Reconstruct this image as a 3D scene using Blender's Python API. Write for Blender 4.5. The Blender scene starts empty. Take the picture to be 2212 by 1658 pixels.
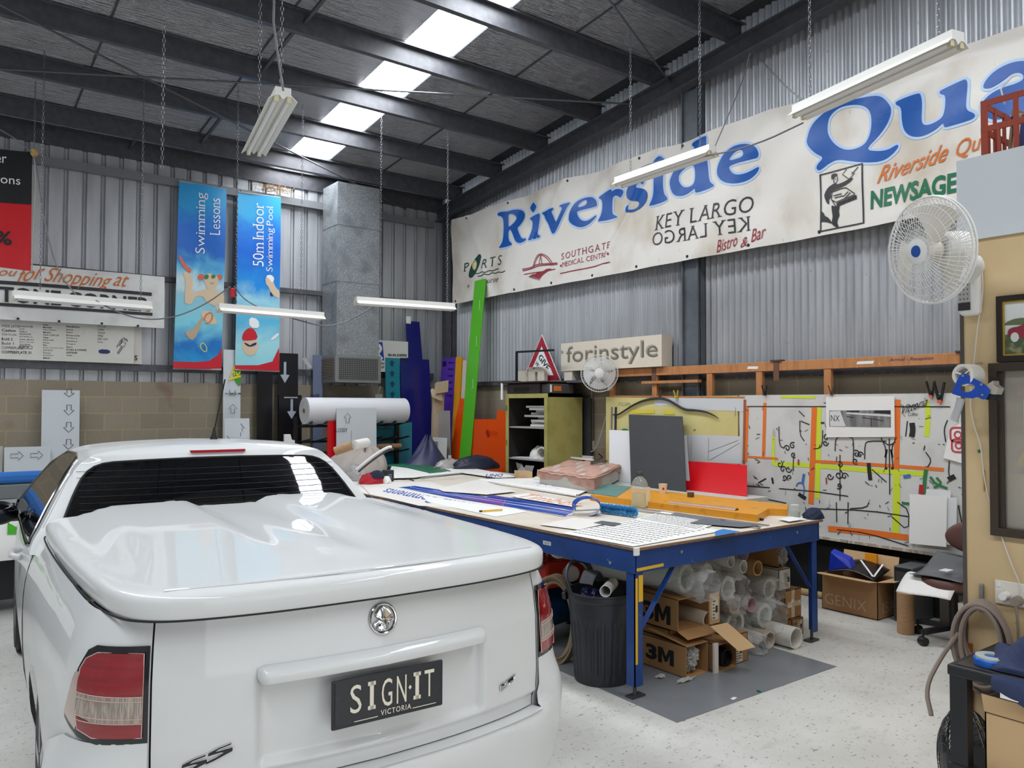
import bpy, bmesh, math, random
from mathutils import Vector as V, Matrix
random.seed(7)
S = bpy.context.scene
COL = S.collection
PI = math.pi
# ---------------------------------------------------------------- camera
cd = bpy.data.cameras.new('camera'); cam = bpy.data.objects.new('camera', cd); COL.objects.link(cam)
cd.sensor_fit = 'HORIZONTAL'; cd.sensor_width = 36; cd.lens = 36 * 1691.92 / 2212
cd.clip_start = .05; cd.clip_end = 100
cam.matrix_world = Matrix(((.79647672, -.01837233, -.60439002, 0), (-.60466356, -.01988492, -.79623273, 0),
                           (.0026104, .99963346, -.02694696, 1.712), (0, 0, 0, 1)))
S.camera = cam
# ---------------------------------------------------------------- light
S.view_settings.view_transform = 'Standard'; S.view_settings.look = 'None'
S.view_settings.exposure = -0.08; S.view_settings.gamma = 1; S.view_settings.use_curve_mapping = False
W = bpy.data.worlds.new('world'); S.world = W; W.use_nodes = True
W.node_tree.nodes['Background'].inputs[0].default_value = (.8, .9, 1, 1)
W.node_tree.nodes['Background'].inputs[1].default_value = 1.0
SKYLIGHT = 23.0
def area(name, loc, rot, sx, sy, power, col=(1, 1, 1)):
    l = bpy.data.lights.new(name, 'AREA'); l.shape = 'RECTANGLE'; l.size = sx; l.size_y = sy; l.energy = power; l.color = col
    o = bpy.data.objects.new(name, l); COL.objects.link(o); o.location = loc; o.rotation_euler = rot; return o
area('roller_door_daylight', (1.0, -6.9, 1.7), (PI / 2, 0, 0), 6.5, 3.2, 120, (1, .985, .96))
S.cycles.max_bounces = 8; S.cycles.diffuse_bounces = 4; S.cycles.glossy_bounces = 4; S.cycles.transparent_max_bounces = 12
S.cycles.sample_clamp_indirect = 6; S.cycles.caustics_reflective = False; S.cycles.caustics_refractive = False
S.cycles.use_denoising = True
# ---------------------------------------------------------------- materials
def lin(h):
    h = h.lstrip('#'); c = [int(h[i:i + 2], 16) / 255 for i in (0, 2, 4)]
    return tuple([x / 12.92 if x <= .04045 else ((x + .055) / 1.055) ** 2.4 for x in c] + [1])
MATS = {}
def mat(name, hx=None, rough=.5, metal=0, alpha=1, trans=0, emit=0, spot=None, bump=None, coat=0, ior=None, spec=None):
    """spot = (scale, colour, low, high, (sx, sy, sz)); a list of them paints each over the last.  bump = (scale, strength, (sx, sy, sz))"""
    if name in MATS: return MATS[name]
    m = bpy.data.materials.new(name); m.use_nodes = True; MATS[name] = m
    N, L = m.node_tree.nodes, m.node_tree.links; b = N['Principled BSDF']
    b.inputs['Base Color'].default_value = lin(hx); b.inputs['Roughness'].default_value = rough; b.inputs['Metallic'].default_value = metal
    b.inputs['Alpha'].default_value = alpha; b.inputs['Transmission Weight'].default_value = trans; b.inputs['Coat Weight'].default_value = coat
    if ior: b.inputs['IOR'].default_value = ior
    if spec is not None: b.inputs['Specular IOR Level'].default_value = spec
    if emit: b.inputs['Emission Color'].default_value = lin(hx); b.inputs['Emission Strength'].default_value = emit
    tc = None
    def noise(scale, st, detail=5):
        nonlocal tc
        tc = tc or N.new('ShaderNodeTexCoord')
        mp = N.new('ShaderNodeMapping'); mp.inputs['Scale'].default_value = st; L.new(tc.outputs['Object'], mp.inputs['Vector'])
        n = N.new('ShaderNodeTexNoise'); n.inputs['Scale'].default_value = scale; n.inputs['Detail'].default_value = detail
        L.new(mp.outputs[0], n.inputs['Vector']); return n
    prev = None
    for sp in (spot if isinstance(spot, list) else [spot] if spot else []):
        sc, h2, lo, hi, st = sp
        n = noise(sc, st); r = N.new('ShaderNodeMapRange'); r.inputs[1].default_value = lo; r.inputs[2].default_value = hi
        L.new(n.outputs['Fac'], r.inputs[0])
        mx = N.new('ShaderNodeMix'); mx.data_type = 'RGBA'; L.new(r.outputs[0], mx.inputs['Factor'])
        mx.inputs['B'].default_value = lin(h2)
        if prev: L.new(prev, mx.inputs['A'])
        else: mx.inputs['A'].default_value = lin(hx)
        prev = mx.outputs['Result']
    if prev: L.new(prev, b.inputs['Base Color'])
    if bump:
        n = noise(bump[0], bump[2]); bp = N.new('ShaderNodeBump'); bp.inputs['Strength'].default_value = bump[1]; bp.inputs['Distance'].default_value = .02
        L.new(n.outputs['Fac'], bp.inputs['Height']); L.new(bp.outputs[0], b.inputs['Normal'])
    return m
U1 = (1, 1, 1)
def flatmat(hx, rough=.6): return mat('paint_' + hx.lstrip('#'), hx, rough)
# ---------------------------------------------------------------- objects
RMI = {}                       # thing -> world matrix, inverted
def thing(name, label, cat, loc=(0, 0, 0), group=None, rz=0):
    o = bpy.data.objects.new(name, None); COL.objects.link(o); o.empty_display_size = .1
    o.location = loc; o.rotation_euler = (0, 0, rz); o['label'] = label; o['category'] = cat
    if group: o['group'] = group
    RMI[o] = (Matrix.Translation(loc) @ Matrix.Rotation(rz, 4, 'Z')).inverted()
    return o
def dup(root, loc, rz=0, label=None, group=None):
    r = root.copy(); COL.objects.link(r); r.location = loc; r.rotation_euler = (0, 0, rz)
    if label: r['label'] = label
    if group: r['group'] = group
    def rec(a, b):
        for ch in list(a.children):
            c = ch.copy(); COL.objects.link(c); c.parent = b; rec(ch, c)
    rec(root, r)
    return r
def top(o):
    while o.parent: o = o.parent
    return o
class B:
    """collects shapes into one mesh"""
    def __init__(s): s.bm = bmesh.new()
    def face(s, pts):
        s.bm.faces.new([s.bm.verts.new(p) for p in pts]); return s
    def hexa(s, O, a, b, c):
        O, a, b, c = V(O), V(a), V(b), V(c)
        v = [s.bm.verts.new(O + a * i + b * j + c * k) for k in (0, 1) for j in (0, 1) for i in (0, 1)]
        for f in ((0, 2, 3, 1), (4, 5, 7, 6), (0, 1, 5, 4), (2, 6, 7, 3), (0, 4, 6, 2), (1, 3, 7, 5)): s.bm.faces.new([v[i] for i in f])
        return s
    def box(s, a, b):
        return s.hexa(a, (b[0] - a[0], 0, 0), (0, b[1] - a[1], 0), (0, 0, b[2] - a[2]))
    def bar(s, p, q, w, h, up=(0, 0, 1)):
        """box beam from p to q, w wide, h high, centred"""
        p, q = V(p), V(q); d = q - p; x = d.cross(V(up))
        if x.length < 1e-6: x = d.cross(V((1, 0, 0)))
        x.normalize(); y = x.cross(d).normalized()
        return s.hexa(p - x * w / 2 - y * h / 2, d, x * w, y * h)
    def ring(s, c, x, y, r, n):
        return [s.bm.verts.new(c + x * (r * math.cos(2 * PI * i / n)) + y * (r * math.sin(2 * PI * i / n))) for i in range(n)]
    def bridge(s, a, b):
        n = len(a)
        for i in range(n): s.bm.faces.new((a[i], a[(i + 1) % n], b[(i + 1) % n], b[i]))
    def frame(s, d):
        d = V(d).normalized(); x = d.cross(V((0, 0, 1)))
        if x.length < 1e-4: x = V((1, 0, 0))
        x.normalize(); return d, x, d.cross(x)
    def cyl(s, p, q, r, r2=None, n=16, cap=True):
        p, q = V(p), V(q); d, x, y = s.frame(q - p)
        a = s.ring(p, x, y, r, n); b = s.ring(q, x, y, r if r2 is None else r2, n); s.bridge(a, b)
        if cap: s.bm.faces.new(a[::-1]); s.bm.faces.new(b)
        return s
    def pipe(s, p, q, r, ri, n=20):
        """open hollow tube"""
        p, q = V(p), V(q); d, x, y = s.frame(q - p)
        a, b, c, e = s.ring(p, x, y, r, n), s.ring(q, x, y, r, n), s.ring(q, x, y, ri, n), s.ring(p, x, y, ri, n)
        s.bridge(a, b); s.bridge(b, c); s.bridge(c, e); s.bridge(e, a); return s
    def tube(s, pts, r, n=8, closed=False, smooth=0):
        pts = [V(p) for p in pts]
        for _ in range(smooth): pts = chaikin(pts, closed)
        rings = []; m = len(pts); px = None
        for i, p in enumerate(pts):
            a = pts[(i - 1) % m] if closed or i else p; b = pts[(i + 1) % m] if closed or i < m - 1 else p
            d = (b - a).normalized()
            if px is None: _, px, _ = s.frame(d)
            x = (px - d * px.dot(d))
            if x.length < 1e-5: _, x, _ = s.frame(d)
            x.normalize(); px = x
            rr = r(i / (m - 1)) if callable(r) else r
            rings.append(s.ring(p, x, d.cross(x), rr, n))
        for i in range(m - 1): s.bridge(rings[i], rings[i + 1])
        if closed: s.bridge(rings[-1], rings[0])
        else: s.bm.faces.new(rings[0][::-1]); s.bm.faces.new(rings[-1])
        return s
    def lathe(s, prof, o=(0, 0, 0), ax=(0, 0, 1), n=24, cap=True):
        d, x, y = s.frame(ax); o = V(o)
        rings = [s.ring(o + d * z, x, y, max(r, 1e-4), n) for r, z in prof]
        for a, b in zip(rings, rings[1:]): s.bridge(a, b)
        if cap: s.bm.faces.new(rings[0][::-1]); s.bm.faces.new(rings[-1])
        return s
    def prism(s, pts, vec):
        a = [s.bm.verts.new(p) for p in pts]; b = [s.bm.verts.new(V(p) + V(vec)) for p in pts]
        s.bm.faces.new(a[::-1]); s.bm.faces.new(b); s.bridge(a, b); return s
    def grid(s, f, nu, nv, closed_u=False):
        g = [[s.bm.verts.new(f(i / nu, j / nv)) for i in range(nu + (0 if closed_u else 1))] for j in range(nv + 1)]
        n = len(g[0])
        for j in range(nv):
            for i in range(nu): s.bm.faces.new((g[j][i], g[j][(i + 1) % n], g[j + 1][(i + 1) % n], g[j + 1][i]))
        return s
    def ball(s, c, r, n=16, m=10):
        c = V(c); r = V((r, r, r)) if isinstance(r, (int, float)) else V(r)
        return s.grid(lambda u, v: c + V((r.x * math.cos(2 * PI * u) * math.sin(PI * (v * .98 + .01)), r.y * math.sin(2 * PI * u) * math.sin(PI * (v * .98 + .01)), -r.z * math.cos(PI * (v * .98 + .01)))), n, m, True)
    def fill(s, loops, P):
        """flat shape with holes: 2D loops, P(u, v) -> point"""
        t = bmesh.new(); es = []
        for lp in loops:
            vs = [t.verts.new((p[0], p[1], 0)) for p in lp]
            es += [t.edges.new((vs[i], vs[(i + 1) % len(vs)])) for i in range(len(vs))]
        bmesh.ops.triangle_fill(t, use_beauty=True, use_dissolve=False, edges=es, normal=(0, 0, 1))
        mp = {v: s.bm.verts.new(P(v.co.x, v.co.y)) for v in t.verts}
        for f in t.faces: s.bm.faces.new([mp[v] for v in f.verts])
        t.free(); return s
    def text(s, body, O, a, b, serif=False, **k):
        """lettering fitted to the parallelogram O, O + a (along the line), O + b (up)"""
        O, a, b = V(O), V(a), V(b); vs, fs = (serif_glyphs if serif else glyphs)(body, **k)
        m = [s.bm.verts.new(O + a * x + b * y) for x, y in vs]
        for f in fs:
            try: s.bm.faces.new([m[i] for i in f])
            except ValueError: pass
        return s
    def stroke(s, pts, w, P, closed=False, smooth=0):
        """flat brush line through 2D points"""
        p = [V((q[0], q[1], 0)) for q in pts]
        for _ in range(smooth): p = chaikin(p, closed)
        n = len(p); L_, R_ = [], []
        for i in range(n):
            a = p[(i - 1) % n] if closed or i else p[i]; b = p[(i + 1) % n] if closed or i < n - 1 else p[i]
            d = (b - a); d = d.normalized() if d.length > 1e-9 else V((1, 0, 0)); ww = (w(i / max(1, n - 1)) if callable(w) else w) / 2
            L_.append(s.bm.verts.new(P(p[i].x - d.y * ww, p[i].y + d.x * ww))); R_.append(s.bm.verts.new(P(p[i].x + d.y * ww, p[i].y - d.x * ww)))
        for i in range(n if closed else n - 1): s.bm.faces.new((L_[i], R_[i], R_[(i + 1) % n], L_[(i + 1) % n]))
        return s
    def cut(s, axis, vals):
        for t in vals:
            n = V((0, 0, 0)); n[axis] = 1; c = n * t
            bmesh.ops.bisect_plane(s.bm, geom=s.bm.verts[:] + s.bm.edges[:] + s.bm.faces[:], plane_co=c, plane_no=n)
        return s
    def warp(s, f):
        for v in s.bm.verts: v.co = f(v.co)
        return s
    def obj(s, name, m, parent=None, smooth=False, bevel=0, solid=0, sub=0, local=False, angle=40, seg=2, recalc=True, org=None):
        if recalc: bmesh.ops.recalc_face_normals(s.bm, faces=s.bm.faces[:])
        if parent is not None and not local:
            I = RMI.get(top(parent))
            if I is not None: s.bm.transform(I)
        if org is not None: s.bm.transform(Matrix.Translation(-V(org)))
        me = bpy.data.meshes.new(name); s.bm.to_mesh(me); s.bm.free()
        if isinstance(m, str): m = flatmat(m)
        me.materials.append(m)
        if smooth:
            me.polygons.foreach_set('use_smooth', [True] * len(me.polygons))
            me.set_sharp_from_angle(angle=math.radians(angle))
        o = bpy.data.objects.new(name, me); COL.objects.link(o)
        if parent is not None: o.parent = parent
        if org is not None: o.location = org
        if sub: x = o.modifiers.new('sub', 'SUBSURF'); x.levels = x.render_levels = sub
        if solid: x = o.modifiers.new('solid', 'SOLIDIFY'); x.thickness = solid; x.offset = 0
        if bevel: x = o.modifiers.new('bevel', 'BEVEL'); x.width = bevel; x.segments = seg; x.limit_method = 'ANGLE'; x.angle_limit = math.radians(35)
        return o
    def solo(s, name, m, label, cat, group=None, **k):
        c = [v.co for v in s.bm.verts]; lo = V([min(p[i] for p in c) for i in range(3)]); hi = V([max(p[i] for p in c) for i in range(3)])
        org = ((lo.x + hi.x) / 2, (lo.y + hi.y) / 2, lo.z)
        o = s.obj(name, m, org=org, **k); o['label'] = label; o['category'] = cat
        if group: o['group'] = group
        RMI[o] = Matrix.Translation(org).inverted()
        return o
    def struct(s, name, m, **k):
        o = s.obj(name, m, **k); o['kind'] = 'structure'; return o
def chaikin(p, closed=False):
    q = [] if closed else [p[0]]
    n = len(p)
    for i in range(n if closed else n - 1):
        a, b = V(p[i]), V(p[(i + 1) % n]); q += [a * .75 + b * .25, a * .25 + b * .75]
    return q if closed else q + [p[-1]]
def smooth2(p, n=1):
    p = [V((a[0], a[1], 0)) for a in p]
    for _ in range(n): p = chaikin(p, True)
    return [(a.x, a.y) for a in p]
def grow(p, d):
    """2D outline pushed outwards by d"""
    n = len(p); ar = sum(p[i][0] * p[(i + 1) % n][1] - p[(i + 1) % n][0] * p[i][1] for i in range(n)); sg = 1 if ar > 0 else -1
    out = []
    for i in range(n):
        a, b = p[i - 1], p[(i + 1) % n]; t = V((b[0] - a[0], b[1] - a[1])); t = t.normalized() if t.length > 1e-9 else V((1, 0))
        out.append((p[i][0] + sg * t.y * d, p[i][1] - sg * t.x * d))
    return out
GL = {}
def glyph_raw(body, bold=0, shear=0, space=1):
    k = (body, bold, shear, space)
    if k in GL: return GL[k]
    cu = bpy.data.curves.new('t', 'FONT'); cu.body = body; cu.offset = bold; cu.shear = shear; cu.space_character = space; cu.resolution_u = 3
    o = bpy.data.objects.new('t', cu); COL.objects.link(o)
    me = o.to_mesh(); vs = [(v.co.x, v.co.y) for v in me.vertices]; fs = [list(p.vertices) for p in me.polygons]
    o.to_mesh_clear(); bpy.data.objects.remove(o); bpy.data.curves.remove(cu)
    GL[k] = (vs, fs); return GL[k]
def norm(vs):
    x0 = min(v[0] for v in vs); x1 = max(v[0] for v in vs); y0 = min(v[1] for v in vs); y1 = max(v[1] for v in vs)
    return [((x - x0) / (x1 - x0 or 1), (y - y0) / (y1 - y0 or 1)) for x, y in vs]
def glyphs(body, bold=0, shear=0, space=1):
    vs, fs = glyph_raw(body, bold, shear, space); return norm(vs), fs
def serif_glyphs(body, bold=-.008, shear=0, space=1, ser=.07):
    """upright letters with a thin slab added where a stem ends flat"""
    vs, fs, x = [], [], 0
    for c in body:
        if c == ' ': x += .3 * space; continue
        v, f = glyph_raw(c, bold); x0 = min(p[0] for p in v); x1 = max(p[0] for p in v); o = len(vs)
        vs += [(p[0] - x0 + x, p[1]) for p in v]; fs += [[i + o for i in q] for q in f]
        ys = sorted(set(round(p[1], 3) for p in v))
        ed = {}
        for q in f:
            for i in range(len(q)):
                e = tuple(sorted((q[i], q[(i + 1) % len(q)]))); ed[e] = ed.get(e, 0) + 1
        for (i, j), cnt in ed.items():
            if cnt == 1 and abs(v[i][1] - v[j][1]) < .004 and .03 < abs(v[i][0] - v[j][0]) < .16 and (v[i][1] < ys[0] + .03 or v[i][1] > .48) and c not in "&.'-":
                a, b = sorted((v[i][0], v[j][0])); y = v[i][1]; y2 = y + .03 if y < .3 else y - .03; o = len(vs)
                vs += [(a - ser - x0 + x, y), (b + ser - x0 + x, y), (b + ser - x0 + x, y2), (a - ser - x0 + x, y2)]; fs.append([o, o + 1, o + 2, o + 3])
        x += x1 - x0 + .13 * space
    vs = [(a + b * shear, b) for a, b in vs]
    return norm(vs), fs

# ================================================================ the room
YB, XR, XL, YF = 10.545, 6.657, -7.0, -7.2
def foil(y): return 5.0 + .105 * (YB - y)
galv = mat('galvanised_sheet', '#c6c9cd', .42, .4, spot=[(9, '#b0b3b8', .35, .7, (1, 1, .12)), (60, '#7e7d7c', .66, .75, (1, 1, .5))])
steel = mat('dark_painted_steel', '#4c4d52', .45, .1, spot=(14, '#595a60', .4, .7, U1))
colsteel = mat('blue_grey_column_paint', '#5b6268', .4, spot=(10, '#646b72', .4, .7, U1))
def block_mat(name, vec):
    m = bpy.data.materials.new(name); m.use_nodes = True; N, L = m.node_tree.nodes, m.node_tree.links; b = N['Principled BSDF']
    tc = N.new('ShaderNodeTexCoord'); sp = N.new('ShaderNodeSeparateXYZ'); cb = N.new('ShaderNodeCombineXYZ'); L.new(tc.outputs['Object'], sp.inputs[0])
    ad = N.new('ShaderNodeMath'); ad.inputs[1].default_value = vec[1]; L.new(sp.outputs[vec[0]], ad.inputs[0]); L.new(ad.outputs[0], cb.inputs[0]); L.new(sp.outputs['Z'], cb.inputs[1])
    br = N.new('ShaderNodeTexBrick'); L.new(cb.outputs[0], br.inputs['Vector'])
    br.inputs['Color1'].default_value = lin('#a89d8a'); br.inputs['Color2'].default_value = lin('#9d927f'); br.inputs['Mortar'].default_value = lin('#b8a884')
    br.inputs['Scale'].default_value = 1; br.inputs['Mortar Size'].default_value = .007; br.inputs['Brick Width'].default_value = .4; br.inputs['Row Height'].default_value = .2
    br.inputs['Mortar Smooth'].default_value = .3
    n = N.new('ShaderNodeTexNoise'); n.inputs['Scale'].default_value = 70; n.inputs['Detail'].default_value = 4; L.new(tc.outputs['Object'], n.inputs['Vector'])
    n2 = N.new('ShaderNodeTexNoise'); n2.inputs['Scale'].default_value = 2.2; L.new(tc.outputs['Object'], n2.inputs['Vector'])
    mx = N.new('ShaderNodeMix'); mx.data_type = 'RGBA'; mx.blend_type = 'MULTIPLY'; mx.inputs['Factor'].default_value = .35
    L.new(br.outputs['Color'], mx.inputs['A']); L.new(n.outputs['Fac'], mx.inputs['B'])
    r = N.new('ShaderNodeMapRange'); r.inputs[1].default_value = .68; r.inputs[2].default_value = .78; r.inputs[4].default_value = .45; L.new(n2.outputs['Fac'], r.inputs[0])
    m2 = N.new('ShaderNodeMix'); m2.data_type = 'RGBA'; L.new(r.outputs[0], m2.inputs['Factor']); L.new(mx.outputs['Result'], m2.inputs['A']); m2.inputs['B'].default_value = lin('#7d4a3a')
    L.new(m2.outputs['Result'], b.inputs['Base Color']); b.inputs['Roughness'].default_value = .85
    bp = N.new('ShaderNodeBump'); bp.inputs['Strength'].default_value = .3; bp.inputs['Distance'].default_value = .01
    L.new(n.outputs['Fac'], bp.inputs['Height']); L.new(bp.outputs[0], b.inputs['Normal'])
    return m
def floor_mat():
    m = bpy.data.materials.new('painted_concrete'); m.use_nodes = True; N, L = m.node_tree.nodes, m.node_tree.links; b = N['Principled BSDF']
    tc = N.new('ShaderNodeTexCoord'); prev = None
    def layer(col, scale, lo, hi, st=U1, rot=0, detail=6, amt=1.0, thin=False):
        nonlocal prev
        mp = N.new('ShaderNodeMapping'); mp.inputs['Scale'].default_value = st; mp.inputs['Rotation'].default_value = (0, 0, rot); L.new(tc.outputs['Object'], mp.inputs[0])
        n = N.new('ShaderNodeTexNoise'); n.inputs['Scale'].default_value = scale; n.inputs['Detail'].default_value = detail; n.inputs['Roughness'].default_value = .6; L.new(mp.outputs[0], n.inputs['Vector'])
        r = N.new('ShaderNodeMapRange'); r.inputs[1].default_value = lo; r.inputs[2].default_value = hi; r.inputs[4].default_value = amt; L.new(n.outputs['Fac'], r.inputs[0])
        mx = N.new('ShaderNodeMix'); mx.data_type = 'RGBA'; L.new(r.outputs[0], mx.inputs['Factor']); mx.inputs['B'].default_value = lin(col)
        if prev is None: mx.inputs['A'].default_value = lin('#d6d5d0')
        else: L.new(prev, mx.inputs['A'])
        prev = mx.outputs['Result']
    layer('#c3c2bc', 1.3, .4, .65)
    layer('#a3a19a', 5, .58, .68, (1, 2.2, 1), .6, amt=.3)
    layer('#5d5b56', 14, .635, .66, (1, 3.5, 1), 1.1, amt=.8)
    layer('#55534f', 18, .645, .665, (3.5, 1, 1), .3, amt=.8)
    layer('#6a6862', 38, .655, .675, U1, 0, 3, amt=.8)
    L.new(prev, b.inputs['Base Color']); b.inputs['Roughness'].default_value = .38
    return m
B().box((XL, YF, -.1), (XR + .2, YB + .3, 0)).struct('floor', floor_mat())
B().prism([(3.30, 2.865, .0012), (4.845, 2.845, .0012), (4.95, 6.9, .0012), (3.43, 6.9, .0012)], (0, 0, .0015)).struct('floor_paint_patch', mat('grey_floor_paint', '#7d8186', .3, spot=[(3, '#74787d', .4, .65, U1), (30, '#9a9c9e', .7, .75, U1)]))
# back wall: blockwork, ribbed cladding above, girts, eave
B().box((XL, YB, 0), (XR + .2, YB + .19, 1.99)).struct('wall_back_blockwork', block_mat('brown_block', ('X', .194)))
def ribbed():
    b = B(); x = XL; prof = []
    while x < XR + .1:
        prof += [(x, 0), (x + .135, 0), (x + .142, .035), (x + .152, .035), (x + .157, .022), (x + .171, .022), (x + .176, .035), (x + .186, .035), (x + .193, 0)]; x += .2
    vs = [[b.bm.verts.new((px, YB + .07 + d, z)) for px, d in prof] for z in (1.95, 5.1)]
    for i in range(len(prof) - 1): b.bm.faces.new((vs[0][i], vs[0][i + 1], vs[1][i + 1], vs[1][i]))
    return b
ribbed().struct('wall_back', galv)
B().box((XL, YB - .02, 2.12), (6.45, YB + .06, 2.205)).struct('beam_lower_girt', steel)
B().box((XL, YB - .02, 3.265), (6.45, YB + .06, 3.33)).struct('beam_middle_girt', steel)
B().box((XL, YB - .03, 4.50), (6.45, YB + .06, 4.60)).struct('beam_eave_girt', mat('dull_galvanised_girt', '#85868a', .5, .3))
# right wall: blockwork and corrugated cladding
B().box((XR + .03, YF, 0), (XR + .2, YB + .19, 1.99)).struct('wall_right_blockwork', block_mat('grey_block', ('Y', .1)))
def corrugated():
    b = B(); n = int((YB - YF) / .076 * 8); prof = [(YF + (YB + .05 - YF) * i / n) for i in range(n + 1)]
    vs = [[b.bm.verts.new((XR + .055 - .0145 * math.cos(2 * PI * y / .076), y, z if z < 3 else foil(y) + .1)) for y in prof] for z in (1.97, 5)]
    for i in range(n): b.bm.faces.new((vs[0][i], vs[0][i + 1], vs[1][i + 1], vs[1][i]))
    return b
o = corrugated().struct('wall_right', mat('corrugated_sheet', '#bfc2c6', .38, .45, spot=[(7, '#a6a9ae', .35, .7, (1, 1, .1)), (50, '#7c7c7c', .68, .76, (1, 1, .4))]), smooth=True)
B().box((XR - .03, YF, 2.0), (XR + .05, YB, 2.055)).struct('beam_right_girt', steel)
def column(b, y0, y1, z):
    b.box((XR - .09, y0, 0), (XR + .03, y0 + .012, z)); b.box((XR - .09, y1 - .012, 0), (XR + .03, y1, z)); b.box((XR - .06, y0, 0), (XR - .05, y1, z)); return b
column(B(), 5.40, 5.62, 5.12).struct('column_right', colsteel)
column(B(), 10.25, 10.48, 4.6).struct('column_corner', steel)
column(B(), .2, .42, 5.6).struct('column_front', colsteel)
B().box((XL - .1, YF, 0), (XL, YB, 6.9)).struct('wall_left', galv)
B().box((XL, YF - .1, 4.4), (XR, YF, 6.9)).struct('wall_front', galv)
B().box((XL, YF - .1, 0), (-2.4, YF, 4.4)).struct('wall_front_pier', galv)
B().box((4.4, YF - .1, 0), (XR, YF, 4.4)).struct('wall_front_return', galv)
# roof: foil-faced blanket with skylight strips, purlins, rafter, bracing
def foil_mat():
    m = mat('silver_roof_foil', '#c2c4c8', .30, .7); N, L = m.node_tree.nodes, m.node_tree.links; b = N['Principled BSDF']
    tc = N.new('ShaderNodeTexCoord'); bs = None
    for sc, st, s in ((5, (.3, 3.5, 1), .9), (15, (.35, 4, 1), 1.0), (30, (2.5, .3, 1), .35), (2.2, (1, 1, 1), .7)):
        mp = N.new('ShaderNodeMapping'); mp.inputs['Scale'].default_value = st; L.new(tc.outputs['Object'], mp.inputs[0])
        n = N.new('ShaderNodeTexNoise'); n.inputs['Scale'].default_value = sc; n.inputs['Detail'].default_value = 4; L.new(mp.outputs[0], n.inputs['Vector'])
        bp = N.new('ShaderNodeBump'); bp.inputs['Strength'].default_value = s; bp.inputs['Distance'].default_value = .07; L.new(n.outputs['Fac'], bp.inputs['Height'])
        if bs: L.new(bs, bp.inputs['Normal'])
        bs = bp.outputs[0]
    L.new(bs, b.inputs['Normal']); return m
FO = foil_mat()
SKX = [(-1.6, -1.0), (3.86, 4.44)]
xs = [XL, SKX[0][0], SKX[0][1], SKX[1][0], SKX[1][1], XR - .28]
b = B()
for a, c in ((0, 1), (2, 3), (4, 5)):
    x0, x1 = xs[a], xs[c]
    b.face([(x0, YF, foil(YF)), (x1, YF, foil(YF)), (x1, YB, foil(YB)), (x0, YB, foil(YB))])
b.cut(1, [YF + 1.5 * i for i in range(12)]).struct('ceiling', FO, recalc=False)
b = B(); b.hexa((XR - .28, YF, foil(YF) + .1), (.5, 0, 0), (0, YB + .1 - YF, -.105 * (YB + .1 - YF)), (0, 0, .02)); b.struct('roof_edge_sheet', mat('roof_sheet_dark', '#3c3d40', .6))
b = B()                                                          # lap lines and hem of the blanket
for x in (1.35, 2.7, 5.25):
    b.hexa((x, YF, foil(YF) - .012), (.018, 0, 0), (0, YB - YF, -.105 * (YB - YF)), (0, 0, .01))
b.struct('ceiling_lap_seams', mat('foil_tape', '#55575a', .5, .5))
sky = mat('bright_skylight_sheet', '#f7fbff', .5, emit=SKYLIGHT)
for i, (x0, x1) in enumerate(SKX):
    b = B(); b.face([(x0, YF, foil(YF) + .02), (x1, YF, foil(YF) + .02), (x1, YB, foil(YB) + .02), (x0, YB, foil(YB) + .02)]); b.struct('skylight_strip' if i == 0 else 'skylight_strip_right', sky)
    b = B()
    for k in range(1, 4):
        x = x0 + (x1 - x0) * k / 4; b.hexa((x, YF, foil(YF) - .0), (.006, 0, 0), (0, YB - YF, -.105 * (YB - YF)), (0, 0, .006))
    y = YF
    while y < YB: b.box((x0, y, foil(y) - .002), (x1, y + .006, foil(y) + .004)); y += .3
    b.struct('skylight_safety_mesh', mat('mesh_wire', '#b9bcc0', .4, .6))
PY = [10.62] + [10.05 - 1.027 * i for i in range(17)]
def purlin(b, y, x0, x1, first=False):
    zb = 4.8 + .105 * (YB - y); zt = zb + .195
    if first: zb -= .03
    b.box((x0, y - .002, zb), (x1, y + .002, zt)); b.box((x0, y, zb), (x1, y + .065, zb + .003)); b.box((x0, y - .065, zt - .003), (x1, y, zt)); b.box((x0, y + .062, zb), (x1, y + .065, zb + .02)); b.box((x0, y - .065, zt - .02), (x1, y - .062, zt))
    return b
for i, y in enumerate(PY):
    purlin(B(), y - .03, XL, XR - .02, i == 0).struct('beam_purlin', steel)
b = B(); L_ = YB - YF                                              # rafter along the right wall
for w, z0, z1 in ((.15, 0, .014), (.012, .014, .19), (.15, .186, .2)):
    b.hexa((XR - .12 - w / 2, YF, 4.6 + z0 + .105 * L_), (w, 0, 0), (0, L_, -.105 * L_), (0, 0, z1 - z0))
b.struct('beam_rafter', steel)
b = B()
for y0, y1, x in ((10.02, 10.6, 2.05), (8.99, 10.02, 2.75), (5.91, 6.94, 2.82), (6.94, 7.97, 2.79), (4.88, 5.91, 2.83)):
    b.bar((x, y0, 4.9 + .105 * (YB - y0)), (x, y1, 4.9 + .105 * (YB - y1)), .03, .03)
b.struct('beam_purlin_bridging', steel)
# crossed round bracing rods
rod = mat('bracing_rod_steel', '#5f6064', .4, .4)
def rodz(x, y): return 4.76 + .105 * (YB - y)
for A, Bq in ([(6.334,10.817,4.731),(.424,7.721,5.056)], [(7.127,6.071,5.23),(.36,9.017,4.92)], [(6.979,5.945,5.243),(4.618,4.88,5.355)]):
    B().tube([A, Bq], .011, 8).struct('beam_bracing_rod', rod, smooth=True)

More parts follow.
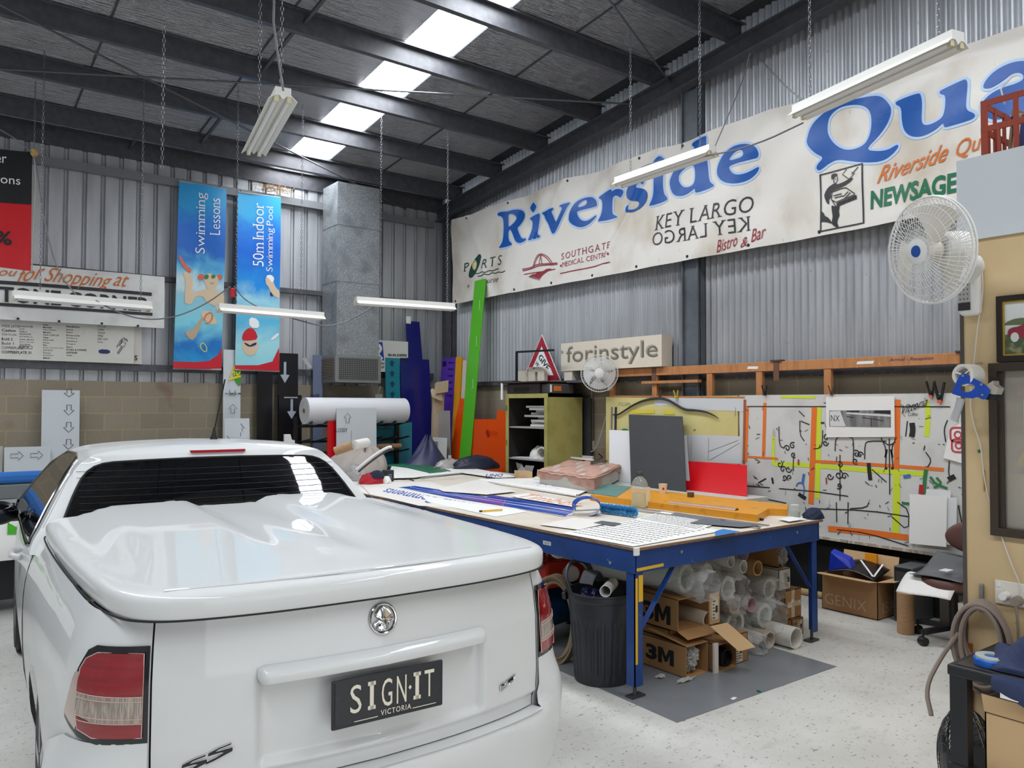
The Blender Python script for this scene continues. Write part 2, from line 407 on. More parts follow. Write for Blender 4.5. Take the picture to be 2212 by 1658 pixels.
# ================================================================ the white utility vehicle
paint = mat('white_car_paint', '#d0d2d2', .45, coat=.55, spec=.25)
gloss_black = mat('gloss_black_trim', '#0c0c0e', .12, coat=.5)
tint = mat('dark_tinted_glass', '#06070a', .03, spec=.8)
chrome = mat('chrome', '#d9dbdd', .08, 1)
rubber = mat('tyre_rubber', '#1b1b1c', .7)
gapm = mat('panel_gap_shadow', '#17181a', .8)
CA = -math.radians(3.3)
ute = thing('utility_car', 'white two-door utility car with hard tray lid, tail end nearest', 'car', (1.2336, 2.2928, 0), None, CA)
OUT = [(0, .02), (.25, .03), (.45, .058), (.60, .092), (.69, .125), (.77, .165), (.83, .215), (.87, .28), (.895, .36), (.912, .55), (.925, .85), (.934, 1.25), (.936, 1.7), (.936, 2.3),
       (.935, 2.9), (.93, 3.4), (.92, 3.9), (.90, 4.35), (.85, 4.7), (.72, 4.92), (.45, 5.02), (0, 5.05)]
def dense(p, n=3):
    q = [V((a, b, 0)) for a, b in p]
    for _ in range(n): q = chaikin(q)
    return q
OD = dense(OUT); OA = [0]
for i in range(1, len(OD)): OA.append(OA[-1] + (OD[i] - OD[i - 1]).length)
def outline(a):
    """point and outward normal at arc length a from the middle of the tail; negative a = left side"""
    s = -1 if a < 0 else 1; a = min(abs(a), OA[-1] - 1e-4)
    import bisect
    i = max(1, min(len(OA) - 1, bisect.bisect_left(OA, a))); t = (a - OA[i - 1]) / (OA[i] - OA[i - 1])
    p = OD[i - 1].lerp(OD[i], t); d = (OD[min(i + 2, len(OD) - 1)] - OD[max(i - 3, 0)]).normalized()
    return V((p.x * s, p.y, 0)), V((d.y * s, -d.x, 0))
def lerp_tab(tab, z):
    if z <= tab[0][0]: return tab[0][1]
    for (a, b), (c, d) in zip(tab, tab[1:]):
        if z <= c: return b + (d - b) * (z - a) / (c - a)
    return tab[-1][1]
INS = [(.22, .07), (.32, .035), (.45, .012), (.58, .002), (.72, 0), (.82, .004), (.90, .014), (.96, .03), (1.02, .05), (1.085, .085), (1.2, .14)]
INT = [(.22, .07), (.45, .03), (.595, .022), (.612, .004), (.70, 0), (.9, .004), (1.0, .016), (1.085, .035), (1.2, .08)]
def sst(a, b, x):
    t = max(0, min(1, (x - a) / (b - a))); return t * t * (3 - 2 * t)
def bodyp(a, z, off=0, tail=True):
    p, n = outline(a); w = sst(.66, .95, abs(a)); ins = lerp_tab(INT, z) * (1 - w) + lerp_tab(INS, z) * w
    if tail: ins += .03 * sst(.41, .385, abs(p.x)) * sst(.60, .64, z) * sst(.895, .875, z) * (1 if p.y < 1 else 0)
    q = p - n * (ins - off); q.z = z; return q
def ztop(a):
    c = outline(a)[0].y; return lerp_tab([(0, 1.085), (1.85, 1.085), (2.1, 1.05), (3.4, .985), (4.1, .97), (4.6, .86), (5.0, .72)], c)
def zbot(a):
    c = outline(a)[0].y; z = .24
    for w in (1.13, 4.14):
        d = abs(c - w)
        if d < .40 and abs(a) > 1.0: z = max(z, .33 + math.sqrt(max(0, .40 ** 2 - d * d)) * .96)
    return z
def shell(a0, a1, f0, f1, n, m, off=0, tail=False):
    return B().grid(lambda u, v: bodyp(a0 + (a1 - a0) * u, f0(a0 + (a1 - a0) * u) + (f1(a0 + (a1 - a0) * u) - f0(a0 + (a1 - a0) * u)) * v, off, tail), n, m)
AM = OA[-1]
for s in (-1, 1):
    pass
shell(-AM, -.7025, zbot, ztop, 240, 22).obj('body_side', paint, ute, True, local=True, angle=60)
shell(.7025, AM, zbot, ztop, 240, 22).obj('body_side', paint, ute, True, local=True, angle=60)
gate = shell(-.697, .697, lambda a: .555, lambda a: 1.083, 130, 90, 0, True).obj('tailgate', paint, ute, True, local=True, angle=70)
B().grid(lambda u, v: bodyp(-.72 + 1.44 * u, .5 + .59 * v, -.012), 20, 8).obj('gap_backing', gapm, ute, local=True)
# bumper: low bar across, rising in the corners under the lamps
def patch(poly, off, step=.03, f=bodyp, **k):
    b = B(); b.fill([poly], lambda u, v: V((u, v, 0)))
    xs_ = [p[0] for p in poly]; ys_ = [p[1] for p in poly]
    i = math.ceil(min(xs_) / step)
    b.cut(0, [j * step for j in range(i, int(max(xs_) / step) + 1)]); b.cut(1, [j * step for j in range(math.ceil(min(ys_) / step), int(max(ys_) / step) + 1)])
    bmesh.ops.triangulate(b.bm, faces=b.bm.faces[:]) if k.get('tri') else None
    return b.warp(lambda c: f(c.x, c.y, off(c.x, c.y) if callable(off) else off))
def bump_off(a, z):
    return .006 + .055 * sst(.575, .53, z) * sst(.80, .66, abs(a)) + .045 * sst(.735, .56, z) * sst(1.32, 1.05, abs(a)) * sst(.66, .80, abs(a))
bumper = patch([(-1.32, .25), (1.32, .25), (1.32, .60), (1.0, .735), (.705, .735), (.705, .55), (.45, .545), (-.45, .545), (-.705, .55), (-.705, .735), (-1.0, .735), (-1.32, .60)], bump_off, .04).obj('rear_bumper', paint, ute, True, local=True, angle=50)
B().grid(lambda u, v: bodyp(-.705 + 1.41 * u, .548 + .004 * v, bump_off(-.705 + 1.41 * u, .54) * (1 - v) - .03 * v), 40, 3).obj('bumper_top', paint, bumper, True, local=True)
for s in (-1, 1): B().cyl(bodyp(s * 1.0, .63, .002), bodyp(s * 1.0, .63, .022), .012, n=16).obj('parking_sensor', mat('sensor_white', '#d5d6d6', .3), bumper, local=True)
# tail lamps
tlm = mat('tail_lamp_red', '#8e0d17', .12, coat=1, spot=(30, '#7a0a13', .4, .7, (.2, .2, 3)))
tlc = mat('tail_lamp_clear', '#8d8076', .15, .3, coat=1, spot=(90, '#b9ada1', .42, .62, (3, 3, .15)))
tla = mat('tail_lamp_edge', '#b9a79c', .2, .1, coat=1)
for s in (-1, 1):
    def pt(poly, o): return patch([(s * a, z) for a, z in poly], o, .03)
    lamp = pt([(.705, 1.008), (.89, 1.002), (.93, .985), (.955, .94), (1.005, .80), (1.0, .785), (.92, .745), (.85, .732), (.705, .735)], .006).obj('tail_lamp', gloss_black, ute, True, local=True, angle=60)
    pt([(.945, .925), (.965, .92), (.995, .80), (.93, .765), (.915, .80), (.925, .87)], .009).obj('lamp_edge', tla, lamp, True, local=True)
    pt([(.72, .988), (.875, .985), (.92, .965), (.938, .935), (.935, .872), (.86, .868), (.72, .868)], .011).obj('red_lens', tlm, lamp, True, local=True)
    pt([(.72, .868), (.86, .868), (.935, .872), (.93, .81), (.86, .795), (.72, .793)], .012).obj('clear_lens', tlc, lamp, True, local=True)
    pt([(.72, .792), (.86, .794), (.925, .805), (.915, .77), (.86, .752), (.72, .752)], .011).obj('red_lens', tlm, lamp, True, local=True)
    b = B()
    for lp in ([(.72, .988), (.875, .985), (.92, .965), (.938, .935), (.925, .805), (.915, .77), (.86, .752), (.72, .752)],): b.tube([bodyp(s * a, z, .012) for a, z in lp], .0016, 6, True)
    for z in (.868, .793, .855, .806): b.tube([bodyp(s * (.72 + .21 * i / 8), z + .004 * (i / 8) ** 2, .013) for i in range(9)], .0014, 6)
    b.obj('lens_rim', mat('lens_rim', '#d9b9b2', .2, .3), lamp, True, local=True)
# tailgate garnish, plate, emblems
b = B(); pr = [(.0, -.026), (.010, -.030), (.030, -.022), (.036, .0), (.030, .016), (.0, .026)]
def gar(u, v):
    a = -.405 + .81 * u; e = min(1, math.sqrt(max(0, 1 - max(0, (abs(a) - .375) / .0301) ** 2))); i = min(len(pr) - 1, int(round(v * (len(pr) - 1)))); o, h = pr[i]
    return bodyp(a, .893 + h * (e * .75 + .25) + (.012 * (1 - e) if h > 0 else 0), o * e + .002, False)
b.grid(gar, 70, len(pr) - 1).obj('garnish_bar', paint, gate, True, local=True, angle=50)
plate = B().box((-.192, -.014, .699), (.200, -.001, .852)).obj('number_plate', mat('plate_frame_black', '#1d1e24', .35), ute, bevel=.006, local=True)
B().box((-.183, -.0165, .712), (.191, -.0145, .847)).obj('plate_face', mat('plate_black', '#24252b', .3, spot=(18, '#34353c', .6, .75, U1)), plate, bevel=.001, local=True)
plw = mat('plate_lettering', '#dcd6c4', .5)
b = B(); lx = [-.134, -.074, -.027, .026, .087, .127]; ww = [.038, .026, .037, .035, .026, .036]
for ch, x, w in zip('SIGNIT', lx, ww):
    h = .088; z = .742
    if ch == 'I':
        for q in ((0, 0, w, .012), (0, h - .012, w, .012), (w / 2 - .0065, 0, .013, h)): b.box((x + q[0], -.0185, z + q[1]), (x + q[0] + q[2], -.0168, z + q[1] + q[3]))
    else: b.text(ch, (x, -.0185, z), (w, 0, 0), (0, 0, h), bold=.0)
b.face([(.074, -.0185, .794), (.080, -.0185, .786), (.074, -.0185, .778), (.068, -.0185, .786)])
b.text('VICTORIA', (-.030, -.0185, .7155), (.108, 0, 0), (0, 0, .0175), bold=.01, space=1.2)
b.box((-.12, -.0185, .7145), (-.04, -.017, .7165)); b.box((.084, -.0185, .7145), (.17, -.017, .7165))
b.obj('plate_lettering', plw, plate, local=True)
def tg(x, z, o=.004): return bodyp(x, z, o, False)
em = B(); em.tube([tg(.0462 * math.cos(t * PI / 18), 1.009 + .0462 * math.sin(t * PI / 18), .006) for t in range(36)], .0045, 8, True)
def relief(b, poly, o, r=.003, sm=1):
    """a raised shape on the tailgate"""
    q = smooth2(poly, sm); b.fill([q], lambda u, v: tg(u, v, o)); b.tube([tg(u, v, o - r * .4) for u, v in q], r, 6, True); return b
def ec(x, y): return (-.0475 + .095 * (x - 310) / 905, 1.0565 - .095 * (y - 370) / 1030)
relief(em, [ec(*p) for p in ((500, 745), (580, 600), (690, 510), (760, 480), (840, 540), (900, 570), (960, 650), (1050, 770), (1000, 830), (900, 880), (800, 900), (700, 900), (640, 830))], .010, .004)
relief(em, [ec(*p) for p in ((430, 1050), (480, 970), (640, 920), (720, 980), (820, 1080), (830, 1250), (760, 1300), (790, 1150), (700, 1040), (600, 1000), (480, 1090))], .009, .003)
relief(em, [ec(*p) for p in ((870, 900), (960, 890), (1130, 900), (1120, 980), (1040, 960), (940, 1020), (910, 1080), (880, 1270), (830, 1280), (850, 1100))], .009, .003)
relief(em, [ec(*p) for p in ((540, 1180), (640, 1090), (740, 1100), (780, 1230), (690, 1270), (600, 1240))], .008, .003)
relief(em, [ec(*p) for p in ((690, 540), (760, 500), (790, 640), (800, 800), (740, 900), (700, 880), (740, 760), (720, 640))], .013, .003)
em.obj('round_emblem', chrome, gate, True, local=True)
# the two S letters low on the left, the V emblem on the right
blk = mat('badge_black', '#1a1a1c', .25)
def ss(x, y): return (-.617 + (x - 200) / 1560 * .143, .703 - (y - 330) / 480 * .047 + (x - 200) / 1560 * (.0))
def sk(p): return (p[0], p[1] - (p[0] + .617) * (-.11) - .008)
SS = [(245, 770), (265, 690), (580, 600), (960, 545), (940, 580), (560, 640), (450, 700), (980, 690), (1000, 720), (985, 790), (740, 860), (400, 960), (180, 1000), (200, 940), (500, 870), (740, 770), (640, 745)]
for dx, dy in ((0, 0), (775, -165)):
    b = B(); q = [sk(ss(x + dx, y + dy)) for x, y in SS]
    o = B().fill([grow(q, .0022)], lambda u, v: tg(u, v, .0035)).obj('letter_s_badge', chrome, gate, local=True)
    B().fill([q], lambda u, v: tg(u, v, .005)).obj('badge_inlay', blk, o, local=True)
def vv(x, y): return (.4805 + (x - 570) / 1000 * .082, .712 - (y - 640) / 620 * .045)
o = B(); relief(o, [vv(*p) for p in ((585, 960), (800, 890), (880, 1010), (1000, 820), (1060, 830), (1560, 650), (1380, 970), (910, 1150), (640, 1250), (590, 1240))], .005, .0015, 0)
o = o.obj('v_badge', chrome, gate, True, local=True)
B().fill([[vv(*p) for p in ((1090, 860), (1450, 740), (1360, 880), (1050, 970))]], lambda u, v: tg(u, v, .0075)).obj('badge_inlay', blk, o, local=True)
B().fill([[vv(*p) for p in ((640, 970), (800, 930), (815, 985), (700, 1020))]], lambda u, v: tg(u, v, .0075)).obj('badge_inlay', blk, o, local=True)
# hard tray lid
LO = dense([(0, 0), (.30, .008), (.48, .03), (.62, .062), (.70, .105), (.76, .18), (.80, .36), (.83, .75), (.85, 1.25), (.862, 1.8), (.85, 2.02), (.72, 2.06), (.4, 2.08), (0, 2.09)], 2)
LP = [(-p.x, p.y) for p in LO[::-1]] + [(p.x, p.y) for p in LO[1:-1]]
def lid_top(x, c):
    z = 1.176 - .010 * (x / .8) ** 2 - .004 * abs(x) * (1 - c / 2)
    f = sst(.25, 1.95, c); ax = abs(x)
    h = sst(.15, .235, ax) * sst(.74, .56, ax)
    return z + .034 * f * h + .006 * sst(.1, .03, ax) * sst(.2, .5, c) * sst(1.9, 1.2, c)
from mathutils.geometry import delaunay_2d_cdt
def lid_mesh():
    b = B(); cen = V((0, 1.0)); rings = []
    def ringat(k, z): return [b.bm.verts.new((x, c, z(x, c) if callable(z) else z)) for x, c in inset(k)]
    def inset(k):
        return grow(LP, -k) if k < .06 else [(x * (1 - (k / .8)), 1.02 + (c - 1.02) * (1 - k / 1.0)) for x, c in grow(LP, -.03)]
    R = [ringat(.004, 1.088), ringat(0, 1.10), ringat(0, 1.135)]
    for a_, d in ((.004, .018), (.012, .010), (.024, .004), (.04, .0)): R.append(ringat(a_, lambda x, c, d=d: 1.176 - .010 * (x / .8) ** 2 - d - .004))
    for a, c in zip(R, R[1:]): b.bridge(a, c)
    outer = [(v.co.x, v.co.y) for v in R[-1]]
    pts = [V(p) for p in outer]; ne = len(pts); import itertools
    def inside(x, c):
        r = False; j = ne - 1
        for i in range(ne):
            if (outer[i][1] > c) != (outer[j][1] > c) and x < (outer[j][0] - outer[i][0]) * (c - outer[i][1]) / (outer[j][1] - outer[i][1]) + outer[i][0]: r = not r
            j = i
        return r
    gp = [V((-.84 + .03 * i, .03 + .03 * j)) for i in range(57) for j in range(69)]
    gp = [p for p in gp if inside(p.x, p.y) and min((p - q).length for q in pts) > .02]
    vs, _, fs, _, _, _ = delaunay_2d_cdt(pts + gp, [(i, (i + 1) % ne) for i in range(ne)], [], 1, 1e-5)
    m = []
    for i, p in enumerate(vs):
        if i < ne: m.append(R[-1][i])
        else: m.append(b.bm.verts.new((p.x, p.y, lid_top(p.x, p.y))))
    for f in fs: b.bm.faces.new([m[i] for i in f])
    return b
lid = lid_mesh().obj('tray_lid', paint, ute, True, local=True, angle=75)
b = B()
for k in (0,): b.tube([(x, c, lid_top(x, c) + .0) for x, c in [(-.655 + .131 * i, .036 + .085 * (abs(-.655 + .131 * i) / .655) ** 2.2) for i in range(11)]], .004, 6)
b.obj('lid_edge_crease', paint, lid, True, local=True)
b = B().tube([(x * 1.004, c if c > .3 else c + .006, 1.085) for x, c in LP if c < 2.0], .0035, 6).obj('lid_gap_line', gapm, lid, local=True)  # dark tube painting the shade in the gap below the lid
# cab
PX = [(.915, 1.0), (.905, 1.05), (.87, 1.10), (.815, 1.20), (.755, 1.30), (.70, 1.375), (.655, 1.418), (.595, 1.446), (.50, 1.462), (.30, 1.476), (0, 1.483)]
PXd = dense(PX, 2)
def crear(x, z):
    h = (z - 1.0) / .45; hw = lerp_tab([(p.y, p.x) for p in PXd], min(z, 1.4829))
    return 1.90 + .44 * min(h, 1) + .085 * (abs(x) / max(hw, .3)) ** 2.4 * (1 - .6 * sst(1.38, 1.45, z)) + .06 * sst(1.44, 1.483, z)
def cfront(z): return 4.18 - .83 * sst(.98, 1.46, z) - .10 * sst(1.40, 1.483, z)
def cabp(k, u, s):
    p = PXd[k]; c0 = crear(p.x, p.y); c1 = cfront(p.y); return V((p.x * s, c0 + (c1 - c0) * u, p.y + .012 * math.sin(PI * min(1, u * 1.3)) * (p.y > 1.43)))
nk = len(PXd) - 1
b = B()
sec = [(k, 1) for k in range(nk + 1)] + [(k, -1) for k in range(nk - 1, -1, -1)]
b.grid(lambda u, v: cabp(*[(sec[int(round(v * (len(sec) - 1)))])[0], u, (sec[int(round(v * (len(sec) - 1)))])[1]]), 30, len(sec) - 1)
b.grid(lambda u, v: (lambda p: V((p.x * (2 * u - 1), crear(p.x * (2 * u - 1), p.y), p.y)))(PXd[int(round(v * nk))]), 40, nk)
bmesh.ops.remove_doubles(b.bm, verts=b.bm.verts[:], dist=.002)
cab = b.obj('cab', paint, ute, True, local=True, angle=48)
def rearp(x, z, o=0): return V((x, crear(x, z) - o, z + o * .5))
rw = dense([(-.79, 1.09), (-.76, 1.16), (-.715, 1.26), (-.665, 1.345), (-.60, 1.388), (-.5, 1.402), (0, 1.412), (.5, 1.402), (.60, 1.388), (.665, 1.345), (.715, 1.26), (.76, 1.16), (.79, 1.09)], 1)
rp = [(p.x, p.y) for p in rw]
patch(rp, .004, .05, rearp).obj('rear_window', tint, ute, True, local=True, angle=80)
b = B().tube([rearp(x, z, .004) for x, z in rp], .006, 6).obj('window_seal', gapm, ute, local=True)
patch([(-.135, 1.432), (.165, 1.432), (.17, 1.446), (-.14, 1.446)], .012, .05, rearp).obj('high_brake_lamp', mat('brake_lamp_red', '#8c1420', .2), ute, True, local=True)
hb = B()
for z in (1.175, 1.205, 1.235, 1.265, 1.295, 1.325, 1.355): hb.tube([rearp(-.70 + 1.4 * i / 16, z, .005) for i in range(17)], .0012, 4)
hb.obj('demister_lines', mat('demister', '#1c1710', .5), ute, local=True)
SZ = [(p.y, p.x) for p in PXd]
def sidep(c, z, o=0): return V((-(lerp_tab(SZ, z) + o), c, z))
def sidep2(c, z, o=0): return V((lerp_tab(SZ, z) + o, c, z))
swin = [(2.12, 1.035), (2.30, 1.18), (2.50, 1.34), (2.63, 1.405), (2.9, 1.422), (3.3, 1.415), (3.55, 1.33), (3.95, 1.06), (3.85, 1.015), (3.0, 1.02), (2.4, 1.015), (2.2, 1.015)]
for f in (sidep, sidep2):
    patch(swin, .006, .06, f).obj('side_window', tint, ute, True, local=True, angle=80)
    B().tube([f(c, z, .006) for c, z in swin], .008, 6, True).obj('window_trim', gloss_black, ute, True, local=True)
    B().tube([f(c, z, .003) for c, z in ((2.0, 1.12), (2.08, 1.2), (2.28, 1.33), (2.42, 1.40))], .0015, 5).obj('pillar_crease', mat('grey_seam', '#8b8d8e', .6), ute, local=True)
ws = dense([(.0, 1.455), (.5, 1.44), (.62, 1.40), (.82, 1.06), (.6, 1.03), (0, 1.02)], 1)
def frontp(x, z, o=0): return V((x, cfront(z) - .25 * (abs(x) / .85) ** 2 + o, z))
B().grid(lambda u, v: frontp((2 * u - 1) * lerp_tab(SZ, 1.01 + .45 * v) * .97, 1.01 + .45 * v, .02), 20, 10).obj('windscreen', tint, ute, True, local=True)
B().grid(lambda u, v: V(((2 * u - 1) * (.90 - .28 * v ** 3), 3.75 + 1.24 * v - .12 * (2 * u - 1) ** 2 * v, (1.0 - .25 * v ** 2) - .03 * (2 * u - 1) ** 4)), 16, 16).obj('bonnet', paint, ute, True, local=True)
B().grid(lambda u, v: V(((2 * u - 1) * .78, .5 + 3.5 * v, .30)), 4, 4).obj('underbody', gapm, ute, local=True)
for x, c in ((.22, 3.0),):
    pass
ant = B().lathe([(.028, 0), (.026, .012), (.012, .05), (.006, .09)], (.10, 2.80, 1.476), (.02, -.05, 1), 16).obj('antenna', mat('aerial_black', '#141415', .5), ute, True, local=True)
B().tube([(.103, 2.796, 1.55), (.15, 2.74, 1.87)], .0045, 8).obj('aerial_rod', MATS['aerial_black'], ant, True, local=True)
for s in (-1, 1):
    b = B().ball((s * 1.03, 3.42, 1.04), (.115, .055, .075), 20, 12).obj('wing_mirror', mat('mirror_black', '#101012', .3), ute, True, local=True)
    B().box((s * .90, 3.40, .985), (s * .98, 3.45, 1.01)).obj('mirror_arm', gloss_black, b, local=True, bevel=.008)
    B().ball((s * 1.03, 3.38, 1.04), (.095, .02, .06), 20, 10).obj('mirror_glass', mat('mirror_glass', '#2a2d33', .05, .9), b, True, local=True)
    B().tube([(s * .93, 2.55, .90), (s * .968, 2.58, .905), (s * .968, 2.72, .91), (s * .93, 2.76, .91)], .017, 10, smooth=1).obj('door_handle', paint, ute, True, local=True)
    b = B().tube([bodyp(s * a, z, .001) for a, z in [(2.72, .99 - .06 * i) for i in range(12)]], .0022, 5); b.obj('door_seam', gapm, ute, local=True)
for c in (1.13, 4.14):
    for s in (-1, 1):
        w = B().lathe([(.20, .0), (.31, 0), (.335, .02), (.34, .06), (.34, .18), (.335, .22), (.31, .24), (.2, .24)], (s * .905, c, .34), (-s, 0, 0), 40).obj('wheel', rubber, ute, True, local=True, angle=30)
        rm = B().lathe([(.05, .03), (.06, .0), (.20, .02), (.235, .0), (.235, .04), (.19, .05), (.05, .05)], (s * .90, c, .34), (-s, 0, 0), 40)
        for k in range(5): t = k * 2 * PI / 5; rm.bar((s * .897, c + .05 * math.cos(t), .34 + .05 * math.sin(t)), (s * .897, c + .22 * math.cos(t), .34 + .22 * math.sin(t)), .045, .02, (s, 0, 0))
        rm.obj('alloy_rim', mat('alloy', '#9fa2a6', .25, .9), w, True, local=True)

# ================================================================ the long banner on the right wall
BX = 6.525
def bwave(y, z):
    return 1.6 * (.011 * math.sin(2.1 * y + 1.7 * z) + .010 * math.sin(4.3 * y - 5.2 * z + 1) * sst(3.2, 4.5, z) + .006 * math.sin(9 * y + 6 * z)
            + .012 * math.sin(5.2 * y + 9 * z) * sst(4.0, 4.6, z) - .012 * math.exp(-((y - 8.6 + .9 * (z - 3.3)) / .07) ** 2) - .012 * math.exp(-((y - 6.9 + .8 * (z - 3.3)) / .06) ** 2)
            - .010 * math.exp(-((y - 9.7 - .5 * (z - 4.5)) / .06) ** 2) + .012 * math.exp(-((z - 4.35 - .05 * y) / .05) ** 2) * sst(5.5, 3.5, y))
def bP(o): return lambda y, z: V((BX + bwave(y, z) - o, y, z))
vinyl = mat('banner_vinyl', '#e2ded7', .42, spot=[(1.4, '#c3b7a6', .52, .72, (1, 1, .7)), (6, '#b5a793', .68, .8, (1, 2, 1))])
bt = lambda y: 4.585 - .03 * abs(math.sin(y * 2.1)) 
ban = B().grid(lambda u, v: (lambda y: bP(0)(y, 3.262 + (bt(y) - 3.262) * v))(10.13 - 9.3 * u), 260, 44).solo('long_banner', vinyl, 'long cream vinyl banner with big blue lettering high on the corrugated wall', 'banner', smooth=True, recalc=False)
def drape(b, name, m, o, step=.06, **k):
    for ax in (1, 2):
        lo = min(v.co[ax] for v in b.bm.verts); hi = max(v.co[ax] for v in b.bm.verts)
        b.cut(ax, [step * i for i in range(math.ceil(lo / step), int(hi / step) + 1)])
    b.warp(lambda c: bP(o)(c.y, c.z)); return b.obj(name, m, ban, recalc=False, **k)
def F0(y, z): return V((BX, y, z))
blue = mat('banner_blue', '#0a53a6', .4); pale = mat('banner_pale_blue', '#b4cdee', .4)
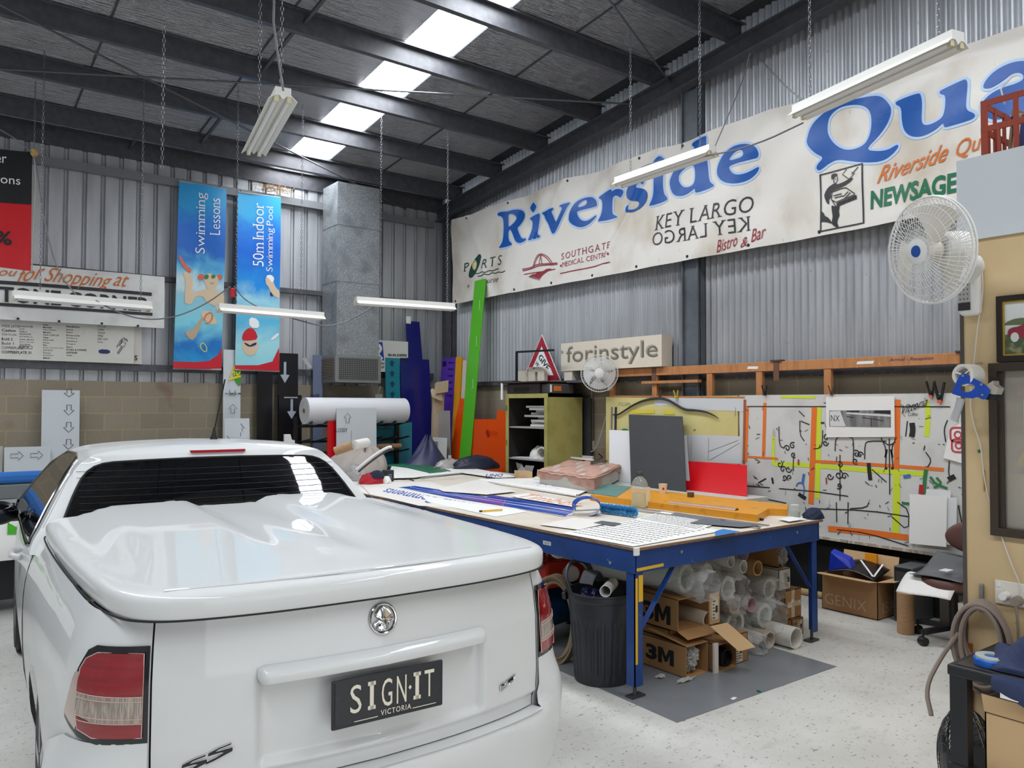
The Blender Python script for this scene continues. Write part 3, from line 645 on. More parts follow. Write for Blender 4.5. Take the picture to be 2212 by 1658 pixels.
GLY = [
 [[(8.931,4.418),(8.891,4.441),(8.694,4.414),(8.597,4.424),(8.464,4.403),(8.352,4.341),(8.311,4.276),(8.342,4.213),(8.426,4.159),(8.482,4.146),(8.369,4),(8.323,3.963),(8.25,3.962),(8.259,3.93),(8.369,3.908),(8.462,3.94),(8.519,3.99),(8.615,4.135),(8.663,4.155),(8.683,4.088),(8.663,3.991),(8.586,3.949),(8.595,3.921),(8.909,3.93),(8.899,3.952),(8.849,3.98),(8.8,4.037),(8.781,4.176),(8.791,4.32),(8.831,4.369),(8.921,4.399)],
  [(8.694,4.373),(8.616,4.369),(8.539,4.319),(8.52,4.281),(8.558,4.241),(8.654,4.195),(8.683,4.206),(8.689,4.289)]],
 [[(8.107,4.423),(8.036,4.358),(8.027,4.339),(8.098,4.28),(8.116,4.283),(8.193,4.355),(8.197,4.373),(8.143,4.413)]],
 [[(8.178,4.222),(8.027,4.249),(7.978,4.245),(7.978,4.212),(8.018,4.063),(8.026,3.986),(7.973,3.949),(7.97,3.921),(8.226,3.924),(8.204,3.949),(8.142,4.051),(8.124,4.15),(8.142,4.181),(8.187,4.212)]],
 [[(7.931,4.242),(7.905,4.248),(7.692,4.261),(7.676,4.241),(7.717,4.222),(7.726,4.207),(7.65,4.079),(7.625,4.068),(7.527,4.179),(7.503,4.218),(7.527,4.239),(7.56,4.251),(7.552,4.265),(7.366,4.265),(7.359,4.253),(7.406,4.22),(7.658,3.933),(7.7,3.924),(7.73,3.94),(7.853,4.155),(7.887,4.2),(7.922,4.223)]],
 [[(7.398,4.058),(7.366,4.159),(7.264,4.255),(7.125,4.278),(6.989,4.26),(6.908,4.202),(6.893,4.137),(6.908,4.12),(7.241,4.134),(7.248,4.104),(7.21,4.033),(7.125,3.981),(7.019,3.977),(6.893,4.025),(6.915,3.988),(7.034,3.917),(7.202,3.917),(7.327,3.971),(7.382,4.018)],
  [(7.233,4.18),(7.202,4.221),(7.125,4.247),(7.08,4.237),(7.072,4.205),(7.095,4.178),(7.187,4.17)]],
 [[(6.871,4.23),(6.698,4.279),(6.658,4.285),(6.656,4.25),(6.613,4.27),(6.544,4.265),(6.475,4.23),(6.503,4.177),(6.544,4.156),(6.572,4.187),(6.614,4.2),(6.656,4.179),(6.663,4.06),(6.656,3.979),(6.579,3.949),(6.593,3.927),(6.879,3.93),(6.871,3.949),(6.82,4.021),(6.806,4.13),(6.82,4.189),(6.864,4.213)]],
 [[(6.441,4.169),(6.421,4.12),(6.327,4.071),(6.221,4.049),(6.202,4.016),(6.235,3.975),(6.327,3.964),(6.394,3.992),(6.394,4.021),(6.387,4.044),(6.435,4.034),(6.448,3.998),(6.435,3.966),(6.367,3.943),(6.248,3.944),(6.131,3.983),(6.067,4.065),(6.079,4.134),(6.143,4.177),(6.247,4.205),(6.274,4.235),(6.234,4.255),(6.156,4.242),(6.143,4.211),(6.098,4.244),(6.156,4.285),(6.26,4.305),(6.38,4.278),(6.434,4.221)]],
 [[(5.894,4.491),(5.838,4.439),(5.839,4.416),(5.906,4.4),(5.981,4.39),(5.991,4.421),(5.943,4.475)]],
 [[(5.851,4.349),(5.827,4.334),(5.839,4.206),(5.84,4.113),(5.822,4.034),(5.773,3.992),(5.773,3.959),(6.058,3.956),(6.052,3.974),(5.995,4.043),(5.975,4.124),(5.969,4.273),(6,4.309),(5.969,4.33)]],
 [[(5.444,4.498),(5.427,4.516),(5.216,4.526),(5.216,4.486),(5.239,4.333),(5.223,4.171),(5.213,4.08),(5.192,4.027),(5.143,3.994),(5.154,3.971),(5.356,3.953),(5.379,3.967),(5.379,4.002),(5.39,4.005),(5.492,3.955),(5.619,3.968),(5.701,4.027),(5.743,4.128),(5.737,4.192),(5.677,4.279),(5.583,4.311),(5.445,4.341),(5.388,4.327),(5.388,4.407),(5.399,4.455),(5.438,4.479)],
  [(5.606,4.208),(5.536,4.255),(5.445,4.269),(5.389,4.246),(5.378,4.074),(5.435,4.033),(5.526,4.044),(5.595,4.114),(5.612,4.163)]],
 [[(5.116,4.128),(5.094,4.21),(5.02,4.295),(4.896,4.336),(4.726,4.308),(4.61,4.248),(4.577,4.173),(4.592,4.135),(4.62,4.13),(4.949,4.148),(4.944,4.104),(4.888,4.039),(4.797,4.014),(4.699,4.02),(4.602,4.047),(4.587,4.035),(4.621,3.985),(4.729,3.935),(4.888,3.942),(5.022,3.993),(5.095,4.062)],
  [(4.959,4.193),(4.928,4.237),(4.866,4.268),(4.786,4.264),(4.756,4.227),(4.761,4.195),(4.796,4.183)]],
 [[(4.078,4.184),(4.049,4.277),(3.989,4.339),(3.861,4.4),(3.737,4.43),(3.607,4.418),(3.452,4.398),(3.367,4.353),(3.303,4.268),(3.285,4.208),(3.323,4.118),(3.408,4.031),(3.533,3.942),(3.419,3.899),(3.335,3.891),(3.27,3.915),(3.248,3.914),(3.248,3.891),(3.298,3.845),(3.373,3.808),(3.486,3.818),(3.642,3.866),(3.783,3.925),(3.866,3.911),(3.94,3.87),(3.972,3.863),(3.993,3.888),(3.982,3.92),(3.918,3.973),(3.992,4.022),(4.056,4.098),(4.078,4.144)],
  [(3.889,4.251),(3.862,4.341),(3.758,4.393),(3.617,4.374),(3.52,4.32),(3.472,4.236),(3.474,4.114),(3.513,4.012),(3.582,3.974),(3.711,3.984),(3.812,4.054),(3.879,4.16)]],
 [[(3.248,4.261),(3.23,4.273),(3.062,4.288),(3.045,4.269),(3.037,4.204),(3.051,4.066),(3.035,4.017),(2.979,4.001),(2.903,4.014),(2.866,4.038),(2.853,4.113),(2.856,4.209),(2.893,4.225),(2.905,4.247),(2.884,4.262),(2.729,4.289),(2.705,4.288),(2.688,4.25),(2.691,4.123),(2.693,4.03),(2.63,3.986),(2.627,3.96),(2.654,3.942),(2.846,3.937),(2.863,3.951),(2.866,3.986),(2.929,3.943),(3.049,3.923),(3.144,3.954),(3.197,4.018),(3.209,4.112),(3.204,4.183),(3.213,4.222),(3.244,4.241)]],
 [[(2.574,4.182),(2.554,4.231),(2.493,4.284),(2.395,4.31),(2.298,4.294),(2.177,4.234),(2.15,4.039),(2.148,3.807),(2.286,3.799),(2.304,3.935),(2.411,3.883),(2.53,3.906),(2.591,4.009),(2.567,4.076),(2.473,4.131),(2.3,4.135),(2.299,4.194),(2.364,4.228),(2.439,4.181),(2.516,4.152),(2.561,4.16)]],
]
a, b = B(), B()
for gi, g in enumerate(GLY):
    if gi == 11: drape(a, 'lettering_outline', pale, .004); drape(b, 'lettering', blue, .007); a, b = B(), B()
    b.fill([smooth2(grow(q, .0 if i else 0), 2) for i, q in enumerate(g)], F0)
    a.fill([smooth2(grow(q, -.022 if i else .024), 2) for i, q in enumerate(g)], F0)
drape(a, 'lettering_outline', pale, .004); drape(b, 'lettering', blue, .007)
def bq(body, O, R_, U_, **k):
    """text in the parallelogram O, R, U given as (y, z)"""
    O, R_, U_ = (V((BX, *t)) for t in (O, R_, U_)); return (O, R_ - O, U_ - O)
blk2 = mat('print_black', '#2a2a2c', .45); red2 = mat('print_dark_red', '#98303a', .45); org = mat('print_orange', '#cf6f2a', .45); grn = mat('print_green', '#0f6a47', .45)
def btxt(bb, body, pts, **k):
    o, a_, u_ = bq(body, *pts); bb.text(body, o, a_, u_, **k); return bb
b = B()
btxt(b, 'KEY LARGO', [(5.971,3.665),(4.68,3.626),(5.951,3.822)], serif=True)
drape(b, 'lettering', blk2, .006); b = B()
btxt(b, 'KEY LARGO', [(4.704,3.442),(5.994,3.493),(4.709,3.588)], serif=True)
drape(b, 'lettering', blk2, .006)
b = B(); btxt(b, 'Bistro', [(5.11,3.279),(4.867,3.318),(5.099,3.403)], shear=.25); btxt(b, '&', [(4.827,3.286),(4.743,3.298),(4.811,3.38)], shear=.2); btxt(b, 'Bar', [(4.694,3.319),(4.526,3.345),(4.693,3.444)], shear=.25)
drape(b, 'lettering', red2, .006); b = B()
btxt(b, 'SOUTHGATE', [(7.57,3.573),(6.692,3.586),(7.564,3.653)], serif=True, space=1.8); btxt(b, 'MEDICAL CENTRE', [(7.559,3.474),(6.744,3.49),(7.554,3.536)], serif=True)
for q in ([(7.579,3.498),(6.706,3.516)]): b.fill([[(q[0] + .016 * math.cos(t), q[1] + .016 * math.sin(t)) for t in [i * PI / 5 for i in range(10)]]], F0)
b.stroke([(7.592,3.398),(7.11,3.401),(6.678,3.415)], .012, F0)
for q in ([(8.113,3.557),(8.078,3.636),(8.025,3.695),(7.955,3.707),(7.852,3.675),(7.767,3.612),(7.716,3.518)], [(8.087,3.553),(8.052,3.627),(7.999,3.68),(7.947,3.689),(7.869,3.661),(7.792,3.6),(7.75,3.52)], [(8.334,3.553),(8.149,3.551),(8.007,3.576),(7.835,3.556),(7.641,3.542)], [(8.334,3.531),(8.149,3.534),(7.99,3.551),(7.834,3.54),(7.641,3.524)], [(8.312,3.482),(8.113,3.473),(7.869,3.462),(7.683,3.47)], [(7.947,3.689),(7.981,3.555)], [(7.947,3.689),(7.912,3.551)]): b.stroke(q, .011, F0, smooth=1)
for k in range(8):
    w = 1 - k / 8; c_ = [(7.981,3.455),(7.963,3.381)]; t = k / 7; cy = c_[0][0] + (c_[1][0] - c_[0][0]) * t; cz = c_[0][1] + (c_[1][1] - c_[0][1]) * t
    b.stroke([(cy + .30 * w * (i / 6 - .5) * 1.5, cz + .012 * (i % 2) - .05 * (i / 6 - .5)) for i in range(7)], .010, F0)
drape(b, 'lettering', red2, .006)
b = B(); btxt(b, 'Riverside', [(3.433,3.621),(2.846,3.67),(3.403,3.765)], shear=.3, bold=.012); btxt(b, 'Qu', [(2.781,3.654),(2.6,3.675),(2.763,3.806)], shear=.2, bold=.005)
drape(b, 'lettering', org, .006)
b = B(); btxt(b, 'NEWSAGE', [(3.49,3.409),(2.778,3.402),(3.484,3.572)], bold=.035)
drape(b, 'lettering', grn, .006)
b = B(); dg = mat('print_dark_green', '#15463f', .45)
b.fill([smooth2([(9.693,3.625),(9.7,3.67),(9.606,3.821),(9.486,3.915),(9.4,3.933),(9.361,3.884),(9.378,3.825),(9.485,3.692),(9.539,3.637),(9.638,3.602)]), smooth2([(9.59,3.762),(9.577,3.829),(9.534,3.848),(9.503,3.812),(9.511,3.739),(9.55,3.719)])], F0)
btxt(b, 'P', [(9.818,3.718),(9.687,3.729),(9.801,3.838)], serif=True); btxt(b, 'RTS', [(9.345,3.703),(8.865,3.697),(9.324,3.836)], serif=True, space=2.2)
btxt(b, 'bourne', [(9.333,3.472),(8.929,3.461),(9.316,3.552)], serif=True, shear=.25, space=1.4); btxt(b, 'o', [(9.737,3.473),(9.692,3.474),(9.731,3.51)])
b.stroke([(9.441,3.605),(9.333,3.591),(9.249,3.617),(9.165,3.581),(9.083,3.613),(9.001,3.584),(8.92,3.603),(8.84,3.575),(8.742,3.589)], .012, F0, smooth=2); b.stroke([(9.605,3.658),(9.528,3.66),(9.419,3.639),(9.313,3.656),(9.228,3.626),(9.145,3.652),(9.062,3.628),(8.981,3.647),(8.92,3.641)], .012, F0, smooth=2)
drape(b, 'lettering', dg, .006)
b = B(); b.stroke([(9.599,3.763),(9.586,3.837),(9.534,3.854),(9.494,3.811),(9.502,3.737),(9.55,3.71)], .018, F0, closed=True, smooth=1); drape(b, 'lettering', mat('print_yellow', '#d3c94a', .45), .007)
b = B()                                                            # the paper seller in his box
fr = [(3.959,3.821),(3.557,3.826),(3.554,3.307),(3.955,3.301)]; b.stroke(fr, .018, F0, closed=True)
for q in ([(3.854,3.782),(3.846,3.804),(3.799,3.8),(3.786,3.777),(3.825,3.77),(3.846,3.746)], [(3.883,3.69),(3.836,3.709),(3.81,3.713),(3.79,3.694),(3.724,3.703),(3.663,3.723),(3.638,3.722),(3.648,3.7),(3.704,3.67),(3.765,3.659),(3.837,3.651),(3.858,3.626),(3.848,3.595),(3.874,3.576),(3.869,3.531),(3.895,3.546),(3.926,3.621),(3.91,3.657)], [(3.848,3.522),(3.817,3.501),(3.766,3.505),(3.768,3.482),(3.777,3.445),(3.767,3.414),(3.788,3.379),(3.793,3.342),(3.778,3.315),(3.799,3.309),(3.84,3.34),(3.844,3.371),(3.834,3.417),(3.844,3.468)], [(3.959,3.49),(3.927,3.469),(3.912,3.432),(3.881,3.416),(3.839,3.36),(3.845,3.351),(3.891,3.374),(3.944,3.389),(3.957,3.382)]): b.fill([smooth2(q, 1)], F0)
for q in ([(3.842,3.638),(3.744,3.65),(3.704,3.646),(3.625,3.576),(3.63,3.544),(3.766,3.51),(3.802,3.498),(3.848,3.571),(3.842,3.638)], [(3.843,3.565),(3.802,3.537),(3.63,3.568)], [(3.702,3.813),(3.741,3.775),(3.678,3.717),(3.623,3.756),(3.653,3.773)], [(3.653,3.754),(3.593,3.806)], [(3.825,3.77),(3.828,3.727),(3.805,3.707),(3.789,3.738),(3.794,3.768)], [(3.815,3.753),(3.807,3.751)], [(3.827,3.6),(3.745,3.602)], [(3.817,3.579),(3.735,3.581)], [(3.735,3.571),(3.684,3.608)], [(3.715,3.557),(3.664,3.594)]): b.stroke(q, .008, F0)
for i in range(9):
    p0, p1 = [(3.797,3.526),(3.63,3.558)]; t = i / 8; y_ = p0[0] + (p1[0] - p0[0]) * t; z_ = p0[1] + (p1[1] - p0[1]) * t; b.fill([[(y_, z_), (y_ - .02, z_ + .004), (y_ - .022, z_ - .03), (y_ - .004, z_ - .035)]], F0)
drape(b, 'printed_picture', blk2, .006)
em_ = mat('eyelet_metal', '#3b3a38', .4, .6)
for i in range(13): B().cyl(bP(.0)(10.05 - .76 * i, 3.30), bP(.006)(10.05 - .76 * i, 3.30), .016, n=12).obj('eyelet', em_, ban)
for y in (9.75, 8.7, 7.4, 6.2, 5.6, 4.2, 3.1): B().cyl(bP(.0)(y, bt(y) - .035), bP(.006)(y, bt(y) - .035), .016, n=12).obj('eyelet', em_, ban)

# ================================================================ banners and signs on the back wall
def P3(y): return lambda x, z: V((x, y, z))
def quad2(q, m=1): return q
def hang(q, bulge, y0, n=(14, 40)):
    """soft sheet hung between four (x, z) corners: top-left, top-right, bottom-right, bottom-left"""
    tl, tr, br, bl = q
    def f(u, v):
        x = (bl[0] + (br[0] - bl[0]) * u) * (1 - v) + (tl[0] + (tr[0] - tl[0]) * u) * v; z = (bl[1] + (br[1] - bl[1]) * u) * (1 - v) + (tl[1] + (tr[1] - tl[1]) * u) * v
        return V((x, y0 + bulge(x, z), z))
    return B().grid(f, *n)
def pool_mat(name, stops, sc):
    m = mat(name, '#1a78c8', .35); N, L = m.node_tree.nodes, m.node_tree.links; b = N['Principled BSDF']
    tc = N.new('ShaderNodeTexCoord'); sp = N.new('ShaderNodeSeparateXYZ'); L.new(tc.outputs['Object'], sp.inputs[0])
    n = N.new('ShaderNodeTexNoise'); n.inputs['Scale'].default_value = 3.2; n.inputs['Detail'].default_value = 6; n.inputs['Distortion'].default_value = 1.2; L.new(tc.outputs['Object'], n.inputs['Vector'])
    ad = N.new('ShaderNodeMath'); ad.operation = 'MULTIPLY_ADD'; ad.inputs[1].default_value = .5; L.new(n.outputs['Fac'], ad.inputs[0]); L.new(sp.outputs['Z'], ad.inputs[2])
    mr = N.new('ShaderNodeMapRange'); mr.inputs[1].default_value = .25; mr.inputs[2].default_value = sc + .25; L.new(ad.outputs[0], mr.inputs[0])
    cr = N.new('ShaderNodeValToRGB'); L.new(mr.outputs[0], cr.inputs[0]); e = cr.color_ramp.elements
    while len(e) < len(stops): e.new(.5)
    for el, (p, h) in zip(e, stops): el.position = p; el.color = lin(h)
    L.new(cr.outputs[0], b.inputs['Base Color']); return m
wa = pool_mat('pool_print_deep', [(0, '#2aa7dc'), (.12, '#1773c4'), (.28, '#7fd3e6'), (.42, '#8fc7d8'), (.52, '#c9dde0'), (.60, '#5fb8e0'), (.72, '#1766c4'), (.88, '#1a6fd0'), (1, '#2a9bd8')], 2.1)
wb = pool_mat('pool_print_light', [(0, '#8fd6e4'), (.15, '#a5dfe8'), (.33, '#58b9e2'), (.45, '#9fd8ea'), (.55, '#1f8fe0'), (.75, '#1568d6'), (.9, '#1b7fe0'), (1, '#35b0ea')], 2.1)
wsk = mat('print_skin', '#d9c2a4', .45); wred = mat('print_red', '#c71d2e', .4); wht = mat('print_white', '#f0f3f4', .45); wgr = mat('print_goggle_green', '#3f7a55', .4); wpk = mat('print_shadow_skin', '#b9a58c', .45); wnv = mat('print_navy', '#1d2d5e', .4)
bA = [(2.594,4.542),(3.184,4.53),(3.147,2.163),(2.551,2.16)]; bB = [(3.331,4.523),(3.911,4.54),(3.92,2.162),(3.321,2.168)]
def bulge(x, z): return .012 * math.sin(x * 7 + z * 2)
def ba(o): return lambda x, z: V((x, 10.40 + bulge(x, z) - o, z))
def flat(m, name, par, o, fills=(), strokes=(), texts=(), F=None, sm=1):
    b = B()
    for q in fills: b.fill([smooth2(q, sm)], P3(10.4))
    for q, w in strokes: b.stroke(q, w, P3(10.4), smooth=1)
    for body, O, R_, U_, k in texts:
        O, R_, U_ = (V((t[0], 10.4, t[1])) for t in (O, R_, U_)); b.text(body, O, R_ - O, U_ - O, **k)
    for ax in (0, 2):
        lo = min(v.co[ax] for v in b.bm.verts); hi = max(v.co[ax] for v in b.bm.verts)
        b.cut(ax, [.06 * i for i in range(math.ceil(lo / .06), int(hi / .06) + 1)])
    b.warp(lambda c: (F or ba)(o)(c.x, c.z)); return b.obj(name, m, par, recalc=False)
ta = hang(bA, bulge, 10.40).solo('pool_banner', wa, 'tall blue hanging banner reading Swimming Lessons with a goggled child', 'banner', 'pool banners on the back wall', smooth=True, recalc=False)
flat(wht, 'lettering', ta, .006, texts=[('Swimming', *[(2.954,3.651),(2.944,4.435),(2.801,3.648)], dict(serif=True, space=.6)), ('Lessons', *[(3.102,3.904),(3.096,4.391),(2.977,3.898)], dict(serif=True, space=.6))])
flat(wred, 'printed_border', ta, .004, fills=[[(2.55,2.249),(2.826,2.251),(2.986,2.272),(3.103,2.352),(3.15,2.454),(3.147,2.166),(2.551,2.163)]], sm=0)
flat(wsk, 'printed_swimmer', ta, .004, fills=[[(2.913,3.366),(2.957,3.408),(3.06,3.396),(3.098,3.339),(3.077,3.245),(3.018,3.186),(2.959,3.203),(2.922,3.268)], [(2.952,3.202),(3.063,3.197),(3.168,3.161),(3.162,3.007),(3.095,2.971),(2.962,3.021),(2.887,3.121),(2.787,3.067),(2.766,2.983),(2.688,2.984),(2.673,3.042),(2.691,3.268),(2.654,3.369),(2.689,3.403),(2.754,3.364),(2.776,3.306),(2.764,3.125),(2.887,3.181)], [(3.037,2.859),(3.098,2.772),(3.009,2.736),(2.935,2.792),(2.876,2.863),(2.919,2.927),(3.007,2.903)]])
flat(wpk, 'shadow_print_pattern', ta, .0055, fills=[[(2.678,2.625),(2.736,2.539),(2.794,2.527),(2.878,2.712),(2.92,2.836),(2.877,2.818),(2.778,2.661),(2.707,2.642)], [(2.98,3.289),(3.05,3.295),(3.025,3.263),(2.995,3.26)]])
flat(mat('print_coral', '#d9694f', .45), 'print_pattern', ta, .0055, fills=[[(2.588,3.615),(2.638,3.561),(2.688,3.477),(2.76,3.44),(2.747,3.379),(2.682,3.417),(2.624,3.493)], [(2.833,3.373),(2.906,3.395),(2.921,3.321),(2.849,3.299)], [(3.075,3.397),(3.135,3.404),(3.143,3.343),(3.091,3.33)]], strokes=[([(2.921,2.791),(2.942,2.868),(3.007,2.903),(3.03,2.844),(2.994,2.765),(2.936,2.754)], .02)])
flat(wgr, 'goggle_print_pattern', ta, .0065, fills=[[(2.913,3.373),(2.957,3.393),(2.975,3.364),(2.958,3.325),(2.921,3.321)], [(2.998,3.374),(3.023,3.4),(3.061,3.381),(3.046,3.346),(3.009,3.337)]])
flat(mat('print_lime', '#c9d27a', .45), 'hoop_print_pattern', ta, .0055, strokes=[([(2.87,2.456),(2.895,2.502),(2.932,2.489),(2.962,2.43),(2.948,2.384),(2.904,2.397),(2.87,2.456)], .012), ([(2.934,2.867),(2.963,2.892),(3.015,2.858),(3.031,2.798),(2.98,2.749),(2.928,2.776)], .01)])
tb = hang(bB, bulge, 10.40).solo('pool_banner', wb, 'tall blue hanging banner reading 50m Indoor Swimming Pool with a red-capped swimmer', 'banner', 'pool banners on the back wall', smooth=True, recalc=False)
flat(wht, 'lettering', tb, .006, texts=[('50m Indoor', *[(3.688,3.572),(3.678,4.422),(3.54,3.564)], dict(serif=True, space=.6)), ('Swimming Pool', *[(3.837,3.516),(3.827,4.402),(3.724,3.512)], dict(serif=True, space=.5))])
flat(wred, 'printed_border', tb, .004, fills=[[(3.32,2.227),(3.626,2.237),(3.818,2.294),(3.913,2.489),(3.92,2.167),(3.321,2.171)]], sm=0)
flat(wsk, 'printed_swimmer', tb, .004, fills=[[(3.716,3.432),(3.773,3.461),(3.83,3.427),(3.822,3.379),(3.855,3.302),(3.913,3.259),(3.914,3.155),(3.857,3.174),(3.791,3.232),(3.758,3.309),(3.722,3.337)], [(3.404,2.559),(3.615,2.57),(3.624,2.46),(3.562,2.363),(3.468,2.359),(3.413,2.435)]])
flat(wht, 'splash_print_pattern', tb, .005, fills=[[(3.716,3.448),(3.789,3.474),(3.834,3.436),(3.83,3.387),(3.798,3.368),(3.773,3.406)], [(3.493,2.876),(3.619,2.854),(3.637,2.729),(3.495,2.736)], [(3.79,2.595),(3.903,2.697),(3.908,2.649),(3.815,2.58)]])
flat(wred, 'printed_cap', tb, .0055, fills=[[(3.396,2.558),(3.418,2.668),(3.495,2.736),(3.574,2.709),(3.622,2.586),(3.497,2.556)]])
flat(wnv, 'goggle_print_pattern', tb, .0065, fills=[[(3.42,2.536),(3.482,2.516),(3.506,2.494),(3.537,2.519),(3.599,2.545),(3.592,2.506),(3.545,2.488),(3.514,2.478),(3.467,2.487)], [(3.783,3.247),(3.816,3.202),(3.824,3.171),(3.776,3.191)]])
for t, q in ((ta, bA), (tb, bB)):
    B().cyl((q[0][0], 10.41, q[0][1]), (q[1][0], 10.41, q[1][1]), .012).obj('hanging_rod', 'a0a0a0', t); B().cyl((q[3][0], 10.41, q[3][1]), (q[2][0], 10.41, q[2][1]), .012).obj('hanging_rod', 'a0a0a0', t)
    for x in (q[0][0] + .06, q[1][0] - .06): B().tube([(x, 10.41, q[0][1]), (x, 10.46, q[0][1] + .05), (x, 10.53, q[0][1] + .03)], .004).obj('hook', 'a0a0a0', t)
# red and black banner at the very left
rb = [(.397,4.313),(.92,4.37),(.928,3.109),(.418,3.126)]
def rbf(x, z): return .03 * math.sin(x * 9) * .4
t = hang(rb, rbf, 9.6, (12, 20)).solo('sale_banner', mat('banner_red', '#c8141f', .35), 'red and black hanging banner with white lettering cut off by the frame', 'banner', smooth=True, recalc=False)
def rF(o): return lambda x, z: V((x, 9.6 + rbf(x, z) - o, z))
flat(mat('banner_black', '#141416', .4), 'black_panel', t, .004, fills=[[(.397,4.313),(.92,4.37),(.921,3.814),(.407,3.766)]], F=rF, sm=0)
flat(wht, 'lettering', t, .007, texts=[('Cover', *[(.408,4.164),(.692,4.204),(.406,4.268)], {}), ('Options', *[(.404,3.94),(.819,3.974),(.402,4.058)], {})], F=rF)
flat(mat('banner_black', '#141416'), 'lettering_percent', t, .007, texts=[('50%', *[(.391,3.334),(.755,3.357),(.389,3.48)], dict(bold=.02))], F=rF)
# shopping banner
sb = [(.488,3.293),(2.441,3.306),(2.445,2.661),(.499,2.656)]
def sbf(x, z): return .006 * math.sin(x * 5 + z * 8)
def sF(o): return lambda x, z: V((x, 10.42 + sbf(x, z) - o, z))
t = hang(sb, sbf, 10.42, (40, 12)).solo('shopping_banner', mat('white_banner_cloth', '#dfe1df', .5, spot=(4, '#cfd0cc', .5, .7, U1)), 'white banner reading Shopping at in orange script over heavy black lettering', 'banner', smooth=True, recalc=False)
flat(org, 'lettering', t, .006, texts=[('Shopping', *[(1.124,3.071),(1.81,3.059),(1.172,3.293)], dict(shear=.35)), ('at', *[(1.857,3.14),(2.015,3.136),(1.881,3.278)], dict(shear=.35)), ('for', *[(.868,3.074),(1.127,3.159),(.903,3.25)], dict(shear=.3)), ('ou', *[(.697,3.142),(.87,3.151),(.703,3.206)], dict(shear=.35))] if False else [('Shopping', *[(1.124,3.071),(1.81,3.059),(1.172,3.293)], dict(shear=.35)), ('at', *[(1.857,3.14),(2.015,3.136),(1.881,3.278)], dict(shear=.35)), ('for', *[(.868,3.074),(1.127,3.159),(.903,3.25)], dict(shear=.3)), ('ou', *[(.697,3.142),(.87,3.151),(.703,3.206)], dict(shear=.35))], F=sF)
flat(blk2, 'lettering_black', t, .006, texts=[('TONE CORNER', *[(.709,2.853),(2.276,2.854),(.706,3.027)], dict(bold=.03))], strokes=[([(.565,3.067),(.713,3.071),(1.501,3.08),(2.291,3.073)], .04), ([(.569,2.824),(.717,2.825),(1.505,2.827),(2.304,2.826)], .035)], F=sF)
for q in [(.89,2.674),(1.296,2.672),(1.741,2.675),(2.14,2.672)]: B().cyl((q[0], 10.43, q[1]), (q[0], 10.405, q[1]), .014, n=12).obj('eyelet', MATS['eyelet_metal'], t)
# typeface sample board
q = [(.502,2.693),(2.117,2.72),(2.118,2.208),(.511,2.217)]
b = B(); b.prism([(x, 10.49, z) for x, z in q], (0, .012, 0))
t = b.solo('typeface_board', mat('sample_board_cream', '#d5d4cc', .5), 'cream board of small black typeface names below the white banner', 'sign')
cols = [(20, ['WIDE LATIN', 'Caslon', 'Old Style', 'Bold 2', 'Bold 1', 'COPPERPLATE', 'COPPERPLATE 31'], 850), (235, ['FRANKENSTEIN', 'Garth', 'Gillies', 'HEADHUNTER', 'Heidelberg', 'Italia Bold', 'Jans Script', 'Jots Bold', 'JUNIPER'], 850), (528, ['Kefar', 'Mermaids', 'Milano Nights', 'MIKADO', 'MONK COMPUTER', 'Oeta', 'Oscar Light', 'Pesto', 'Pink', 'Poly Semiscript', 'POSTCRYPT', 'Premier', 'Microgramma', 'Makvin'], 830), (825, ['Pendleton', 'Senate', 'Square', 'Riverside', 'Rustburg', 'Sinaloa', 'Slogan', 'Stars', 'STARS & STRIPES', 'SLIPSTREAM', 'Tango'], 855), (1240, ['OUTLINE', 'UMBRA', 'TRACK', 'TITLE', 'ZINC GATE', 'Stop'], 855)]
cv = {0: (20, 55), 1: (235, 33), 2: (528, 33), 3: (825, 38), 4: (1240, 42)}
mp = lambda px, py: (.7363 + (px) * 0, 0)
c0, c1, c2 = [(.725,2.619),(1.518,2.629),(.732,2.225)]
def tb_(px, py): return V((c0[0] + (c1[0] - c0[0]) * px / 1000 + (c2[0] - c0[0]) * (py - 800) / 440, 10.488, c0[1] + (c1[1] - c0[1]) * px / 1000 + (c2[1] - c0[1]) * (py - 800) / 440))
b = B(); rr = random.Random(3)
for ci, (px, ws_, py) in enumerate(cols):
    if ci: b.obj('lettering', blk2, t, recalc=False); b = B()
    st = cv[ci][1]
    for i, w in enumerate(ws_):
        y_ = py + st * i - px * .045; h = st * .62; wd = h * .75 * len(w) * rr.uniform(.75, 1.15); O = tb_(px, y_); b.text(w, O, tb_(px + wd, y_) - O, tb_(px, y_ - h) - O, serif=rr.random() < .4, **({'bold': rr.choice((0, .0, .02))} if True else {}))
for i in range(3):
    O = [tb_(235 + 55 * i, 1110), tb_(280 + 55 * i, 1112), tb_(280 + 55 * i, 1078), tb_(235 + 55 * i, 1076)]
    b.stroke([(p.x, p.z) for p in O], .006, P3(10.488), closed=True)
for q in ([(1500, 1060), (1560, 960), (1600, 925), (1650, 950), (1660, 975), (1620, 950), (1580, 960), (1570, 1000)], [(1570, 1050), (1510, 1140), (1525, 1150), (1590, 1055)], [(1570, 970), (1630, 1000), (1610, 1050), (1545, 1035)]):
    b.stroke([(tb_(*p).x, tb_(*p).z) for p in q], .008, P3(10.488), closed=True)
b.obj('lettering', blk2, t, recalc=False)
qq = [tb_(1255, 1090), tb_(1410, 1095), tb_(1410, 1150), tb_(1255, 1150)]
B().fill([smooth2([(p.x, p.z) for p in qq], 1)], P3(10.487)).obj('printed_badge', wnv, t, recalc=False)
o1 = [(2.118,2.662),(2.2,2.667),(2.211,2.208),(2.125,2.208)]
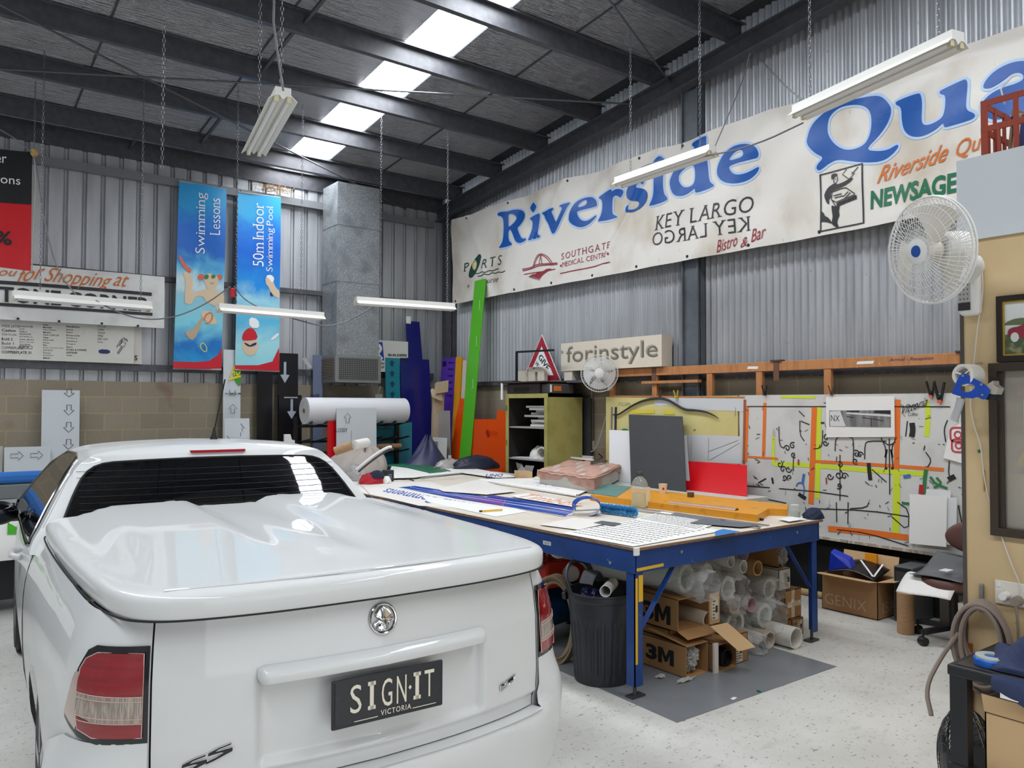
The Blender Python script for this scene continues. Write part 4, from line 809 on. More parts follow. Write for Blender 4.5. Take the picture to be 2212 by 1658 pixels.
b = B(); b.prism([(x, 10.51, z) for x, z in o1], (0, .01, 0)); t = b.solo('sign_offcut', mat('offcut_cream', '#cfcac2', .5), 'narrow cream sign strip sticking out behind the typeface board', 'sign')
O, R_, U_ = (V((x, 10.505, z)) for x, z in [(2.125,2.25),(2.16,2.251),(2.124,2.314)]); B().text('S', O, R_ - O, U_ - O, bold=.03).obj('lettering', blk2, t)
# builders sign beside the duct
q = [(5.337,2.665),(5.884,2.662),(5.886,2.422),(5.743,2.416),(5.744,2.215),(5.341,2.192)]
b = B(); b.prism([(x, 10.35, z) for x, z in q], (0, .012, 0)); t = b.solo('builders_sign', mat('sign_white', '#d3d3d0', .45), 'white sign with blue panel and yellow dot reading BUILDERS behind the duct', 'sign')
def bsP(x, z): return V((x, 10.346, z))
B().fill([[(5.349,2.632),(5.452,2.634),(5.482,2.369),(5.351,2.37)]], bsP).obj('blue_panel', mat('sign_blue', '#1c3f9c', .45), t, recalc=False)
b = B(); b.stroke([(5.279,2.594),(5.388,2.599),(5.43,2.54),(5.389,2.476),(5.335,2.48)], .045, lambda x, z: V((x, 10.342, z)), smooth=1); b.stroke([(5.355,2.475),(5.445,2.38)], .05, lambda x, z: V((x, 10.342, z))); b.obj('lettering', wht, t, recalc=False)
b = B(); c = (5.365,2.528); b.fill([[(c[0] + .035 * math.cos(i * PI / 8), c[1] + .035 * math.sin(i * PI / 8)) for i in range(16)]], lambda x, z: V((x, 10.339, z))); b.obj('yellow_dot', mat('sign_yellow', '#dba62a', .45), t, recalc=False)
b = B()
for body, qd in (('BUILDERS', [(5.55,2.433),(5.861,2.44),(5.55,2.468)]), ('TION', [(5.344,2.3),(5.482,2.304),(5.344,2.333)]), ('GROUP', [(5.345,2.247),(5.482,2.251),(5.345,2.278)])):
    O, R_, U_ = (V((x, 10.345, z)) for x, z in qd); b.text(body, O, R_ - O, U_ - O, bold=.03)
b.obj('lettering', blk2, t, recalc=False)

# ================================================================ the blue work bench and what lies on it
TZ = .885
bblue = mat('bench_blue', '#123f86', .42, spot=[(5, '#0f3775', .45, .65, U1), (40, '#6d7f9a', .72, .76, (1, 1, .6))])
wood_edge = mat('plywood_edge', '#8a6a50', .6, spot=(30, '#5f4636', .5, .65, (1, 1, 6)))
top_m = mat('bench_top_cream', '#dcd4c8', .45, spot=[(3, '#cfc3b2', .5, .7, U1), (25, '#a89d8e', .7, .75, (3, 1, 1))])
bt_ = thing('workbench', 'long blue steel workbench with cream top right of the car', 'workbench', (4.305, 5.97, 0))
X0, X1, Y0, Y1 = 3.335, 5.285, 3.205, 8.75
tt = B().box((X0, Y0, TZ - .018), (X1, Y1, TZ)).obj('bench_top', top_m, bt_)
b = B()
for q in (((X0 - .003, Y0 - .003, TZ - .018), (X1 + .003, Y0, TZ - .003)), ((X0 - .003, Y0, TZ - .018), (X0, Y1, TZ - .003)), ((X1, Y0, TZ - .018), (X1 + .003, Y1, TZ - .003))): b.box(*q)
b.obj('top_edging', wood_edge, tt)
zr0, zr1 = TZ - .155, TZ - .02
for nm, q in (('long_rail', ((X0 + .012, Y0 + .02, zr0), (X0 + .022, Y1 - .02, zr1))), ('long_rail', ((X1 - .022, Y0 + .02, zr0), (X1 - .012, Y1 - .02, zr1))), ('end_rail', ((X0 + .03, Y0 + .02, zr0), (X1 - .03, Y0 + .03, zr1))), ('end_rail', ((X0 + .03, Y1 - .03, zr0), (X1 - .03, Y1 - .02, zr1)))):
    B().box(*q).obj(nm, bblue, bt_, bevel=.002)
def leg(x, y, sx, sy):
    b = B(); b.box((x, y, .07), (x + sx * .068, y + sy * .006, zr0 + .05)); b.box((x, y, .07), (x + sx * .006, y + sy * .068, zr0 + .05)); l = b.obj('leg', bblue, bt_)
    b = B(); b.cyl((x + sx * .03, y + sy * .03, .012), (x + sx * .03, y + sy * .03, .12), .011, n=10); b.box((x - .02 * sx, y, 0), (x + sx * .09, y + sy * .06, .014)); b.obj('levelling_foot', mat('dull_steel', '#55585c', .45, .7), l)
for y, sy in ((Y0 + .03, 1), (5.9, 1), (Y1 - .03, -1)):
    leg(X0 + .025, y, 1, sy); leg(X1 - .025, y, -1, sy)
B().bar((X0 + .10, Y0 + .05, .40), (X0 + .40, Y0 + .05, zr0 + .02), .006, .035, (0, 1, 0)).obj('brace', bblue, bt_)
B().bar((X1 - .10, Y0 + .05, .40), (X1 - .40, Y0 + .05, zr0 + .02), .006, .035, (0, 1, 0)).obj('brace', bblue, bt_)
yt = mat('yellow_tape', '#e0b12c', .5)
B().box((X0 + .03, Y0 + .0275, .20), (X0 + .048, Y0 + .0296, .70)).obj('yellow_tape', yt, bt_)
B().box((X0 + .056, Y0 + .0275, .56), (X0 + .092, Y0 + .0296, .715)).obj('yellow_tape', yt, bt_)
B().hexa((X0 + .03, Y0 + .0175, .742), (.23, 0, .004), (0, .002, 0), (0, 0, .018)).obj('yellow_tape', yt, bt_)
B().box((X0 - .006, Y0 - .006, TZ - .045), (X0 + .03, Y0 + .012, TZ + .001)).obj('white_tape', 'e9e9e6', bt_, bevel=.002)
bolt = mat('zinc_bolt', '#b9bec2', .3, .9)
for x, y, ax in [(X0, 3.42, 0), (X0, 3.42, 0), (X0, 4.15, 0), (X0, 5.02, 0), (X0, 6.3, 0), (X0, 6.45, 0), (X0, 6.6, 0)][1:]: B().cyl((X0 + .012, y, TZ - .12), (X0 + .005, y, TZ - .12), .011, n=6).obj('bolt', bolt, bt_)
for x in (X0 + .42, X1 - .3): B().cyl((x, Y0 + .02, TZ - .07), (x, Y0 + .013, TZ - .07), .011, n=6).obj('bolt', bolt, bt_)
b = B().box((X0 + .0105, 3.98, TZ - .10), (X0 + .012, 4.06, TZ - .075)).obj('maker_label', 'd8dde2', bt_)
O = B().text('DEXION', (X0 + .0095, 4.05, TZ - .095), (0, -.06, 0), (0, 0, .015)); O.obj('lettering', blk2, b)
# low white side bench against the painting boards
sd = thing('side_bench', 'narrow white side bench between the blue workbench and painting boards', 'bench', (5.7, 6.1, 0))
B().box((5.30, 4.35, .845), (6.28, 7.14, .872)).obj('bench_top', mat('side_bench_white', '#c9c8c4', .5), sd)
for x in (5.34, 6.20):
    for y in (4.42, 7.05): B().box((x, y, 0), (x + .06, y + .06, .845)).obj('leg', '6b6358', sd)
B().box((5.42, 4.44, .05), (6.2, 4.46, .80)).obj('end_panel', '3a3b40', sd)
ZS = [TZ + .0006]
def sheet(name, q, m, label, cat, group=None, t=.0012, z=None, curl=None, **k):
    zz = z if z is not None else ZS[0]
    if z is None: ZS[0] += .0014
    b = B(); b.prism([(p[0], p[1], zz) for p in q], (0, 0, t)); o = b.solo(name, m if not isinstance(m, str) else flatmat(m), label, cat, group, **k); return o, zz + t
paper = mat('paper_white', '#ecebe8', .55); paper2 = mat('paper_grey', '#e2dfda', .55); pblue = mat('print_mid_blue', '#3c5cb0', .5)
def rows(b, q, z, n, w, th, rr, lo=.05, hi=.95, frac=.8):
    """rows of small dashes across the sheet q (first edge = reading direction)"""
    O, A, D = V(q[0]), V(q[1]) - V(q[0]), V(q[3]) - V(q[0])
    for i in range(n):
        v = lo + (hi - lo) * (i + .5) / n; u = .03
        while u < frac:
            l = rr.uniform(.25, 1) * w; p = O + A * u + D * v; e = O + A * min(u + l, .97) + D * v
            d = (e - p); nrm = V((-d.y, d.x, 0)).normalized() * th
            b.face([(p.x, p.y, z), (e.x, e.y, z), (e.x + nrm.x, e.y + nrm.y, z), (p.x + nrm.x, p.y + nrm.y, z)]); u += l + w * .3
q3 = lambda s: [V((p[0], p[1], TZ)) for p in s]
# big lettered sheets on the near half
s, z = sheet('drawing_sheet', [(3.495,7.937,.885),(4.401,7.286,.885),(3.891,5.16,.885),(3.773,4.765,.885),(3.293,5.596,.885),(3.372,6.906,.885)], paper2, 'white paper sheet with blue brush lettering at the bench edge by the car', 'paper')
b = B()
for body, qd in (('STNEMMOC', [(3.714,5.956,.888),(3.736,6.95,.888),(3.437,5.609,.888)]), ('STNEMMOC', [(3.76,4.968,.888),(3.723,5.901,.888),(3.532,4.731,.888)])):
    O, R_, U_ = (V(p) for p in qd); b.text('Comments', O, R_ - O, U_ - O, shear=.2, bold=.01)
b.warp(lambda c: V((c.x, c.y, z + .0008))).obj('lettering', pblue, s, recalc=False)
s, z = sheet('drawing_sheet', [(3.695,6.252,.885),(3.688,5.862,.885),(3.787,4.787,.885),(3.423,4.701,.885),(3.476,5.741,.885)], paper, 'white paper sheet with blue lettering under the yellow marker', 'paper')
# blue vinyl strips
vb = mat('vinyl_blue', '#1448ae', .25); vp = mat('vinyl_purple', '#6a4ab0', .25); va = mat('vinyl_backing', '#e4e6ef', .3)
z2 = ZS[0] + .003; B().prism([(p[0], p[1], z2) for p in [(4.085,5.755,.888),(4.194,5.818,.888),(4.196,4.705,.888),(4.085,4.58,.888),(4.099,5.476,.888)]], (0, 0, .0012)).solo('vinyl_strip', vb, 'shorter blue vinyl strip lying above the right half of the purple patched one', 'vinyl strip', 'blue vinyl strips on the bench')
s, z = sheet('vinyl_strip', [(3.85,6.964,.886),(4.068,7.009,.886),(4.095,4.591,.886),(3.958,4.438,.886),(3.826,4.411,.886)], va, 'long blue vinyl strip with a purple patch lying along the bench', 'vinyl strip', 'blue vinyl strips on the bench')
b = B()
for q in ([(3.846,6.919,.889),(4.037,6.944,.889),(4.092,5.481,.889),(3.83,5.171,.889),(3.793,5.839,.889)], [(4.088,5.474,.889),(4.057,4.554,.889),(3.846,4.411,.889),(3.828,5.165,.889)]): b.face([(p[0], p[1], z + .001) for p in q])
b.obj('blue_film', vb, s, recalc=False)
B().face([(p[0], p[1], z + .0018) for p in [(3.978,5.984,.889),(4.016,5.417,.889),(3.828,5.173,.889),(3.812,5.75,.889)]]).obj('purple_film', vp, s, recalc=False)
b = B()
for i in range(3): b.tube([(p[0], p[1], z + .0012) for p in ([(3.826,6.837,.889),(3.912,5.851,.889),(4.003,4.506,.889)], [(3.937,6.866,.889),(3.946,5.316,.889),(3.953,4.443,.889)], [(3.978,6.493,.889),(4.038,5.455,.889),(4.093,4.602,.889)])[i]], .0016, 5)
b.obj('white_lines', va, s)
# curled end of a blue strip and the fluffy duster
c = (4.039,4.381,.885); dx, dy = V((.75, -.66, 0)), V((.66, .75, 0))
b = B(); C0 = V((c[0], c[1], TZ + .068))
b.grid(lambda u, v: C0 + V((.78, -.62, 0)) * ((.085 + .016 * v) * math.sin(2 * PI * (.02 + u * .80)) * 1.1) + V((0, 0, 1)) * (-.066 * math.cos(2 * PI * (.02 + u * .80))) + V((.62, .78, 0)) * ((v - .5) * .16), 28, 5)
s = b.solo('curled_vinyl', vb, 'short blue vinyl offcut curled into a loop beside the fluffy duster', 'vinyl offcut', smooth=True, recalc=False)
b = B(); b.grid(lambda u, v: C0 + V((.78, -.62, 0)) * ((.083 + .016 * v) * math.sin(2 * PI * (.02 + u * .80)) * 1.1) + V((0, 0, 1)) * (-.063 * math.cos(2 * PI * (.02 + u * .80))) + V((.62, .78, 0)) * ((v - .5) * .158), 28, 5); b.obj('white_backing', va, s, True, recalc=False)
rr = random.Random(5); p0, p1 = [(4.194,4.393,.885),(4.237,4.055,.885)]; p0, p1 = V(p0), V(p1)
b = B()
for i in range(2600):
    t = rr.random(); c = p0.lerp(p1, t) + V((0, 0, .040)); a = rr.uniform(0, 2 * PI); e = rr.uniform(.75, 1) * (.050 if t < .9 else .040); d = V((math.cos(a) * .7, math.cos(a) * .7, math.sin(a))).normalized(); c2 = c + d * e; c2.z = max(c2.z, TZ + .003); w = V((rr.uniform(-1, 1), rr.uniform(-1, 1), rr.uniform(-1, 1))) * .011
    b.face([c + d * .012, c + d * .012 + w, c2])
b.tube([p0 + V((0, 0, .034)), p1 + V((0, 0, .032))], .018, 12)
s = b.solo('duster', mat('duster_blue', '#62b4e2', .8), 'fluffy light blue duster lying on the workbench', 'duster', recalc=False)
s['kind'] = 'thing'
B().tube([p0 + V((-.02, .0, .03)), p0 + V((-.18, .12, .02))], .006).obj('handle', 'c8ccd6', s)
# text sheets on the near corner
q = [(3.317,3.839,.887),(3.341,3.228,.887),(4.235,3.28,.887),(4.293,3.997,.887)]; s, z = sheet('text_sheet', q, paper, 'white printed sheet covered in rows of small text on the bench corner', 'paper', 'text sheets on the bench')
b = B(); rows(b, [V(q[0]), V(q[1]), V(q[2]), V(q[3])], z + .0006, 14, .05, .014, random.Random(1), frac=.95); b.obj('lettering', blk2, s, recalc=False)
q = [(4.154,3.995,.889),(4.1,3.387,.889),(4.536,3.521,.889),(4.675,4.168,.889)]; s, z = sheet('text_sheet', q, paper, 'white printed sheet with a grey band lying behind the corner text sheet', 'paper', 'text sheets on the bench')
b = B(); rows(b, [V(q[0]), V(q[1]), V(q[2]), V(q[3])], z + .0006, 8, .05, .014, random.Random(2), frac=.95, hi=.75); b.obj('lettering', blk2, s, recalc=False)
B().face([(p[0], p[1], z + .001) for p in [(4.661,4.048,.889),(4.628,3.592,.889),(4.457,3.579,.889),(4.545,4.006,.889)]]).obj('grey_band', '6e7278', s, recalc=False)
q = [(3.414,4.184,.886),(3.485,3.861,.886),(3.943,3.98,.886),(3.826,4.289,.886)]; s, z = sheet('paper_sheet', q, paper2, 'plain white paper sheet left of the text sheets', 'paper')
q = [(3.763,4.016,.888),(3.885,4.06,.888),(3.907,3.884,.888),(3.772,3.829,.888)]; s, z = sheet('photo_print', q, '55565a', 'small dark photo print lying left of the printed text sheets', 'print')
q = [(4.295,3.609,.89),(4.427,3.284,.89),(4.641,3.252,.89),(4.551,3.696,.89)]; s, z = sheet('grey_folder', q, '5f646b', 'dark grey plastic folder at the end of the bench', 'folder')
q = [(4.142,3.27,.891),(4.261,3.3,.891),(4.261,3.161,.891),(3.983,3.145,.891)]; s, z = sheet('blue_card', [V(p) for p in q], '2c76b8', 'bright blue card tucked over the bench end edge', 'card')
q = [(4.951,3.353,.886),(5.135,3.361,.886),(5.119,3.23,.886),(4.9,3.226,.886)]; s, z = sheet('envelope', q, paper, 'small white slip of paper near the right bench corner', 'paper')
for i, (p, q_) in enumerate((((1340, 1097), (1640, 1140)), ((1352, 1094), (1655, 1136)))):
    a_, b_ = ([V(u) for u in ([(4.501,4.49,.89),(4.528,3.21,.89)], [(4.599,4.525,.89),(4.684,3.246,.89)])[i]]); B().bar(a_ + V((0, 0, .0)), b_, .035, .006).solo('aluminium_strip', mat('aluminium', '#b6babd', .3, .8), 'long flat aluminium strip %s the clear tube' % ('nearest the text sheets beside' if i == 0 else 'right alongside'), 'metal strip', 'aluminium strips on the bench')
# clear roll, jug, orange tray, cup, block, jar, rag, knife
clear = mat('clear_film', '#dcdad6', .12, alpha=.3, spec=.8)
a_, b_ = (V(p) + V((0, 0, .035)) for p in [(4.79,4.222,.885),(4.855,3.634,.885)])
s = B().pipe(a_, b_, .035, .032).solo('clear_film_roll', mat('brown_clear_film', '#b89a88', .15, alpha=.75), 'translucent brownish film roll in front of the orange tray', 'film roll', smooth=True)
c = V((4.667,4.416,.885)) + V((.02, .04, 0))
jug = thing('plastic_jug', 'clear plastic jug half full of pale yellow liquid on the bench', 'jug', (c.x, c.y, TZ + .001))
jp = [(.062, 0), (.068, .008), (.069, .17), (.066, .19), (.050, .225), (.028, .245), (.024, .25), (.024, .262)]
B().lathe(jp, (c.x, c.y, TZ + .001), n=32, cap=False).obj('jug_body', mat('jug_plastic', '#dfe0da', .08, alpha=.22, spec=.8), jug, True, recalc=True)
B().lathe([(.060, .004), (.066, .010), (.067, .112), (.001, .113)], (c.x, c.y, TZ + .001), n=32).obj('liquid', mat('yellow_liquid', '#e3cf92', .1, alpha=.82), jug, True)
B().lathe([(.027, .255), (.027, .285), (.025, .288)], (c.x, c.y, TZ + .001), n=24).obj('cap', '3b3c42', jug, True)
B().tube([(c.x + .024 * math.cos(t) - .045, c.y + .01 * math.cos(t), TZ + .262 + .012 * math.sin(t)) for t in [i * PI / 8 for i in range(16)]], .0035, 6, True).obj('handle_ring', '3b3c42', jug, True)
B().box((c.x + .0, c.y - .0705, TZ + .02), (c.x + .045, c.y - .069, TZ + .17)).obj('label_ghost', mat('jug_label', '#e2d6b8', .5), jug)
ot = mat('orange_paint_tray', '#d9941f', .45, spot=[(12, '#b9791a', .6, .72, U1), (50, '#5c4528', .7, .75, U1)])
tray = thing('orange_tray', 'long orange painted sheet-metal tray along the far bench edge', 'tray', (*(4.94,4.104,.886)[:2], TZ + .001))
q = [(4.669,5.018,.935),(5.38,5.204,.935),(5.488,3.625,.935),(5.218,3.452,.935),(5.134,3.558,.935),(4.774,3.402,.935)]; b = B(); b.prism([(p[0], p[1], .932) for p in q], (0, 0, .004)); b.obj('tray_top', ot, tray)
b = B(); A = [V((p[0], p[1], 0)) for p in q]
for i, j in ((5, 0), (0, 1), (1, 2), (2, 3), (3, 4), (4, 5)):
    d = A[j] - A[i]; b.hexa((A[i].x, A[i].y, TZ + .001), (d.x, d.y, 0), (-d.y * .003, d.x * .003, 0), (0, 0, .047))
b.obj('tray_side', ot, tray)
B().prism([(p[0], p[1], .9365) for p in [(4.743,5.122,.937),(5.442,5.614,.937),(5.444,5.274,.937),(4.719,4.755,.937)]], (0, 0, .002)).solo('teal_sheet', mat('teal_sheet', '#5c8580', .5, spot=(8, '#4b6f6b', .5, .7, U1)), 'teal green sheet lying over the left end of the orange tray', 'sheet')
c = V((5.29,4.748,.937))
b = B().lathe([(.030, 0), (.038, .075), (.039, .08), (.036, .08), (.028, .006), (.001, .005)], c, n=24); cup = b.solo('paper_cup', mat('cup_white', '#e4ddd2', .5), 'small white paper cup with red inside on the orange tray', 'cup', smooth=True)
B().lathe([(.0365, .078), (.0285, .01), (.001, .009)], c, n=24, cap=False).obj('red_lining', wred, cup, True)
B().fill([[(.010 * math.cos(i * PI / 6), .012 * math.sin(i * PI / 6)) for i in range(12)]], lambda u, v: V((c.x - .0245 + u * .7, c.y - .0265 - u * .7, c.z + .04 + v))).obj('red_logo', wred, cup, recalc=False)
c = V((5.242,4.394,.937)); B().box((c.x - .022, c.y - .02, .9365), (c.x + .022, c.y + .02, .977)).solo('wood_block', mat('brown_block_wood', '#5d4632', .6), 'small dark brown wooden block on the orange tray below the red panel', 'block', bevel=.002)
c = V((5.176,3.361,.886)); jar = thing('glass_jar', 'small glass jar of cloudy water at the right bench corner', 'jar', tuple(c))
B().lathe([(.034, 0), (.038, .006), (.038, .075), (.034, .084), (.034, .096)], c, n=28, cap=False).obj('jar_glass', mat('jar_glass', '#dfe6e0', .05, alpha=.25, spec=.8), jar, True)
B().lathe([(.035, .004), (.036, .045), (.001, .046)], c, n=28).obj('water', mat('cloudy_water', '#b4baae', .2, alpha=.7), jar, True)
B().cyl(c + V((0, 0, .0945)), c + V((0, 0, .0965)), .030, n=24).obj('jar_rim', 'c9ccc8', jar)
def cloth(c, rx, ry, h, seed, rz=0, n=40, amp=.35, fl=.0):
    r_ = random.Random(seed); ph = [(r_.uniform(2, 9), r_.uniform(2, 7), r_.uniform(0, 6), r_.uniform(.3, 1)) for _ in range(7)]
    def f(u, v):
        a = 2 * PI * u; k = math.sin(v * PI / 2); w = sum(s * math.sin(p * a * .5 // 1 * 0 + round(p) * a + q * v * 3 + o) for p, q, o, s in ph) / 4
        w2 = sum(s * math.sin(round(q) * a * 2 + p * v * 5 + o) for p, q, o, s in ph) / 5
        x = rx * k * (1 + amp * .5 * w * v); y = ry * k * (1 + amp * .5 * w * v); z = h * math.cos(v * PI / 2) * (1 + amp * w2 * (.3 + v)) + .002
        return V((c[0] + x * math.cos(a) * math.cos(rz) - y * math.sin(a) * math.sin(rz), c[1] + x * math.cos(a) * math.sin(rz) + y * math.sin(a) * math.cos(rz), c[2] + max(.001, z)))
    return B().grid(f, n, 14, True)
nvy = mat('navy_cloth', '#1f2842', .85, bump=(25, .4, U1))
c = V((5.265,3.266,.886)); cloth(c, .085, .07, .075, 11).solo('navy_rag', nvy, 'crumpled navy rag beside the glass jar', 'rag', smooth=True, angle=60)
a_, b_ = (V(p) for p in [(4.882,3.596,.887),(4.858,3.412,.887)]); b = B().bar(a_ + V((0, 0, .008)), b_ + V((0, 0, .008)), .024, .014); kn = b.solo('utility_knife', mat('knife_black', '#1b1c20', .4), 'black utility knife lying at the end of the orange tray', 'knife', bevel=.003)
B().bar(a_ + V((0, 0, .008)), a_ + (a_ - b_) * .25 + V((0, 0, .008)), .014, .004).obj('orange_tip', 'e0702c', kn)
a_, b_ = (V(p) + V((0, 0, .006)) for p in [(3.472,4.952,.892),(3.646,4.924,.892)]); b = B().cyl(a_, b_, .007, n=10); mk = b.solo('marker_pen', yt, 'yellow marker pen on the blue lettered sheet', 'pen', smooth=True); B().cyl(a_ - (b_ - a_) * .12, a_, .0074, n=10).obj('pen_cap', '18181a', mk)
# sheets on the far half
s, z = sheet('drawing_sheet', [(4.025,6.493,.886),(4.926,7.08,.886),(4.503,5.868,.886),(4.133,5.822,.886),(3.953,6.266,.886)], paper2, 'white sheet with faint pink lettering in the middle of the bench', 'paper')
b = B(); rows(b, [V(p) for p in [(4.282,6.592,.887),(4.688,6.814,.887),(4.52,6.124,.887),(4.138,6.014,.887)]], z + .0006, 4, .18, .006, random.Random(4)); b.obj('lettering', 'e0b7a6', s, recalc=False)
s, z = sheet('drawing_sheet', [(4.256,5.623,.887),(4.49,5.676,.887),(4.355,4.825,.887),(4.189,4.703,.887),(4.206,5.465,.887)], paper, 'white sheet with orange brush lettering beside the blue strips', 'paper')
b = B(); O, R_, U_ = (V(p) for p in [(4.235,5.51,.888),(4.209,4.719,.888),(4.471,5.607,.888)]); b.text('Timber', O, R_ - O, U_ - O, shear=.2); b.warp(lambda c: V((c.x, c.y, z + .0008))).obj('lettering', 'd98a68', s, recalc=False)
s, z = sheet('drawing_sheet', [(4.926,7.07,.889),(5.468,6.801,.889),(5.298,5.656,.889),(4.706,5.255,.889)], paper, 'large white sheet with blue pen drawing in front of the towel-covered box', 'paper')
b = B()
for q in ([(5.099,6.482,.89),(5.24,6.518,.89),(5.139,6.254,.89),(4.948,6.138,.89),(4.996,5.982,.89),(5.242,6.379,.89)], [(4.964,5.944,.89),(5.078,5.983,.89),(5.142,6.124,.89),(4.955,5.776,.89)], [(4.981,6.368,.89),(4.969,6.248,.89),(5.138,6.321,.89)]): b.stroke([(p[0], p[1]) for p in q], .006, lambda x, y: V((x, y, z + .0008)), smooth=2)
b.obj('pen_drawing', '8a97c8', s, recalc=False)
a_, b_ = (V(p) + V((0, 0, .014)) for p in [(4.84,6.946,.89),(4.733,5.265,.89)])
B().pipe(a_, b_, .014, .011, 16).solo('paper_roll', paper, 'thin white paper roll along the front of the large drawing sheet', 'paper roll', smooth=True)
a_, b_ = (V(p) + V((0, 0, .026)) for p in [(5.373,6.647,.886),(5.369,5.839,.886)])
B().pipe(a_, b_, .026, .022, 18).solo('paper_roll', mat('cream_roll', '#dad5ca', .5), 'thick cream paper roll in front of the towel-covered box', 'paper roll', smooth=True)
s, z = sheet('foam_board', [(4.108,7.69,.888),(4.97,9.149,.888),(4.987,8.309,.888),(5.236,7.829,.888),(4.522,7.648,.888),(4.421,7.591,.888)], paper, 'white foam board lying under the green tray sign', 'board', t=.006)
gs = thing('tray_sign', 'flat green sign panel with rounded grey frame lying on the bench', 'sign', (*(5.121,8.685,.9)[:2], .9))
q = smooth2([(p[0], p[1]) for p in [(4.915,9.203,.91),(5.089,9.493,.91),(5.506,9.457,.91),(5.54,9.372,.91),(5.256,8.191,.91),(5.126,7.969,.91),(4.755,7.864,.91),(4.791,7.983,.91),(5.005,9.049,.91)]], 1)
B().prism([(x, y, .897) for x, y in q], (0, 0, .012)).obj('frame', mat('sign_frame_grey', '#4d5852', .45), gs)
q2 = grow(q, -.03); B().prism([(x, y, .909) for x, y in q2], (0, 0, .002)).obj('green_face', mat('sign_green', '#27724f', .4), gs)
for q in ([(5.27,9.237,.912),(5.341,9.244,.912),(5.128,8.333,.912),(5.032,8.321,.912)], [(5.412,9.272,.912),(5.449,9.265,.912),(5.261,8.403,.912),(5.168,8.337,.912)]): B().prism([(p[0], p[1], .911) for p in q], (0, 0, .001)).obj('green_bar', 'a9c2b4' if q[0][0] > 99 else '1f5f42', gs)
s, z = sheet('logo_sheet', [(5.589,9.106,.886),(5.825,9.034,.886),(5.522,7.507,.886),(5.419,7.032,.886),(5.133,7.044,.886),(5.186,8.043,.886)], paper, 'white sheet with blue printed logo by the navy bag', 'paper')
b = B(); O, R_, U_ = (V(p) for p in [(5.078,7.185,.888),(5.269,7.113,.888),(5.315,7.486,.888)]); b.text('UNO', O, R_ - O, U_ - O, bold=.02); b.warp(lambda c: V((c.x, c.y, z + .001))).obj('lettering', pblue, s, recalc=False)
a_, b_ = (V(p) + V((0, 0, .008)) for p in [(4.468,7.557,.89),(5.259,7.844,.89)]); B().tube([a_, a_.lerp(b_, .5) + V((0, .03, 0)), b_], .008, smooth=1).solo('edge_trim', '8d9594', 'thin curved grey edging strip in front of the green sign', 'trim strip', smooth=True)
# bundle of cloth by the car
bx = V((4.23,8.43,.886))
gcl = mat('grey_canvas', '#a39b94', .85, bump=(20, .3, U1))
bun = B().grid(lambda u, v: (lambda a, k: V((bx.x + .05 + .36 * math.cos(a) * k * (1 + .12 * math.sin(3 * a + 1)) + .12 * (1 - v), bx.y + .35 + .45 * math.sin(a) * k, TZ + .003 + .30 * max(0, (1 - v ** 1.6)) * (1 + .13 * math.sin(4 * a + 5 * v) + .08 * math.sin(9 * a + 3)))))(2 * PI * u, math.sin(v * PI / 2)), 44, 16, True)
s = bun.solo('canvas_bundle', gcl, 'bundled grey canvas with a white edge strip piled on the bench beside the car cab', 'cloth', smooth=True, angle=70)
e = [V(p) for p in [(3.603,7.379,1.048),(3.681,7.32,1.129),(3.767,7.255,1.211),(3.853,7.189,1.274),(3.889,7.162,1.279)]]
B().tube([p for p in e], .016, 8, smooth=1).obj('white_edge', paper, s, True)
B().tube([p + V((.01, -.02, -.022)) for p in e], .010, 8, smooth=1).obj('dark_piping', '3a3330', s, True)
kr = mat('kraft_tube', '#b08a66', .6, spot=(20, '#9a7656', .5, .7, (1, 1, 8)))
a_, b_, c_ = (V(p) for p in [(3.404,7.467,1.235),(3.543,7.362,1.298),(3.55,7.356,1.303)])
d_ = V((3.817,7.594,1.309))
B().pipe(a_, b_, .046, .040).solo('cardboard_tube', kr, 'open brown cardboard tube resting on the canvas bundle', 'tube', smooth=True)
B().cyl(b_ + V((.02, .0, .0)), d_, .05, n=24).solo('paper_roll', paper2, 'white paper roll lying on the canvas bundle behind the brown tube', 'paper roll', smooth=True)
c = V((3.826,7.443,.886))
s = cloth((c.x, c.y + .02, TZ + .002), .15, .10, .11, 3).solo('clothes_pile', mat('red_cloth', '#b3222f', .8, bump=(30, .3, U1)), 'heap of red navy and white clothes beside the battery charger', 'clothes', smooth=True, angle=60)
cloth((c.x + .03, c.y - .02, TZ + .06), .085, .06, .075, 8).obj('navy_garment', nvy, s, True); cloth((c.x + .13, c.y - .05, TZ + .002), .05, .05, .07, 9).obj('white_garment', paper, s, True)
c = V((3.895,7.868,.886)); cloth((c.x - .05, c.y + .05, TZ + .002), .09, .18, .16, 21, n=60).solo('bubble_wrap', mat('bubble_wrap', '#bdbbbb', .2, bump=(120, .9, U1)), 'crumpled silver bubble wrap behind the car pillar', 'packaging', smooth=True)
c = V((4.058,7.508,.886)); s = B().box((c.x - .05, c.y, TZ + .001), (c.x + .05, c.y + .09, TZ + .125)).solo('battery_charger', mat('charger_black', '#26272d', .45), 'small black battery charger with printed label on the bench', 'charger', bevel=.008)
b = B()
for i in range(2):
    for j in range(3): b.box((c.x - .02 + .022 * i, c.y - .001, TZ + .03 + .02 * j), (c.x - .002 + .022 * i, c.y + .001, TZ + .045 + .02 * j))
b.obj('printed_label', '6f7396', s)
p = [V(q) + V((0, 0, .005)) for q in [(4.192,7.655,.886),(4.299,7.769,.886),(4.27,7.599,.886),(4.358,7.637,.886),(4.304,7.428,.886)]]; B().tube(p, .006, smooth=2).solo('charger_cable', '111111', 'black power cord trailing from the battery charger', 'cord', smooth=True)
